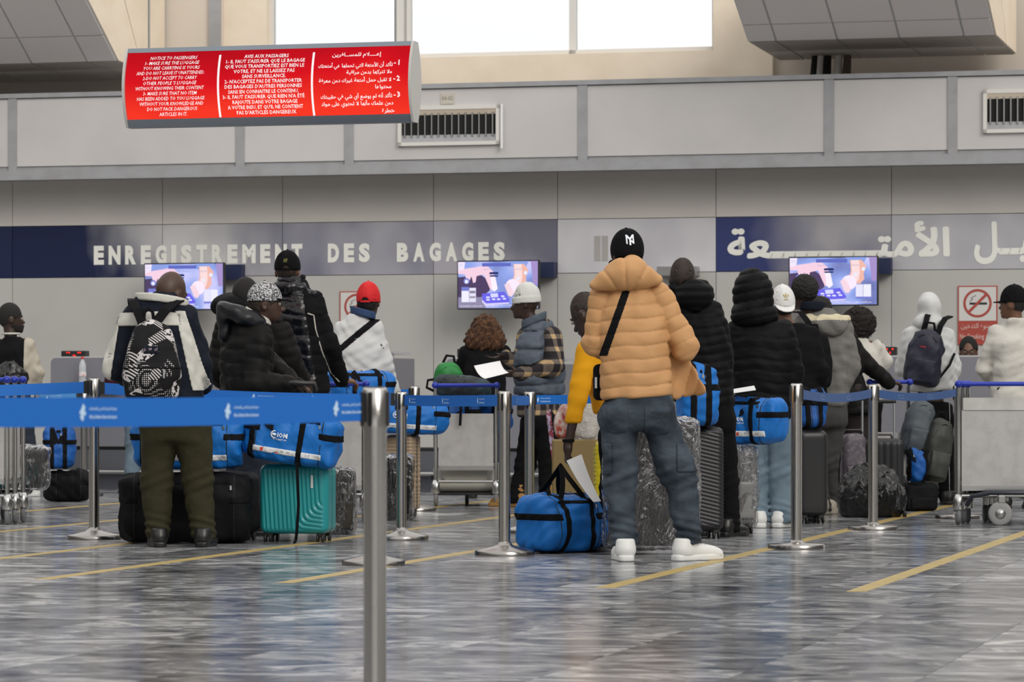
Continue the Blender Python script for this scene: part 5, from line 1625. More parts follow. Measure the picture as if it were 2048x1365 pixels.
def _collage(nt, b):
    """cells of dots, stripes, marbling and plain black, as printed on the bag"""
    N = nt.nodes; L = nt.links
    tc = N.new('ShaderNodeTexCoord')
    v = N.new('ShaderNodeTexVoronoi'); v.inputs['Scale'].default_value = 13; L.new(tc.outputs['Object'], v.inputs['Vector'])
    sp = N.new('ShaderNodeSeparateColor'); L.new(v.outputs['Color'], sp.inputs[0])
    def gt(a, th):
        g = N.new('ShaderNodeMath'); g.operation = 'GREATER_THAN'; g.inputs[1].default_value = th; L.new(a, g.inputs[0]); return g.outputs[0]
    def lt(a, th):
        g = N.new('ShaderNodeMath'); g.operation = 'LESS_THAN'; g.inputs[1].default_value = th; L.new(a, g.inputs[0]); return g.outputs[0]
    def mul(a, c):
        g = N.new('ShaderNodeMath'); g.operation = 'MULTIPLY'; L.new(a, g.inputs[0]); L.new(c, g.inputs[1]); return g.outputs[0]
    def add(a, c):
        g = N.new('ShaderNodeMath'); g.operation = 'MAXIMUM'; L.new(a, g.inputs[0]); L.new(c, g.inputs[1]); return g.outputs[0]
    w = N.new('ShaderNodeTexWave'); w.inputs['Scale'].default_value = 26; w.bands_direction = 'DIAGONAL'; w.inputs['Distortion'].default_value = 1.0; L.new(tc.outputs['Object'], w.inputs['Vector'])
    dt = N.new('ShaderNodeTexVoronoi'); dt.inputs['Scale'].default_value = 85; dt.inputs['Randomness'].default_value = .0; L.new(tc.outputs['Object'], dt.inputs['Vector'])
    ns = N.new('ShaderNodeTexNoise'); ns.inputs['Scale'].default_value = 45; ns.inputs['Detail'].default_value = 6; L.new(tc.outputs['Object'], ns.inputs['Vector'])
    r = sp.outputs[0]
    a = mul(gt(w.outputs['Fac'], .55), mul(gt(r, .34), lt(r, .55)))
    c = mul(lt(dt.outputs['Distance'], .33), mul(gt(r, .55), lt(r, .72)))
    d = mul(gt(ns.outputs['Fac'], .45), gt(r, .72))
    f = add(a, add(c, d))
    rp = N.new('ShaderNodeValToRGB'); e = rp.color_ramp.elements; e[0].color = (.010, .010, .011, 1); e[1].color = (.58, .55, .55, 1)
    L.new(f, rp.inputs[0]); L.new(rp.outputs[0], b.inputs['Base Color']); b.inputs['Roughness'].default_value = .7; b.inputs['Specular IOR Level'].default_value = .15
def _speckle(nt, b):
    N = nt.nodes; L = nt.links
    tc = N.new('ShaderNodeTexCoord'); ns = N.new('ShaderNodeTexNoise'); ns.inputs['Scale'].default_value = 95; ns.inputs['Detail'].default_value = 4; ns.inputs['Roughness'].default_value = .7
    L.new(tc.outputs['Object'], ns.inputs['Vector'])
    rp = N.new('ShaderNodeValToRGB'); e = rp.color_ramp.elements; e[0].position = .48; e[0].color = (.012, .012, .014, 1); e[1].position = .54; e[1].color = (.60, .60, .62, 1)
    L.new(ns.outputs['Fac'], rp.inputs[0]); L.new(rp.outputs[0], b.inputs['Base Color']); b.inputs['Roughness'].default_value = .6
m_pattern = mat('black_white_collage_print', build=_collage)
m_speck = mat('black_white_speckle_print', build=_speckle)

# shared shoe meshes -------------------------------------------------
def _shoe_f(P, boot=False):
    d = smin(cone(P, (0, -.055, .055), (0, .13, .038), .042, .036), cone(P, (0, -.045, .06), (0, -.04, .10 if not boot else .15), .043, .046), .04)
    d = smin(d, cone(P, (-.012, .10, .035), (.012, .17, .03), .036, .028), .03)
    d = np.maximum(d, .018 - P[:, 2])
    top = P[:, 2] - (.115 if not boot else .165) + .25 * np.maximum(P[:, 1] + .02, 0)
    return smax(d, top, .01)
def _sole_f(P):
    y = P[:, 1]
    w = np.interp(y, [-.11, -.06, .03, .12, .21], [.036, .042, .041, .047, .030])
    q = np.abs(P[:, 0]) - w
    d = smax(smax(q, np.abs(y - .05) - .155, .03), np.abs(P[:, 2] - .016) - .016, .006)
    return d
SHOE = {}
for nm, bt in (('shoe', False), ('boot', True)):
    v, q = polygonize(lambda P: _shoe_f(P, bt), (-.09, -.15, -.02), (.09, .26, .22), .006); SHOE[nm] = quad_mesh(nm, v, q)
v, q = polygonize(_sole_f, (-.09, -.15, -.02), (.09, .26, .06), .006); SHOE['sole'] = quad_mesh('sole', v, q)
v, q = polygonize(lambda P: np.maximum(np.maximum(np.maximum(_shoe_f(P) - .003, np.abs(P[:, 0]) - .022 ), np.abs(((P[:, 1] + .3) % .022) - .011) - .004), np.maximum(np.abs(P[:, 1] - .055) - .045, .05 - P[:, 2])), (-.05, -.02, .03), (.05, .13, .12), .004)
SHOE['laces'] = quad_mesh('laces', v, q)
for k in SHOE: SHOE[k].materials.append(m_black)
def setmat(o, m):
    o.material_slots[0].link = 'OBJECT'; o.material_slots[0].material = m
def add_shoe(parent, ank, ang, m, ms, kind='shoe', name='shoe', sc=1.0):
    o = bpy.data.objects.new(name, SHOE[kind]); link(o, parent); setmat(o, m)
    o.location = (ank[0], ank[1], 0); o.rotation_euler = (0, 0, ang); o.scale = (sc, sc, sc)
    s = bpy.data.objects.new('sole', SHOE['sole']); link(s, o); setmat(s, ms)
    if kind == 'shoe':
        l = bpy.data.objects.new('laces', SHOE['laces']); link(l, o); setmat(l, ms)
    return o

def V3(p): return np.asarray(p, np.float32)
def rz_m(a):
    c, s = math.cos(a), math.sin(a)
    return np.array([[c, -s, 0], [s, c, 0], [0, 0, 1]], np.float32)

def pillow(u, per):
    """quilt profile: flat pillows with narrow stitched creases"""
    x = np.abs(u - np.round(u)) * per
    return .7 - 1.9 * np.exp(-(x / .007)) - .08 * np.cos(2 * math.pi * u)

class Figure:
    """one person: joints are given in metres relative to the ground point below the hips, axes along the hall"""
    def __init__(s, label, px, d, top, skin=None, name='person', head=None, face=0., yaw=0., pitch=0., roll=0., head_dy=.02, L=None, Rr=None, legs=None, sh=None, hip=None, bw=1.0, group=None, hs=1.0):
        s.px, s.d, s.k = px, d, d / F
        s.loc = GD(px, d)
        s.skin = skin or m_skin
        s.label = label
        s.bw = bw
        s.face = face; s.hs = hs
        ztop = CAMZ + (HY - top[1]) * s.k
        s.H = ztop
        sc = ztop / 1.75
        hc = s.J(top[0], top[1], head_dy); s.hc = V3((hc[0], hc[1], ztop - .118 * hs))
        M = rmat('Z', yaw) @ rmat('X', -pitch) @ rmat('Y', roll)
        s.HM = M
        s.sc = sc
        Fm = rz_m(face)
        dflt_sh = [Fm @ V3((-.175, -.01, 0)), Fm @ V3((.175, -.01, 0))]
        cx = s.hc[0] * .8
        zs = ztop - .335 * sc
        s.sh = [V3(p) for p in sh] if sh else [V3((cx, 0, zs)) + q * bw for q in dflt_sh]
        zh = .53 * ztop
        s.hip = [V3(p) for p in hip] if hip else [Fm @ V3((-.09 * bw, 0, 0)) + V3((0, 0, zh)), Fm @ V3((.09 * bw, 0, 0)) + V3((0, 0, zh))]
        s.arm = [L, Rr]
        s.leg = []
        lg = legs or [None, None]
        for i, l in enumerate(lg):
            sg = -1 if i == 0 else 1
            if l is None: l = (s.hip[i] * V3((1, 1, .53)) + Fm @ V3((sg * .015, .02, 0)), s.hip[i] * V3((1, 1, 0)) + Fm @ V3((sg * .035, -.03, 0)) + V3((0, 0, .09)), face)
            s.leg.append((V3(l[0]), V3(l[1]), l[2] if len(l) > 2 else face))
        s.hc_neck = s.hc + V3((0, 0, 0))
        s.mid_sh = (s.sh[0] + s.sh[1]) / 2; s.mid_hip = (s.hip[0] + s.hip[1]) / 2
        s.name = name; s.group = group
        s.Fm = Fm
    def norm(s):
        Fm = s.Fm; out = []
        for i, a in enumerate(s.arm):
            if a is None:
                sg = -1 if i == 0 else 1
                e = s.sh[i] + Fm @ V3((sg * .06, -.02, -.29 * s.sc)); w = e + Fm @ V3((sg * .0, .10, -.25 * s.sc))
                a = (e, w)
            e, w = V3(a[0]), V3(a[1])
            hd = a[2] if len(a) > 2 else None
            if hd is None: hd = w - e
            hd = V3(hd); hd = hd / np.linalg.norm(hd)
            pn = a[3] if len(a) > 3 else None
            if pn is None:
                pn = np.cross(hd, (0, 0, 1.)) * (1 if i == 0 else -1) if abs(hd[2]) < .8 else Fm @ V3((-1 if i else 1, 0, 0))
            pn = V3(pn); pn = pn - hd * float(pn @ hd); pn = pn / (np.linalg.norm(pn) + 1e-9)
            out.append((e, w, hd, V3(pn), a[4] if len(a) > 4 else .5))
        s.arm = out
        s.leg = [(V3(l[0]), V3(l[1]), l[2] if len(l) > 2 else s.face) for l in s.leg]
    def J(s, px, py, dy=0.):
        return V3(((px - s.px) * s.k, dy, CAMZ + (HY - py) * s.k))
    def hp(s, P):           # into the head frame
        return (P - s.hc) @ s.HM
    def hw(s, q):           # head frame to local
        return s.hc + s.HM @ V3(q)
    # -------- body
    def head_f(s, P):
        Q = s.hp(P) / s.hs
        d = ell(Q, (0, -.012, .008), (.076, .097, .110))
        d = smin(d, ell(Q, (0, .036, -.052), (.057, .060, .078)), .03)
        d = smin(d, ell(Q, (0, .048, -.096), (.040, .042, .033)), .025)
        d = smin(d, ell(Q, (0, .088, .002), (.046, .014, .011)), .012)
        d = smax(d, -np.minimum(ell(Q, (-.032, .101, -.017), (.018, .014, .010)), ell(Q, (.032, .101, -.017), (.018, .014, .010))), .010)
        d = smin(d, cone(Q, (0, .090, -.020), (0, .112, -.050), .008, .014), .010)
        d = smin(d, ell(Q, (0, .103, -.055), (.020, .014, .010)), .008)
        d = smin(d, ell(Q, (0, .095, -.080), (.026, .012, .0065)), .005)
        d = smin(d, ell(Q, (0, .093, -.092), (.023, .012, .007)), .005)
        d = smin(d, ell(Q, (0, .082, -.118), (.022, .018, .016)), .015)
        for sg in (-1, 1):
            e = ell(Q, (sg * .078, -.010, -.030), (.010, .021, .032))
            e = smax(e, -ell(Q, (sg * .088, -.004, -.028), (.007, .011, .019)), .004)
            d = smin(d, e, .006)
        return d * s.hs
    def mouth(s, P):
        return ell(s.hp(P), (0, .106, -.089), (.024, .022, .011))
    def hand_f(s, P, i):
        e, w, hd, pn, curl = s.arm[i]
        sd = np.cross(hd, pn); sd /= np.linalg.norm(sd)
        M = np.stack([sd, hd, pn], 1)
        q = rbox(P, w + hd * .052, (.037, .048, .0135), .0125, M)
        q = smin(q, cone(P, w - hd * .02, w + hd * .02, .026, .026), .02)
        out = -1 if i == 0 else 1
        th = 1 if float(sd @ V3((0, 0, 1))) > 0 else -1       # thumb on the upper side
        for k, ln in enumerate((.068, .076, .071, .056)):
            b = w + hd * .095 + sd * th * (.028 - .0187 * k) * 1.0
            a1 = curl * 1.1
            d1 = hd * math.cos(a1) + pn * math.sin(a1)
            p1 = b + d1 * ln * .52
            a2 = curl * 2.3
            d2 = hd * math.cos(a2) + pn * math.sin(a2)
            p2 = p1 + d2 * ln * .52
            f = np.minimum(cone(P, b - hd * .01, p1, .0095, .0085), cone(P, p1, p2, .0085, .007))
            q = smin(q, f, .004)
        tb = w + hd * .025 + sd * th * .032
        td = hd * .62 + sd * th * .62 + pn * .45; td /= np.linalg.norm(td)
        t1 = tb + td * .042; td2 = hd * .85 + pn * .55; td2 /= np.linalg.norm(td2)
        q = smin(q, np.minimum(cone(P, tb, t1, .0125, .0105), cone(P, t1, t1 + td2 * .034, .0105, .008)), .008)
        return q
    def body_f(s, P):
        d = s.head_f(P)
        nb = (s.mid_sh[0] * .8 + s.hc[0] * .2, s.mid_sh[1] * .8 + s.hc[1] * .2 - .01, s.mid_sh[2] - .02)
        d = smin(d, cone(P, nb, s.hw((0, -.014, -.085)), .058, .052), .02)
        t = cone(P, s.mid_hip, s.mid_sh - V3((0, 0, .06)), .095, .10)
        t = smin(t, cone(P, s.sh[0] * .9 + s.mid_sh * .1, s.sh[1] * .9 + s.mid_sh * .1, .04, .04), .06)
        d = smin(d, t, .03)
        for i in (0, 1):
            e, w, hd, pn, c = s.arm[i]
            d = smin(d, np.minimum(cone(P, s.sh[i], e, .042, .035), cone(P, e, w, .035, .024)), .02)
            d = smin(d, s.hand_f(P, i), .008)
            k, a, an = s.leg[i]
            d = smin(d, np.minimum(cone(P, s.hip[i], k, .068, .048), cone(P, k, a, .048, .032)), .03)
            d = smin(d, cone(P, a - V3((0, 0, .035)), a - V3((0, 0, .03)) + rz_m(an) @ V3((0, .09, -.01)), .03, .025), .02)
        return d
    def bounds(s, pad=.16):
        pts = [s.hc + V3((0, 0, .0)), *s.sh, *s.hip, *[a[0] for a in s.arm], *[a[1] + a[2] * .12 for a in s.arm], *[l[0] for l in s.leg], *[l[1] for l in s.leg]]
        pts = np.stack(pts)
        lo = pts.min(0) - pad; hi = pts.max(0) + pad
        lo[2] = -.01
        return lo, hi
    def build(s, h=.009, mouth=False, eyes=False):
        s.norm()
        lo, hi = s.bounds()
        f = s.body_f
        if mouth: f = lambda P: smax(s.body_f(P), -s.mouth(P), .004)
        s.o = sdf_obj(s.name, f, lo, hi, h, s.skin, None, s.loc, fine=h < .0078)
        tag(s.o, s.label, 'person', s.group)
        if eyes:
            for sg in (-1, 1):
                c = s.hw((sg * .032, .086, -.017))
                mb = MB().lathe([(.0, -.0125), (.0088, -.0088), (.0125, 0), (.0088, .0088), (0, .0125)], 12, tuple(c))
                e = mb.build('eye', m_eye, s.o)
                c = s.hw((sg * .033, .0955, -.017))
                MB().lathe([(.0, -.006), (.0045, -.004), (.006, 0), (.0045, .004), (0, .006)], 10, tuple(c)).build('iris', m_iris, e)
            for sg in (-1, 1):
                a = [s.hw((sg * x, y, z)) for x, y, z in ((.014, .096, .006), (.034, .094, .010), (.050, .083, .006))]
                MB().tube([tuple(p) for p in a], [.003, .0036, .002], 6).build('eyebrow', m_hair, s.o)
        if mouth:
            MB().add([tuple(s.hw(q)) for q in ((-.017, .099, -.083), (.017, .099, -.083), (.017, .098, -.089), (-.017, .098, -.089))], [(0, 1, 2, 3)]).build('teeth', m_teeth, s.o)
        return s.o
    # -------- clothes
    def top_f(s, hem, puff=0., per=.075, rs=(.078, .066, .050), fat=1.0, seed=1, st=None, sleeve=1.0, wr=.005, cuff=0., skew=0., arms=True, flat=1.0, kj=.024):
        A, B = s.mid_hip, s.mid_sh
        st = st or [(-.35, .195, .150), (-.1, .185, .145), (.25, .175, .138), (.6, .190, .145), (.86, .182, .128), (.97, .150, .105), (1.06, .105, .085), (1.16, .070, .068)]
        st = np.array(st, np.float32)
        zz = A[2] + (B[2] - A[2]) * st[:, 0]
        rx = st[:, 1] * s.bw * fat; ry = st[:, 2] * s.bw * fat * flat
        half = np.linalg.norm((s.sh[1] - s.sh[0])[:2]) / 2
        def tor(P):
            z = P[:, 2]; t = np.clip((z - A[2]) / (B[2] - A[2]), -.6, 1.25)
            cx = A[0] + (B[0] - A[0]) * t; cy = A[1] + (B[1] - A[1]) * t
            Q = np.stack([P[:, 0] - cx, P[:, 1] - cy, z], 1) @ s.Fm
            a = np.interp(z, zz, rx); b = np.interp(z, zz, ry)
            n = 2.4
            q = ((np.abs(Q[:, 0]) / a) ** n + (np.abs(Q[:, 1]) / b) ** n + 1e-9) ** (1 / n)
            d = (q - 1) * np.minimum(a, b)
            if puff:
                u = (z + .012 * np.sin(Q[:, 0] * 9 + seed) + .006 * np.sin(Q[:, 0] * 23)) / per
                d = d - puff * pillow(u, per)
            return smax(d, np.maximum(hem + skew * Q[:, 0] - z, z - zz[-1]), .022), Q
        def f(P):
            d, Q = tor(P)
            if arms:
                for i in (0, 1):
                    e, w = s.arm[i][0], s.arm[i][1]
                    wend = e + (w - e) * sleeve
                    a1 = cone(P, s.sh[i] * .92 + s.mid_sh * .08 + V3((0, 0, -.02)), e, rs[0], rs[1]); a2 = cone(P, e, wend, rs[1], rs[2])
                    if puff:
                        L1 = np.linalg.norm(e - s.sh[i]); L2 = np.linalg.norm(w - e)
                        g1 = pillow(cone_t(P, s.sh[i], e) * L1 / per, per); g2 = pillow(cone_t(P, e, w) * L2 / per, per)
                        a1 = a1 - puff * g1; a2 = a2 - puff * g2
                    a = smin(a1, a2, .03)
                    if cuff: a = smin(a, cone(P, wend - (w - e) * .16, wend, rs[2] * .92, rs[2] * .92), .01)
                    # folds round the elbow
                    a = a + .006 * np.sin((P @ V3((12, 9, 60)))) * np.exp(-((P - e) ** 2).sum(1) / .012)
                    d = smin(d, a, kj)
            return d + waves(P, seed, .20, wr) + waves(P, seed + 3, .08, wr * .5)
        s.tf = f
        return f
    def top(s, name, m, hem, h=.009, mfun=None, fine=False, **k):
        f = s.top_f(hem, **k)
        lo, hi = s.bounds(.18); lo[2] = hem - .05; hi[2] = s.mid_sh[2] + .18
        s.tlo, s.thi = lo, hi
        s.jacket = sdf_obj(name, f, lo, hi, h, m, s.o, mfun=mfun, fine=fine)
        return s.jacket
    def legs(s, m, rs=(.098, .074, .060), h=.010, waist=None, seed=1, name='trousers', wr=.005, bunch=.006, end=.05, hipw=(.17, .128)):
        waist = waist or s.mid_hip[2] + .12
        def f(P):
            A = s.mid_hip
            Q = (P - V3((A[0], A[1], 0))) @ s.Fm
            hw_, hd_ = hipw[0] * s.bw, hipw[1] * s.bw
            d = loft(Q, [(A[2] - .10, 0, 0, hw_ * .95, hd_ * .95), (A[2], 0, -.01, hw_, hd_), (waist, 0, 0, hw_ * .88, hd_ * .88)], 2.5, .04)
            l2 = None
            for i in (0, 1):
                k, a, an = s.leg[i]
                h0 = s.hip[i] + V3((0, 0, -.03))
                b = a + V3((0, 0, end - .09))
                q = smin(cone(P, h0, k, rs[0], rs[1]), cone(P, k, b, rs[1], rs[2]), .03)
                z = P[:, 2]
                q = q + bunch * np.sin(z * 130 + P[:, 0] * 30 + P[:, 1] * 18) * np.exp(-((z - end - .05) / .07) ** 2)
                q = q + bunch * .7 * np.sin(z * 95 - P[:, 0] * 40) * np.exp(-((z - k[2]) / .09) ** 2)
                q = np.maximum(q, end - .02 - z)
                l2 = q if l2 is None else smin(l2, q, .012)
            d = smin(d, l2, .035)
            return d + waves(P, seed, .22, wr) + waves(P, seed + 2, .09, wr * .5)
        s.lf = f
        lo, hi = s.bounds(.15); lo[2] = end - .05; hi[2] = waist + .04
        s.llo, s.lhi = lo, hi
        s.tro = sdf_obj(name, f, lo, hi, h, m, s.o)
        return s.tro
    def shoes(s, m, ms, kind='shoe', sc=1.0):
        for i in (0, 1):
            k, a, an = s.leg[i]
            add_shoe(s.o, a, an, m, ms, kind, 'shoe' if kind == 'shoe' else 'boot', sc)
    # -------- head wear and hair
    def short_hair(s, m=None, t=.005, low=-.03, h=.007, name='hair', front=.075):
        m = m or m_hair
        def f(P):
            Q = s.hp(P)
            reg = np.maximum(low + np.clip(Q[:, 1], -1, front) * .65 - Q[:, 2] , np.where(np.abs(Q[:, 0]) > .0, Q[:, 1] - front - .02, -1))
            ear = -(np.sqrt((Q[:, 1] + .01) ** 2 + (Q[:, 2] + .03) ** 2) - .034)
            reg = np.maximum(reg, np.where(np.abs(Q[:, 0]) > .05, ear, -1))
            sk = ell(Q, (0, -.012, .008), (.076, .097, .110))
            sk = smin(sk, ell(Q, (0, .036, -.052), (.057, .060, .078)), .03)
            return np.maximum(smax(sk - t, reg, .006), -(sk + .008))
        return sdf_obj(name, f, s.hc - .15, s.hc + .15, h, m, s.o)
    def afro(s, m, r=(.115, .12, .12), c=(0, -.02, .03), amp=.008, wl=.03, h=.008, name='hair', cut=.075, low=-.2):
        def f(P):
            Q = s.hp(P)
            d = ell(Q, c, r) + waves(P, 4, wl, amp, 9) + waves(P, 8, wl * .5, amp * .5, 9)
            return smax(d, np.maximum(Q[:, 1] - cut, low - Q[:, 2]), .02)
        mx = max(r) + .09
        return sdf_obj(name, f, s.hw(c) - mx, s.hw(c) + mx, h, m, s.o)
    def cap(s, m, brim=None, brim_yaw=0., hole=False, mb=None, flatb=False, name='cap', low=-.005, tall=1.0, mfun=None, seams=True, droop=.12):
        Bm = rz_m(brim_yaw)
        def loc(P): return s.hp(P) @ Bm
        def dome(P):
            Q0 = s.hp(P); Q = Q0 @ Bm
            d = ell(Q0, (0, -.010, .012), (.089, .113, .117 * tall))
            if seams:
                an = np.arctan2(Q[:, 0], Q[:, 1]); d = d + .0016 * (np.abs(np.sin(an * 3)) < .05)
            d = smax(d, low + .10 * Q[:, 1] * 0 - Q[:, 2], .006)
            if hole:
                d = smax(d, -ell(Q, (0, -.115, low - .0), (.030, .05, .034)), .004)
            return np.maximum(d, -(ell(Q0, (0, -.010, .012), (.081, .105, .109 * tall))))
        o = sdf_obj(name, dome, s.hc - .16, s.hc + .16, .006, m, s.o, mfun=mfun, fine=True)
        def br(P):
            Q = loc(P)
            c = .10 if not flatb else .02
            zz = Q[:, 2] - low - .012 + c * (Q[:, 0] ** 2) * 12 + droop * (Q[:, 1] - .09)
            q = np.sqrt((Q[:, 0] / .070) ** 2 + ((Q[:, 1] - .085) / .078) ** 2) - 1
            d = np.maximum(q * .07, np.abs(zz) - .0045)
            return np.maximum(d, .085 - .3 * np.abs(Q[:, 0]) - Q[:, 1])
        if brim: sdf_obj('brim', br, s.hc - .22, s.hc + .22, .005, mb or m, o, fine=True)
        if hole:
            ptsb = [tuple(s.hw(Bm @ V3((x, -.118 * math.sqrt(max(0, 1 - (x / .09) ** 2)), low + .006)))) for x in (-.034, -.017, 0, .017, .034)]
            MB().strip(ptsb, .014, tuple(s.HM @ (Bm @ V3((0, -1, 0)))), .003).build('strap', m, o)
        bt = s.hw((0, -.010, .117 * tall + .012)); MB().lathe([(0, .006), (.006, .004), (.008, 0)], 10, tuple(bt)).build('button', mb or m, o)
        s.capo = o; s.capdome = dome
        return o
    def beanie(s, m, tall=1.15, low=-.005):
        def f(P):
            Q = s.hp(P)
            d = ell(Q, (0, -.02, .02), (.088, .108, .12 * tall))
            d = d + .0015 * np.sin(np.arctan2(Q[:, 0], Q[:, 1]) * 40) + waves(P, 3, .08, .002)
            cuff = smax(np.abs(np.sqrt((Q[:, 0] / .09) ** 2 + ((Q[:, 1] + .012) / .109) ** 2) - 1) * .09 - .005, np.abs(Q[:, 2] - low - .028) - .026, .006)
            d = smin(smax(d, low + .01 - Q[:, 2], .006), cuff, .006)
            return np.maximum(d, -ell(Q, (0, -.014, .01), (.08, .1, .108)))
        o = sdf_obj('beanie', f, s.hc - .18, s.hc + .2, .006, m, s.o)
        tg = s.hw((-.088, .02, low + .015))
        return o
    def cap_text(s, txt, m, w, z0, z1, yaw_at, tilt=0., name='cap_emblem', bold=.03, r=.0025):
        """lettering stitched on the dome; yaw_at: direction around the head, 0 = front"""
        me = text_mesh(txt, 1, bold, res=2); fit_mesh(me, -w / 2, w / 2, z0, z1)
        M = rz_m(yaw_at)
        for v in me.vertices:
            x, z = v.co.x, v.co.z
            zq = (z - .012) / .117; rr = math.sqrt(max(.05, 1 - zq * zq))
            a = x / (.10 * max(rr, .3))
            p = V3((math.sin(a) * (.089 * rr + r), math.cos(a) * (.113 * rr + r) , z))
            # -x because the viewer looks at the dome from outside
            p = V3((-p[0], p[1], p[2])); p = M @ p
            # keep on the elliptic dome
            k = math.sqrt((p[0] / (.089 * rr + r)) ** 2 + (p[1] / (.113 * rr + r)) ** 2); p[0] /= k; p[1] = p[1] / k - .010
            v.co = Vector([float(q) for q in s.hw(p)])
        me.update()
        return obj_from(name, me, m, s.capo)
    def strap_patch(s, name, m, p0, nrm, w, back=None, t=.006, h=.006, f=None, parent=None, lim=None):
        f = f or s.tf
        n = V3(nrm); n /= np.linalg.norm(n); p0 = V3(p0)
        def reg(P):
            d = np.abs((P - p0) @ n) - w
            if lim is not None: d = np.maximum(d, lim(P))
            return d
        return patch(name, f, reg, s.tlo, s.thi, h, t, m, parent or s.o, .008)
# ------------------------------------------------------------------ the cast, from the nearest outward
def Qz(f): return f
# -- man in the tan puffer jacket
f = Figure('man in tan quilted jacket and black cap seen from behind, white sneakers', 1290, 18.76, (1254, 460), m_skin, yaw=.35, pitch=.15, head_dy=.06, roll=0,
           sh=None, bw=1.02)
J = f.J
f.sh = [J(1199, 592, -.0), J(1322, 586, .0)]; f.mid_sh = (f.sh[0] + f.sh[1]) / 2
f.hip = [J(1237, 822, 0), J(1314, 822, 0)]; f.mid_hip = (f.hip[0] + f.hip[1]) / 2
f.arm = [(J(1191, 688, .02), J(1212, 700, .27), V3((.5, .8, .1)), V3((0, 0, -1)), .6), (J(1372, 695, .02), J(1350, 705, .28), V3((-.5, .8, .1)), V3((0, 0, -1)), .6)]
f.leg = [(J(1240, 950, .03), J(1248, 1092, -.02), .12), (J(1358, 955, .03), J(1380, 1090, -.0), -.95)]
f.build(.009)
def tanst(): return [(-.45, .215, .160), (-.1, .203, .150), (.25, .188, .142), (.6, .184, .142), (.86, .176, .128), (.97, .152, .108), (1.06, .11, .09), (1.16, .075, .07)]
f.top('quilted_jacket', m_tan, dz(1290, 797, 18.76), h=.006, puff=.0038, per=.073, rs=(.076, .068, .058), st=tanst(), seed=3, wr=.004, skew=0.06, kj=.009, fine=True)
# hood lying on the back
hz = float(f.mid_sh[2])
def hood_f(P):
    a = J(1252, 545, -.075)
    d = ell(P, a + V3((0, .0, -.02)), (.135, .10, .08))
    d = smin(d, cone(P, J(1188, 574, -.08), J(1252, 545, -.10), .030, .072), .045)
    d = smin(d, cone(P, J(1314, 562, -.08), J(1262, 545, -.10), .032, .072), .045)
    d = smax(d, -ell(P, f.hc + V3((0, .02, -.03)), (.105, .125, .16)), .03)
    ang = np.arctan2(P[:, 0] - float(a[0]), P[:, 2] - float(a[2]) + .16)
    d = d - .006 * pillow(ang * 1.7 + .1, .09)
    return d + waves(P, 5, .12, .004)
sdf_obj('hood', hood_f, J(1150, 620, -.25), J(1350, 500, .12), .0065, m_tan, f.jacket)
# open right front of the jacket swinging out
flap_poly = [J(1330, 680), J(1366, 697), J(1398, 745), J(1417, 787), J(1342, 801)]
def flap_f(P):
    d = None
    for a, b in zip(flap_poly, flap_poly[1:] + flap_poly[:1]):
        e = np.array([b[0] - a[0], b[2] - a[2]]); e /= np.linalg.norm(e)
        q = (P[:, 0] - a[0]) * -e[1] + (P[:, 2] - a[2]) * e[0]
        d = q if d is None else smax(d, q, .015)
    y0 = .04 + .10 * np.sin((P[:, 0] - float(flap_poly[0][0])) * 14)
    d = smax(d, np.abs(P[:, 1] - y0) - .016, .02)
    return d - .005 * pillow((P[:, 0] - .3 * P[:, 2]) / .06, .06) + waves(P, 5, .1, .003)
sdf_obj('jacket_front_flap', flap_f, J(1310, 830, -.05), J(1440, 660, .25), .0075, m_tan, f.jacket)
pa, pb_ = J(1248, 592, -.15), J(1208, 705, -.15)
dr = pb_ - pa; nn = V3((dr[2], 0, -dr[0]))
f.strap_patch('crossbody_strap', m_web, pa, nn, .021, lim=lambda P: np.maximum(P[:, 1] + .0, np.maximum(P[:, 2] - float(pa[2]) - .03, float(pb_[2]) - .02 - P[:, 2])), h=.006, t=.004)
zp = MB().box(-.006, .006, -.004, .004, -.03, .03).build('zip_pull', m_zipm, f.o, loc=tuple(J(1192, 766, .02)))
sb = sdf_obj('shoulder_bag', lambda P: rbox(P, J(1204, 765, .12), (.045, .09, .10), .03), J(1170, 820, -.02), J(1240, 715, .26), .009, m_black_cl, None, f.loc)
tag(sb, 'small black shoulder bag at the left hip of the tan jacket', 'bag')
f.legs(m_jean, (.108, .088, .068), h=.008, waist=float(J(0, 780)[2]), seed=4, bunch=.009, end=.11, hipw=(.185, .138), wr=.007)
# back pockets, cargo pockets
for (x0, x1, y0, y1) in ((1212, 1254, 812, 868), (1286, 1336, 812, 872)):
    a, b = J(x0, y1), J(x1, y0)
    def reg(P, a=a, b=b):
        zt = (b[2] - P[:, 2]); cx = (a[0] + b[0]) / 2; hw_ = (b[0] - a[0]) / 2
        return np.maximum(np.maximum(np.abs(P[:, 0] - cx) - hw_, P[:, 2] - b[2]), np.maximum(a[2] + .25 * np.abs(P[:, 0] - cx) - P[:, 2], P[:, 1] - .02))
    patch('back_pocket', f.lf, reg, a + V3((-.03, -.3, -.03)), b + V3((.03, .1, .03)), .006, .005, m_jean, f.tro)
for (x0, x1, y0, y1, sg) in ((1206, 1222, 888, 950, -1), (1352, 1390, 888, 945, 1)):
    a, b = J(x0, y1), J(x1, y0)
    def reg(P, a=a, b=b, sg=sg): return np.maximum(np.maximum(a[2] - P[:, 2], P[:, 2] - b[2]), np.maximum((a[0] - P[:, 0]), (P[:, 0] - b[0])))
    patch('cargo_pocket', f.lf, reg, a + V3((-.05, -.25, -.03)), b + V3((.05, .25, .03)), .007, .012, m_jean, f.tro)
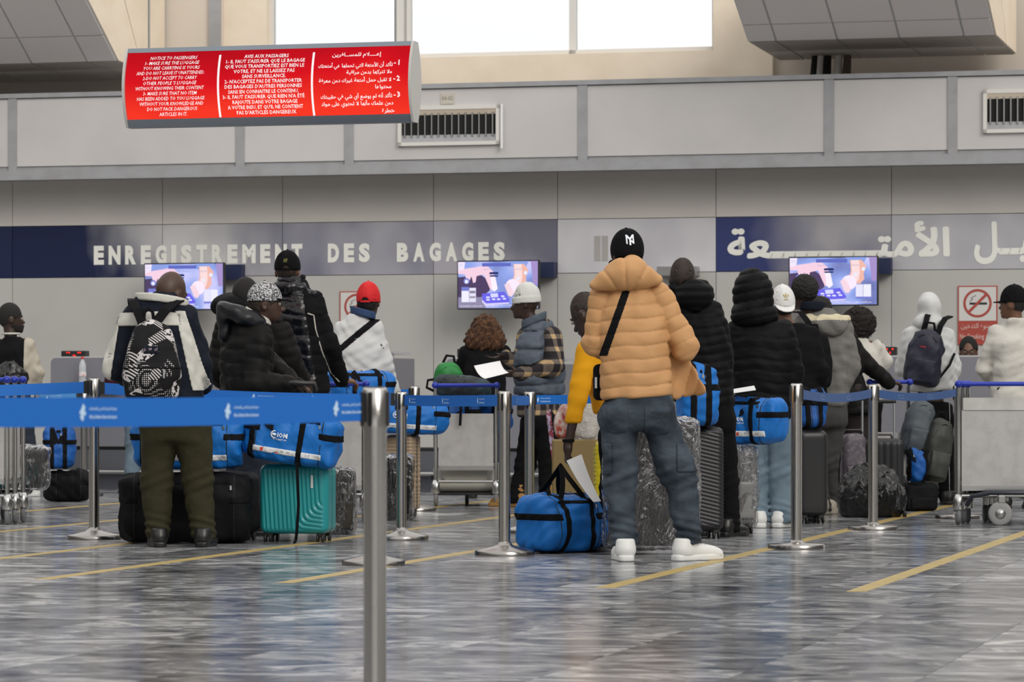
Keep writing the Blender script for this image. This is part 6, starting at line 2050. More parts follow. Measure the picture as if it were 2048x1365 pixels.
for i in (0, 1):
    k, a, an = f.leg[i]
    MB().lathe([(.043, .085), (.046, .12), (.045, .16)], 18, (float(a[0]), float(a[1]) - .005, 0)).build('sock', m_shoe_w, f.o)
f.shoes(m_shoe_w, m_shoe_w, sc=1.08)
f.cap(m_black_cl, True, 0.0, low=-.045)
f.cap_text('N', m_wht, .048, .022, .072, math.pi - .22, bold=.012, r=.003); f.cap_text('Y', m_wht, .054, .014, .076, math.pi - .22, bold=.012, r=.0036)

# -- man with the patterned backpack
f = Figure('bald man in navy and white jacket with a patterned backpack, olive trousers', 362, 20.45, (342, 543), m_skin, yaw=-.75, pitch=.22, head_dy=.07, bw=1.05)
J = f.J
f.sh = [J(264, 630, 0), J(374, 630, 0)]; f.mid_sh = (f.sh[0] + f.sh[1]) / 2
f.hip = [J(318, 850, 0), J(384, 850, 0)]; f.mid_hip = (f.hip[0] + f.hip[1]) / 2
f.arm = [(J(234, 735, .0), J(262, 765, .22), V3((.4, .9, 0)), V3((0, 0, -1)), .7), (J(398, 735, .03), J(400, 772, .20), V3((-.3, .9, 0)), V3((0, 0, -1)), .7)]
f.leg = [(J(313, 965, .02), J(317, 1088, -.02), .25), (J(396, 965, .02), J(410, 1088, -.02), -.15)]
f.build(.008)
f.top('jacket', m_navy_cl, dz(0, 848, 20.45), h=.008, rs=(.082, .078, .058), seed=8, wr=.006, fat=1.0, st=[(-.35, .195, .150), (-.1, .185, .145), (.25, .175, .138), (.6, .190, .145), (.86, .185, .130), (.97, .165, .115), (1.06, .145, .10), (1.15, .125, .09), (1.2, .12, .085)])
def _pxy(P): return f.px + P[:, 0] / f.k, HY - (P[:, 2] - CAMZ) / f.k
def white_band(P):
    px, py = _pxy(P)
    return np.maximum(np.maximum(np.abs(py - 638 - .03 * np.abs(px - 315)) - 14, np.abs(px - 300) - 68) * f.k, P[:, 1] - .05)
def white_left(P):
    px, py = _pxy(P)
    return np.maximum(np.abs(px - (231 - (py - 640) * .15)) - 11, np.abs(py - 695) - 66) * f.k
def white_right(P):
    px, py = _pxy(P)
    return np.maximum(np.maximum(np.abs(px - (363 + (py - 622) * .27)) - 10 - (py - 622) * .05, np.abs(py - 702) - 80) * f.k, P[:, 1] - .12)
for rg in (white_band, white_left, white_right):
    patch('white_panel', f.tf, rg, f.tlo, f.thi, .008, .0075, m_offwhite, f.jacket)
cl = lambda P: smax(np.abs(np.sqrt((P[:, 0] - J(322, 0)[0]) ** 2 / .150 ** 2 + (P[:, 1] - .02) ** 2 / .128 ** 2) - 1) * .13 - .012, np.abs(P[:, 2] - float(J(0, 599)[2]) + .12 * (P[:, 0] - J(322, 0)[0]) + .12 * (P[:, 1] + .05)) - .024, .008)
sdf_obj('collar', cl, J(270, 640, -.2), J(400, 560, .25), .007, m_offwhite, f.jacket)
f.legs(m_olive, (.115, .090, .068), h=.010, seed=9, bunch=.008, end=.07, hipw=(.185, .135))
f.shoes(m_shoe_b, m_shoe_b)
bpm = empty('backpack', f.loc); tag(bpm, 'black and white collage print backpack on the bald man', 'backpack')
bc = J(312, 722, -.24)
def bpf(P):
    Q = P - bc
    zr = .245
    d = loft(Q, [(-.235, 0, 0, .165, .09), (-.1, 0, -.01, .172, .105), (.08, 0, .0, .145, .092), (.19, 0, .02, .10, .06), (.24, 0, .03, .06, .035)], 2.8, .04)
    d = smin(d, ell(Q, (0, -.07, -.12), (.125, .065, .10)), .03)
    return d + waves(P, 3, .15, .004)
sdf_obj('body', bpf, bc - V3((.2, .2, .3)), bc + V3((.2, .15, .3)), .007, m_pattern, bpm)
patch('pocket_zip', bpf, lambda P: np.maximum(np.abs(P[:, 2] - bc[2] + .045) - .004, P[:, 1] - bc[1]), bc - V3((.2, .2, .3)), bc + V3((.2, .15, .3)), .006, .003, m_web, bpm)
lb = patch('brand_label', bpf, lambda P: np.maximum(np.maximum(np.abs(P[:, 0] - bc[0] - .005) - .045, np.abs(P[:, 2] - bc[2] - .06) - .024), P[:, 1] - bc[1]), bc - V3((.1, .2, .0)), bc + V3((.1, .05, .15)), .005, .004, m_navy_cl, bpm)
put_text('JANSPORT', bpf, float(bc[0]) - .035, float(bc[0]) + .045, float(bc[2]) + .05, float(bc[2]) + .072, mat('pale_label_print', (.45, .35, .4), .6), bpm, float(bc[1]) - .25, float(bc[1]), .007)
MB().box(-.005, .005, -.004, .004, -.03, .02).build('zip_pull', m_zipm, bpm, loc=tuple(bc + V3((.085, -.135, -.075))))
for (xa, ya, xb, yb) in ((292, 648, 268, 600), (318, 648, 358, 600)):
    pts = [J(xa, ya, -.20), J((xa + xb) / 2, (ya + yb) / 2 - 4, -.165), J(xb, yb + 3, -.09), J(xb + (xb - xa) * .2, yb - 1, .02), J(xb + (xb - xa) * .25, yb + 25, .15)]
    MB().strip([tuple(p) for p in pts], .055, [(0, -1, .5), (0, -1, .8), (0, -.6, 1), (0, 0, 1), (0, 1, .4)], .012).build('shoulder_strap', m_web, bpm)
MB().strip([tuple(J(x, y, -.19)) for x, y in ((294, 640), (296, 626), (304, 620), (312, 626), (314, 640))], .02, (0, -1, 0), .004).build('grab_handle', m_web, bpm)

# -- smiling man with the speckled cap, profile to the right
f = Figure('smiling man in black puffer and speckled cap, in profile, hands on a handle', 505, 21.9, (532, 566), m_skin, face=-1.05, yaw=-1.5, pitch=.0, head_dy=.0, bw=1.04)
J = f.J
f.sh = [J(462, 655, .12), J(525, 668, -.14)]; f.mid_sh = (f.sh[0] + f.sh[1]) / 2
f.hip = [J(480, 850, .06), J(505, 850, -.06)]; f.mid_hip = (f.hip[0] + f.hip[1]) / 2
f.arm = [(J(545, 740, .18), J(590, 770, .10), V3((.8, .2, -.35)), V3((-.2, 0, -1)), .55), (J(515, 765, -.19), J(583, 770, -.12), V3((.95, .1, -.15)), V3((0, .1, -1)), .75)]
f.leg = [(J(478, 965, .08), J(475, 1070, .05), -1.2), (J(500, 965, -.03), J(488, 1070, -.03), -1.1)]
f.build(.007, mouth=True, eyes=True)
f.short_hair(m_hairs, .004, -.05)
def hz3(c): return np.zeros(len(c), int)
f.top('puffer_jacket', m_char_puf, dz(0, 865, 21.9), h=.008, puff=.004, per=.085, rs=(.084, .078, .056), seed=12, fat=1.03)
def hood3(P):
    c = J(485, 632, -.02)
    d = np.sqrt((np.sqrt((P[:, 0] - c[0]) ** 2 / 1.0 + (P[:, 1] - c[1]) ** 2) - .115) ** 2 + ((P[:, 2] - c[2] + .35 * (P[:, 0] - c[0])) / 1.15) ** 2) - .048
    d = smin(d, cone(P, J(452, 640, -.02), J(448, 672, -.03), .055, .04), .05)
    return d + waves(P, 4, .12, .006)
sdf_obj('hood', hood3, J(410, 720, -.3), J(575, 585, .25), .007, cloth('black_satin_lining', (.009, .010, .013), .38, (9, .35, .02), spec=.35), f.jacket)
cl3 = lambda P: smax(np.abs(np.sqrt((P[:, 0] - J(517, 0)[0]) ** 2 + (P[:, 1] + .0) ** 2) - .075) - .006, np.abs(P[:, 2] - float(J(0, 632)[2]) + .55 * (P[:, 0] - J(517, 0)[0])) - .02, .006)
sdf_obj('shirt_collar', cl3, J(480, 680, -.15), J(560, 600, .15), .006, m_offwhite, f.o)
f.legs(m_dkjean, (.105, .085, .065), h=.012, seed=3)
f.shoes(m_shoe_b, m_shoe_b)
f.cap(m_speck, True, 0., hole=True, mb=m_black_cl, flatb=True, low=.0)
# black rear panel of that cap
gt = patch('goatee', f.head_f, lambda P: np.maximum(f.hp(P)[:, 2] + .098, np.maximum(.06 - f.hp(P)[:, 1], np.abs(f.hp(P)[:, 0]) - .03)), f.hc - .17, f.hc + .15, .006, .004, m_hair, f.o)
tb_ = MB().tube([tuple(W(560, 772, 21.75)), tuple(W(582, 766, 21.72)), tuple(W(628, 768, 21.75)), tuple(W(632, 782, 21.76))], .016, 8).build('case_handle', m_black)
tag(tb_, 'black pull-out handle gripped by the smiling man', 'handle')

# -- the man hidden behind him
f = Figure('man in black hooded puffer mostly hidden behind the speckled cap', 505, 22.8, (492, 556), m_skin2, face=-.5, yaw=-.4, head_dy=.02, bw=1.0)
J = f.J
f.sh = [J(450, 645, .05), J(565, 660, -.05)]; f.mid_sh = (f.sh[0] + f.sh[1]) / 2
f.arm = [(J(430, 740, .05), J(470, 780, .2)), (J(580, 722, -.02), J(600, 758, .12), V3((.7, .5, -.4)))]
f.build(.010)
f.short_hair(m_hair, .008, -.05)
f.top('puffer_jacket', m_char_puf, dz(0, 880, 22.8), h=.0095, puff=.004, per=.06, rs=(.084, .080, .06), seed=15, fat=1.0)
def hood4(P):
    d = ell(P, J(462, 612, -.05), (.13, .13, .085)); d = smin(d, ell(P, J(560, 640, .0), (.085, .09, .04)), .05)
    return d + waves(P, 6, .12, .005)
sdf_obj('hood', hood4, J(400, 680, -.3), J(600, 560, .25), .009, m_black_puf, f.jacket)
f.legs(m_dkjean, h=.014); f.shoes(m_shoe_b, m_shoe_b)

# -- tall man with black cap and shiny vest
f = Figure('tall man in black cap and shiny black puffer with white piping, seen from behind', 598, 23.5, (575, 503), m_skin3, face=-.15, yaw=-.15, head_dy=.03, bw=1.0)
J = f.J
f.sh = [J(545, 600, 0), J(628, 598, 0)]; f.mid_sh = (f.sh[0] + f.sh[1]) / 2 + V3((0, 0, .01))
f.hip = [J(575, 820, 0), J(630, 820, 0)]; f.mid_hip = (f.hip[0] + f.hip[1]) / 2
f.arm = [(J(520, 700, .1), J(560, 745, .25)), (J(655, 690, -.03), J(680, 760, .25), V3((.85, .45, -.12)), V3((0, .3, -1)), .7)]
f.build(.0075)
def zv(c):
    px = f.px + c[:, 0] / f.k; py = HY - (c[:, 2] - CAMZ) / f.k
    return np.where((px > 612 + (py - 620) * .16) | (c[:, 0] < J(535, 0)[0]), 1, 0)
f.top('shiny_jacket', [m_gloss_puf, m_black_cl], dz(0, 790, 23.5), h=.008, puff=.006, per=.13, rs=(.080, .070, .052), seed=18, fat=1.06, mfun=zv, st=[(-.35, .185, .15), (-.05, .185, .148), (.25, .18, .145), (.6, .20, .15), (.86, .20, .14), (.97, .165, .115), (1.06, .115, .095), (1.2, .085, .08)])
sdf_obj('collar', lambda P: smin(ell(P, J(578, 578, -.03), (.125, .11, .065)), cone(P, J(560, 575, -.08), J(628, 590, -.04), .035, .03), .04) + waves(P, 3, .09, .006), J(530, 625, -.2), J(650, 545, .15), .007, m_gloss_puf, f.jacket)
pts = [J(618, 628, -.14), J(630, 632, -.13), J(634, 660, -.12), J(645, 700, -.11), J(660, 745, -.06), J(676, 764, -.03)]
ff = f.tf
def snap(p):
    y = float(front_y(ff, [p[0]], [p[2]], -.35, .2, 120)[0]); return (float(p[0]), y - .004, float(p[2]))
pl_ = []
for a, b in zip(pts[:-1], pts[1:]):
    for t in (0, .33, .66): pl_.append(snap(a + (b - a) * t))
pl_.append(snap(pts[-1]))
MB().strip(pl_, .008, (0, -1, 0), .004).build('white_piping', m_offwhite, f.jacket)
f.short_hair(m_hairs, .003, -.08)
f.cap(m_black_cl, True, .1, hole=True, low=-.012, tall=1.0)
f.cap_text('NY', mat('olive_thread', (.22, .24, .04), .6), .03, .04, .065, math.pi + .1)
f.legs(m_blkj, h=.014); f.shoes(m_shoe_b, m_shoe_b)

# -- red cap, white sweatshirt
f = Figure('man in white sweatshirt and red cap with a black shoulder strap', 722, 25.6, (737, 568), m_skin2, face=.1, yaw=-.2, head_dy=.03, bw=1.0)
J = f.J
f.sh = [J(682, 658, 0), J(752, 655, 0)]; f.mid_sh = (f.sh[0] + f.sh[1]) / 2
f.hip = [J(695, 850, 0), J(745, 850, 0)]; f.mid_hip = (f.hip[0] + f.hip[1]) / 2
f.arm = [(J(668, 730, .08), J(700, 745, .28)), (J(766, 725, .0), J(788, 790, .12), V3((.2, .6, -.6)))]
f.build(.009)
f.top('sweatshirt', m_white_cl, dz(0, 800, 25.6), h=.009, rs=(.076, .066, .056), seed=22, wr=.007, cuff=1)
sdf_obj('blue_collar', lambda P: smax(np.abs(np.sqrt((P[:, 0] - J(726, 0)[0]) ** 2 + (P[:, 1] - .0) ** 2) - .082) - .012, np.abs(P[:, 2] - float(J(0, 626)[2]) + .25 * (P[:, 0] - J(726, 0)[0])) - .03, .01), J(680, 660, -.15), J(770, 590, .15), .007, mat('blue_collar_cloth', (.02, .05, .13), .8), f.jacket)
pa2, pb2_ = J(752, 640, -.1), J(675, 705, -.1); dr = pb2_ - pa2
f.strap_patch('shoulder_strap', m_web, pa2, V3((dr[2], 0, -dr[0])), .024, lim=lambda P: P[:, 1] - .0, h=.007, t=.005)
put_text('RIT', f.tf, float(J(762, 0)[0]), float(J(776, 0)[0]), float(J(0, 698)[2]), float(J(0, 688)[2]), mat('black_print', (.03, .03, .04), .6), f.jacket, -.35, .2, .005, .03)
f.short_hair(m_hair, .004, -.07)
f.cap(mat('red_cotton', (.62, .008, .012), .75, bump=(300, .2, .002)), True, -.0, hole=True, low=-.02, tall=1.08)
f.legs(m_blkj, h=.014); f.shoes(m_shoe_b, m_shoe_w)

# -- curly-haired woman at the counter
f = Figure('woman with big curly brown hair and black top at the counter', 972, 29.6, (970, 632), m_skin3, yaw=.1, bw=.95)
J = f.J
f.arm = [(J(925, 735, .08), J(940, 745, .3)), (J(1020, 735, .08), J(1000, 745, .3))]
f.build(.011)
f.top('black_top', m_black_cl, dz(0, 850, 29.6), h=.011, rs=(.072, .06, .045), seed=24)
m_curl = mat('curly_auburn_hair', (.055, .022, .009), .7, bump=(90, 1.0, .02), var=(22, (.14, .058, .02), .4, .65))
def curl(P):
    Q = f.hp(P)
    d = ell(Q, (0, -.025, .01), (.12, .12, .125)); d = smin(d, ell(Q, (0, -.04, -.10), (.185, .12, .11)), .08)
    d = smax(d, -.19 - Q[:, 2] + .0, .03)
    return d + waves(P, 3, .05, .009, 9) + waves(P, 7, .022, .005, 9)
sdf_obj('curly_hair', curl, f.hc - .28, f.hc + .25, .0075, m_curl, f.o)
f.legs(m_blkj, h=.016); f.shoes(m_shoe_b, m_shoe_b)

# -- beanie man with plaid shirt and vest
f = Figure('man in white beanie, slate vest and plaid shirt reading a paper, in profile', 1072, 27.3, (1050, 573), m_skin2, face=.95, yaw=1.45, pitch=.06, head_dy=0., bw=1.05)
J = f.J
f.sh = [J(1050, 668, .14), J(1108, 668, -.12)]; f.mid_sh = (f.sh[0] + f.sh[1]) / 2
f.hip = [J(1066, 840, .06), J(1092, 840, -.06)]; f.mid_hip = (f.hip[0] + f.hip[1]) / 2
f.arm = [(J(1040, 735, .2), J(1012, 712, .18), V3((-1, -.1, -.2)), V3((0, 0, 1)), .3), (J(1108, 735, -.2), J(1037, 748, -.14), V3((-1, 0, 0)), V3((0, .6, .6)), .5)]
f.leg = [(J(1050, 930, .08), J(1030, 1010, .06), 1.2), (J(1100, 930, -.04), J(1095, 1010, -.05), 1.0)]
f.build(.009, eyes=True)
f.top('plaid_shirt', m_plaid, dz(0, 835, 27.3), h=.009, rs=(.078, .07, .05), seed=27, wr=.005)
f2 = f.tf
vest = f.top_f(dz(0, 790, 27.3), puff=.012, per=.14, fat=1.12, seed=28, arms=False)
sdf_obj('puffer_vest', lambda P: smax(vest(P), -np.minimum(cone(P, f.sh[1] + V3((.02, -.06, .02)), f.arm[1][0], .088, .09), cone(P, f.arm[1][0], f.arm[1][1], .075, .06)), .01), *[f.tlo - .03, f.thi + .03], .009, m_slate, f.o)
sdf_obj('vest_collar', lambda P: smax(np.abs(np.sqrt((P[:, 0] - J(1068, 0)[0]) ** 2 + (P[:, 1]) ** 2) - .088) - .012, np.abs(P[:, 2] - float(J(0, 640)[2]) - .4 * (P[:, 0] - J(1068, 0)[0])) - .035, .012), J(1030, 690, -.16), J(1110, 600, .16), .008, m_slate, f.o)
f.beanie(mat('white_knit', (.62, .63, .60), .9, bump=(120, .5, .004)), 1.12, -.02)
f.legs(m_blkj, (.10, .085, .07), h=.011, seed=6)
st_ = patch('side_stripe', f.lf, lambda P: np.maximum(np.abs((P[:, 0] - J(1097, 0)[0]) - (J(0, 830)[2] - P[:, 2]) * .12) - .022, P[:, 1] + .0), f.llo, f.lhi, .008, .004, mat('stripe_tape', (.32, .26, .36), .7, var=(22, (.18, .02, .04), .45, .55)), f.tro)
f.shoes(m_shoe_t, m_shoe_t, 'boot', 1.1)
paper('sheet of white paper held by the man in the white beanie', [W(948, 732, 27.0), W(1000, 722, 27.2), W(1018, 746, 26.95), W(970, 758, 26.85)], bend=.02)

# -- yellow sweater, bending to the duffel
f = Figure('man in yellow sweater bending down to lift the blue duffel bag', 1215, 19.95, (1166, 584), m_skin2, face=.5, yaw=.95, pitch=.55, head_dy=.05, bw=.98)
J = f.J
f.hc = J(1172, 625, .03)
f.sh = [J(1173, 700, -.06), J(1262, 655, .14)]; f.mid_sh = (f.sh[0] + f.sh[1]) / 2 + V3((0, .02, .03))
f.hip = [J(1230, 870, .06), J(1280, 870, .10)]; f.mid_hip = (f.hip[0] + f.hip[1]) / 2
f.arm = [(J(1157, 785, -.10), J(1135, 892, -.12), V3((-.02, -.0, -1)), V3((1, .2, 0)), .75), (J(1290, 745, .25), J(1270, 820, .35))]
f.leg = [(J(1228, 975, .10), J(1205, 1085, -.05), .9), (J(1290, 975, .15), J(1295, 1085, .10), .2)]
f.build(.0075, eyes=True)
f.short_hair(m_hairs, .003, -.05)
f.top('yellow_sweater', m_yel, dz(0, 830, 19.95), h=.008, rs=(.072, .054, .042), seed=31, wr=.003, cuff=1, sleeve=.86)
MB().lathe([(.034, 0), (.036, .008), (.034, .016)], 16, tuple(J(1136, 884, -.12))).build('bracelet', m_web, f.o)
f.legs(m_blkj, h=.013); f.shoes(m_navy_cl, m_shoe_w)
paper('white paper sheet held over the duffel bag by the bending man', [W(1133, 922, 19.78), W(1163, 909, 19.85), W(1202, 1003, 19.72), W(1187, 1005, 19.62)], bend=.015)

# -- black puffer with shaved head
f = Figure('man with shaved head in black hooded puffer behind the tan jacket', 1402, 21.9, (1366, 516), m_skin2, face=-.15, yaw=-.2, pitch=.1, head_dy=.03, bw=1.02)
J = f.J
f.sh = [J(1352, 622, 0), J(1428, 620, 0)]; f.mid_sh = (f.sh[0] + f.sh[1]) / 2
f.hip = [J(1392, 835, 0), J(1440, 835, 0)]; f.mid_hip = (f.hip[0] + f.hip[1]) / 2
f.arm = [(J(1335, 715, .05), J(1350, 775, .22)), (J(1445, 715, -.02), J(1450, 800, .04), V3((.05, .1, -1)), None, .5)]
f.leg = [(J(1400, 960, .1), J(1405, 1065, .1), 0), (J(1450, 960, .0), J(1459, 1062, -.05), -.6)]
f.build(.009)
f.short_hair(m_hairs, .003, -.06)
f.top('puffer_jacket', m_black_puf, dz(0, 815, 21.9), h=.008, puff=.004, per=.055, rs=(.078, .068, .054), seed=34, fat=1.0)
def hood5(P):
    d = ell(P, J(1388, 592, -.10), (.12, .09, .095)); d = smin(d, cone(P, J(1350, 575, -.02), J(1405, 580, -.05), .05, .05), .05)
    d = smax(d, -ell(P, f.hc + V3((0, .03, 0)), (.10, .12, .15)), .02)
    u = P[:, 2] / .05
    return d - .005 * pillow(u, .05) + waves(P, 9, .1, .004)
sdf_obj('hood', hood5, J(1310, 660, -.3), J(1450, 540, .15), .008, m_black_puf, f.jacket)
f.legs(m_blkj, (.10, .082, .068), h=.011, seed=4); f.shoes(m_shoe_b, m_shoe_b)

# -- hooded black puffer, light jeans
f = Figure('person with the black quilted hood up, light jeans and white sneakers', 1530, 23.3, (1503, 556), m_skin2, yaw=.3, pitch=.1, head_dy=.04, bw=1.06)
J = f.J
f.sh = [J(1472, 658, 0), J(1572, 655, 0)]; f.mid_sh = (f.sh[0] + f.sh[1]) / 2
f.hip = [J(1502, 838, 0), J(1560, 838, 0)]; f.mid_hip = (f.hip[0] + f.hip[1]) / 2
f.arm = [(J(1457, 745, .08), J(1480, 775, .25)), (J(1586, 745, .0), J(1578, 815, .06), V3((-.05, .2, -1)), None, .5)]
f.leg = [(J(1506, 945, .02), J(1512, 1045, -.05), .3), (J(1562, 945, .02), J(1563, 1043, -.03), -.5)]
f.build(.010)
f.top('puffer_jacket', m_black_puf, dz(0, 838, 23.3), h=.008, puff=.004, per=.075, rs=(.080, .072, .056), seed=37, fat=1.04)
def hood6(P):
    Q = f.hp(P)
    d = ell(Q, (0, -.03, .01), (.135, .155, .17)); d = smin(d, ell(P, J(1508, 632, -.02), (.16, .14, .09)), .07)
    d = smax(d, -ell(Q, (0, .13, -.02), (.085, .14, .12)), .02)
    u = (P[:, 2] - .2 * P[:, 0]) / .062
    d = d - .0055 * pillow(u, .062) + .004 * (np.abs(Q[:, 0]) < .006)
    return d + waves(P, 3, .14, .004)
sdf_obj('hood', hood6, J(1420, 700, -.3), J(1620, 520, .3), .008, m_black_puf, f.jacket)
f.legs(m_ltjean, (.112, .098, .088), h=.010, seed=5, end=.06, bunch=.007); f.shoes(m_shoe_w, m_shoe_w)

# -- white cap
f = Figure('man in white cap worn backwards with a gold emblem, black clothes', 1590, 24.4, (1565, 576), m_skin3, yaw=.15, pitch=.05, head_dy=.02, bw=.96)
J = f.J
f.sh = [J(1560, 668, 0), J(1622, 668, 0)]; f.mid_sh = (f.sh[0] + f.sh[1]) / 2
f.build(.010)
f.top('black_jacket', m_black_cl, dz(0, 800, 24.4), h=.010, rs=(.075, .065, .05), seed=40)
f.short_hair(m_hair, .004, -.06)
f.cap(mat('white_cotton', (.70, .70, .69), .75, bump=(300, .2, .002)), True, math.pi, low=-.022, tall=1.12, droop=.75)
m_gold = mat('gold_thread', (.45, .36, .18), .5)
f.cap_text('adidas', m_gold, .036, .022, .034, math.pi + .0)
for (cx_, rot_, hh) in ((0, 0, .032), (-.014, .75, .030), (.014, -.75, .030)):       # three-leaf emblem
    pts = []
    for i in range(12):
        t = i / 12 * 6.2832; u, w_ = .0065 * math.sin(t), .5 * hh * (1 - math.cos(t))
        pts.append((cx_ * .2 + u * math.cos(rot_) - w_ * math.sin(rot_), .042 + u * math.sin(rot_) + w_ * math.cos(rot_)))
    vs = []
    for x, z in pts:
        zq = (z - .012) / .117; rr = math.sqrt(max(.05, 1 - zq * zq)); a = x / (.10 * rr)
        p = V3((math.sin(a) * (.089 * rr + .004), -math.cos(a) * (.113 * rr + .004) - .010, z)); vs.append(tuple(f.hw(p)))
    MB().add(vs, [tuple(range(12))]).build('cap_emblem', m_gold, f.capo)
f.legs(m_blkj, h=.014); f.shoes(m_shoe_b, m_shoe_b)

# -- grey hooded coat
f = Figure('man with short afro in grey wool coat with a cream hood lining', 1652, 25.7, (1606, 552), m_skin2, yaw=.55, face=-.1, head_dy=.02, bw=1.02)
J = f.J
f.sh = [J(1605, 642, 0), J(1690, 650, 0)]; f.mid_sh = (f.sh[0] + f.sh[1]) / 2
f.hip = [J(1628, 830, 0), J(1672, 830, 0)]; f.mid_hip = (f.hip[0] + f.hip[1]) / 2
f.arm = [(J(1598, 720, .08), J(1622, 770, .22)), (J(1702, 735, .0), J(1668, 815, .0), V3((-.1, .1, -1)), None, .5)]
f.leg = [(J(1634, 925, .02), J(1648, 1010, -.02), -.5), (J(1660, 925, .05), J(1665, 1005, .15), -.2)]
f.build(.009)
f.afro(m_hair, (.098, .11, .105), (0, -.025, .025), .005, .02, .007, cut=.06, low=-.10)
f.top('wool_coat', m_grey_cl, dz(0, 812, 25.7), h=.0095, rs=(.078, .068, .055), seed=43, wr=.008)
sdf_obj('hood', lambda P: smin(ell(P, J(1655, 652, -.12), (.145, .08, .085)), cone(P, J(1610, 640, -.04), J(1690, 640, -.06), .04, .04), .04) + waves(P, 8, .12, .006), J(1580, 700, -.3), J(1720, 600, .12), .008, [m_grey_cl, mat('cream_lining', (.58, .52, .36), .9)], f.jacket, mfun=lambda c: np.where(c[:, 2] > float(J(0, 642)[2]), 1, 0))
sdf_obj('navy_scarf', lambda P: smax(np.abs(np.sqrt((P[:, 0] - J(1625, 0)[0]) ** 2 + P[:, 1] ** 2) - .075) - .022, np.abs(P[:, 2] - float(J(0, 612)[2])) - .035, .015), J(1585, 650, -.15), J(1680, 580, .15), .008, m_navy_cl, f.o)
f.legs(mat('charcoal_denim', (.045, .043, .042), .85, bump=(10, .5, .02)), (.085, .068, .055), h=.011); f.shoes(m_shoe_c, m_shoe_c)
rk, rkf = rucksack('black backpack hanging on the left shoulder of the grey coat', f.loc + Vector((float(J(1622, 0)[0]), -.26, float(J(0, 778)[2]))), .25, .26, .18, .42, m_black_cl, 4)
MB().strip([(.03, .06, .38), (-.02, .09, .50), (-.05, .16, .57), (-.06, .26, .57)], .045, [(0, -1, .3), (0, -1, .5), (0, -.5, 1), (0, 0, 1)], .01).build('shoulder_strap', m_web, rk)

# -- dark puffer reaching to the cart
f = Figure('person in dark puffer reaching to the blue cart handle, head mostly hidden', 1692, 26.6, (1642, 592), m_skin2, face=-.5, yaw=-.3, head_dy=.05, bw=1.0)
J = f.J
f.sh = [J(1625, 672, .05), J(1690, 668, -.03)]; f.mid_sh = (f.sh[0] + f.sh[1]) / 2
f.arm = [(J(1625, 750, .1), J(1650, 790, .2)), (J(1717, 715, .0), J(1778, 764, .06), V3((.85, .3, -.1)), V3((0, .2, -1)), .8)]
f.build(.010)
f.afro(m_hair, (.095, .11, .10), (0, -.025, .02), .005, .02, .010, cut=.06)
f.top('puffer_jacket', m_char_puf, dz(0, 830, 26.6), h=.0095, puff=.004, per=.08, rs=(.084, .072, .052), seed=46)
f.legs(mat('maroon_black', (.018, .010, .010), .8), h=.014); f.shoes(m_shoe_b, m_shoe_b)

# -- woman with afro at the counter
f = Figure('woman with a round black afro and cream top at the right counter', 1722, 29.0, (1716, 618), m_skin3, yaw=-.2, bw=.95)
J = f.J
f.arm = [(J(1690, 745, .05), J(1705, 765, .25)), (J(1768, 722, .05), J(1762, 752, .25), V3((.1, 1, -.1)))]
f.build(.011)
f.top('cream_top', m_cream_cl, dz(0, 800, 29.0), h=.010, rs=(.072, .066, .052), seed=49, wr=.006)
f.afro(mat('black_afro_hair', (.012, .008, .007), .9, bump=(140, 1.0, .012)), (.145, .13, .14), (.01, -.02, -.005), .009, .028, .008, cut=.08, low=-.2)
f.legs(m_blkj, h=.016); f.shoes(m_shoe_b, m_shoe_b)

# -- white hoodie with the navy backpack
f = Figure('person in white hoodie with the hood up and a navy backpack', 1862, 27.9, (1858, 588), m_skin, yaw=.05, pitch=.05, head_dy=.02, bw=1.05)
J = f.J
f.sh = [J(1822, 668, 0), J(1892, 668, 0)]; f.mid_sh = (f.sh[0] + f.sh[1]) / 2
f.hip = [J(1848, 835, 0), J(1882, 835, 0)]; f.mid_hip = (f.hip[0] + f.hip[1]) / 2
f.arm = [(J(1812, 735, .08), J(1830, 745, .28)), (J(1903, 735, .04), J(1890, 762, .25), V3((-.2, .9, -.2)))]
f.build(.011)
f.top('hoodie', m_white_cl, dz(0, 783, 27.9), h=.009, rs=(.084, .078, .058), seed=52, wr=.007, fat=1.06)
def hood7(P):
    Q = f.hp(P)
    d = ell(Q, (0, -.01, .01), (.096, .118, .128)); d = smin(d, ell(P, J(1856, 648, -.02), (.125, .115, .075)), .07)
    return smax(d, -ell(Q, (0, .12, -.02), (.07, .11, .1)), .02) + waves(P, 5, .12, .004)
sdf_obj('hood', hood7, J(1800, 710, -.25), J(1920, 550, .25), .008, m_white_cl, f.jacket)
f.legs(m_blkj, (.10, .085, .07), h=.013); f.shoes(m_shoe_b, m_shoe_b)
st_ = patch('white_side_stripe', f.lf, lambda P: np.maximum(np.abs(P[:, 0] - J(1896, 0)[0]) - .004, P[:, 1]), f.llo, f.lhi, .007, .004, m_white_cl, f.tro)
rk, rkf = rucksack('navy backpack worn by the person in the white hoodie', f.loc + Vector((float(J(1832, 0)[0]), -.27, float(J(0, 772)[2]))), -.18, .30, .19, .46, mat('navy_nylon', (.010, .011, .028), .6, bump=(10, .3, .02)), 5, rot=(0, .16))
put_text('eastpak', rkf, -.05, .03, .30, .325, mat('red_label_print', (.4, .03, .04), .6), rk, -.3, .1, .006)
for (x0, x1) in ((-.05, -.03), (.07, .14)):
    MB().strip([(x0, .05, .40), (x0 + .01, .08, .50), ((x0 + x1) / 2, .15, .565), (x1, .24, .59)], .045, [(0, -1, .3), (0, -1, .5), (0, -.5, 1), (0, 0, 1)], .01).build('shoulder_strap', m_web, rk)
MB().strip([(.12, .05, .05), (.2, .12, .2), (.22, .2, .3)], .02, (0, -1, 0), .004).build('lower_strap', m_web, rk)

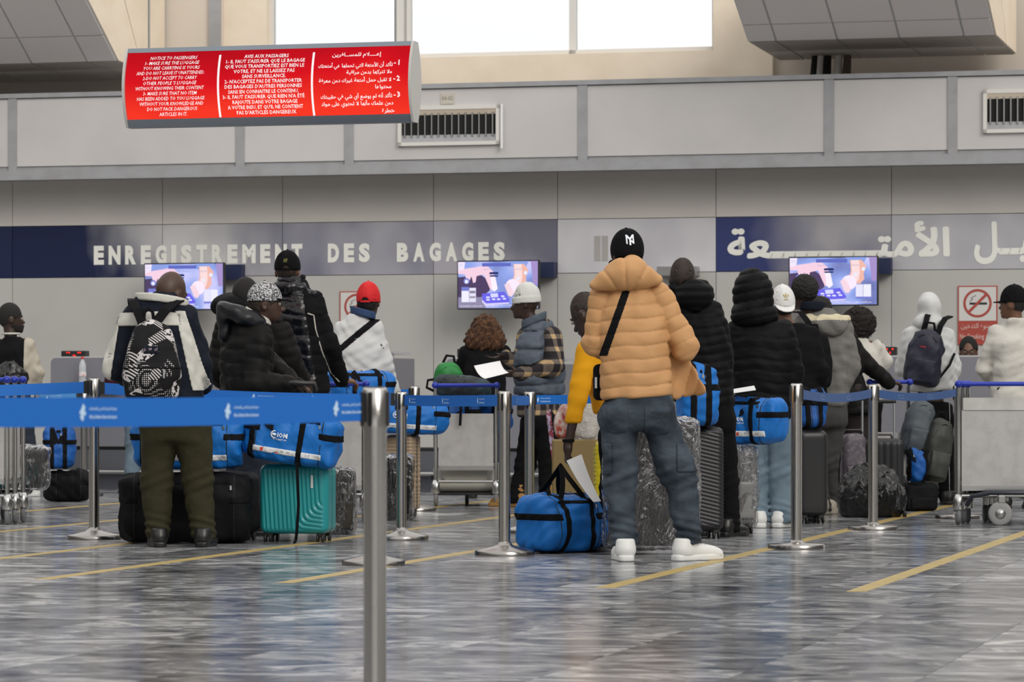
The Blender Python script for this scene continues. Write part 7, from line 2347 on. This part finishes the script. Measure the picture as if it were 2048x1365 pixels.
# -- navy cap, cream fleece
f = Figure('man in navy cap and cream fleece at the right edge, looking left', 2035, 26.9, (2026, 573), m_skin3, face=.25, yaw=1.0, head_dy=0., bw=1.08)
J = f.J
f.sh = [J(1992, 665, 0), J(2078, 662, 0)]; f.mid_sh = (f.sh[0] + f.sh[1]) / 2
f.arm = [(J(1973, 735, .05), J(1998, 765, .25)), None and 0 or (J(2095, 740, .05), J(2080, 780, .2))]
f.build(.010, eyes=True)
f.top('cream_fleece', m_cream_cl, dz(0, 812, 26.9), h=.010, rs=(.08, .072, .058), seed=55, wr=.008, fat=1.04, st=[(-.35, .195, .150), (-.1, .185, .145), (.25, .175, .138), (.6, .190, .145), (.86, .182, .128), (.97, .150, .105), (1.06, .105, .085), (1.22, .085, .08)])
f.short_hair(m_hair, .004, -.05)
f.cap(m_black_cl, True, 0., low=-.01, tall=1.05)
f.cap_text('NY', mat('yellow_thread', (.6, .5, .03), .6), .03, .035, .055, -math.pi * .55)
f.legs(m_blkj, h=.014); f.shoes(m_shoe_b, m_shoe_b)

# -- man at far left, varsity jacket
f = Figure('bearded man in black and cream varsity jacket at the far left, in profile', 30, 30.0, (22, 607), m_skin2, face=-.4, yaw=-1.25, head_dy=.0, bw=1.02)
J = f.J
f.sh = [J(-8, 690, .05), J(58, 690, -.05)]; f.mid_sh = (f.sh[0] + f.sh[1]) / 2
f.arm = [(J(-20, 745, .1), J(20, 770, .25)), (J(72, 745, -.02), J(62, 790, .12))]
f.build(.009, eyes=True)
f.short_hair(m_hair, .008, -.04)
patch('beard', f.head_f, lambda P: np.maximum(f.hp(P)[:, 2] + .07, np.maximum(-.01 - f.hp(P)[:, 1], -f.hp(P)[:, 2] - .2)), f.hc - .17, f.hc + .15, .007, .008, m_hair, f.o)
f.top('varsity_jacket', [m_black_cl, mat('cream_leather', (.42, .38, .31), .6)], dz(0, 800, 30.0), h=.010, rs=(.078, .072, .055), seed=58, wr=.006, mfun=lambda c: np.where((c[:, 0] > J(52, 0)[0] - (J(0, 690)[2] - c[:, 2]) * .0) | (c[:, 0] < J(-4, 0)[0]), 1, 0))
sdf_obj('striped_collar', lambda P: smax(np.abs(np.sqrt((P[:, 0] - J(22, 0)[0]) ** 2 + P[:, 1] ** 2) - .075) - .008, np.abs(P[:, 2] - float(J(0, 668)[2])) - .012, .006), J(-10, 680, -.12), J(60, 630, .12), .008, m_offwhite, f.o)
f.legs(m_dkjean, h=.014); f.shoes(m_shoe_w, m_shoe_w)
blk = lump('crumpled black plastic bag held at the back of the varsity jacket', f.loc + Vector((float(J(28, 0)[0]), -.26, float(J(0, 775)[2]))), .30, .16, .22, m_bplas, 11, 'plastic_bag')

# -- maroon sleeve behind the bald man
f = Figure('person in maroon top hidden behind the bald man, one elbow and a jean leg showing', 290, 30.6, (300, 625), m_skin2, yaw=-.2, bw=1.0)
J = f.J
f.arm = [(J(226, 758, .0), J(260, 775, .22)), (J(345, 740, .05), J(330, 770, .25))]
f.leg = [(J(266, 885, .02), J(262, 968, 0), .6), (J(312, 885, .02), J(315, 968, 0), 0)]
f.build(.012); f.short_hair(m_hair, .005)
f.top('maroon_top', cloth('maroon_cotton', (.055, .008, .018), .8), dz(0, 830, 30.6), h=.012, rs=(.074, .066, .05), seed=61)
f.legs(m_ltjean, h=.013); f.shoes(m_shoe_b, m_shoe_b)

# -- clerk behind the right counter
f = Figure('clerk with dark hair and glasses seated behind the right counter', 1937, 31.4, (1937, 675), m_skin3, yaw=math.pi - .15, face=math.pi, pitch=.05, bw=.95, head_dy=0.)
J = f.J
zt_ = float(f.hc[2])
f.sh = [V3((.17, 0, zt_ - .24)), V3((-.17, 0, zt_ - .24))]; f.mid_sh = (f.sh[0] + f.sh[1]) / 2
f.hip = [V3((.09, .05, .50)), V3((-.09, .05, .50))]; f.mid_hip = (f.hip[0] + f.hip[1]) / 2
f.arm = [(V3((.24, -.05, zt_ - .47)), V3((.12, -.26, zt_ - .48)), V3((-.4, -.9, 0)), V3((0, 0, -1)), .3), (V3((-.24, -.05, zt_ - .47)), V3((-.12, -.26, zt_ - .48)), V3((.4, -.9, 0)), V3((0, 0, -1)), .3)]
f.leg = [(V3((.1, -.36, .50)), V3((.1, -.34, .09)), math.pi), (V3((-.1, -.36, .50)), V3((-.1, -.34, .09)), math.pi)]
f.build(.009, eyes=True)
f.top('dark_uniform', m_navy_cl, .48, h=.012, rs=(.07, .06, .045), seed=64)
f.legs(m_navy_cl, h=.014); f.shoes(m_shoe_b, m_shoe_b)
f.short_hair(m_hair, .012, -.02, front=.05)
gl = []
for sg in (-1, 1):
    ring = [tuple(f.hw((sg * .034 + .026 * math.cos(i * .5236), .112, -.018 + .02 * math.sin(i * .5236)))) for i in range(13)]
    MB().tube(ring, .0028, 5).build('glasses_rim', m_black, f.o)
MB().tube([tuple(f.hw((-.01, .114, -.014))), tuple(f.hw((.01, .114, -.014)))], .0025, 5).build('glasses_bridge', m_black, f.o)
cs = f.loc
cb_ = empty('clerk_chair', f.loc); tag(cb_, 'office chair under the clerk behind the right counter', 'chair')
MB().cbox(-.22, .22, -.2, .25, .36, .42, .02).build('seat', m_black_cl, cb_)
MB().cbox(-.2, .2, .24, .29, .45, .85, .02).build('backrest', m_black_cl, cb_)
MB().lathe([(.025, .06), (.025, .37)], 12).build('column', m_steel_d, cb_)
for k in range(5):
    a = k * 1.2566; MB().tube([(0, 0, .08), (.26 * math.cos(a), .26 * math.sin(a), .05), (.27 * math.cos(a), .27 * math.sin(a), .0)], .018, 6).build('leg', m_black, cb_)
print('TRIANGLES', NTRI[0])
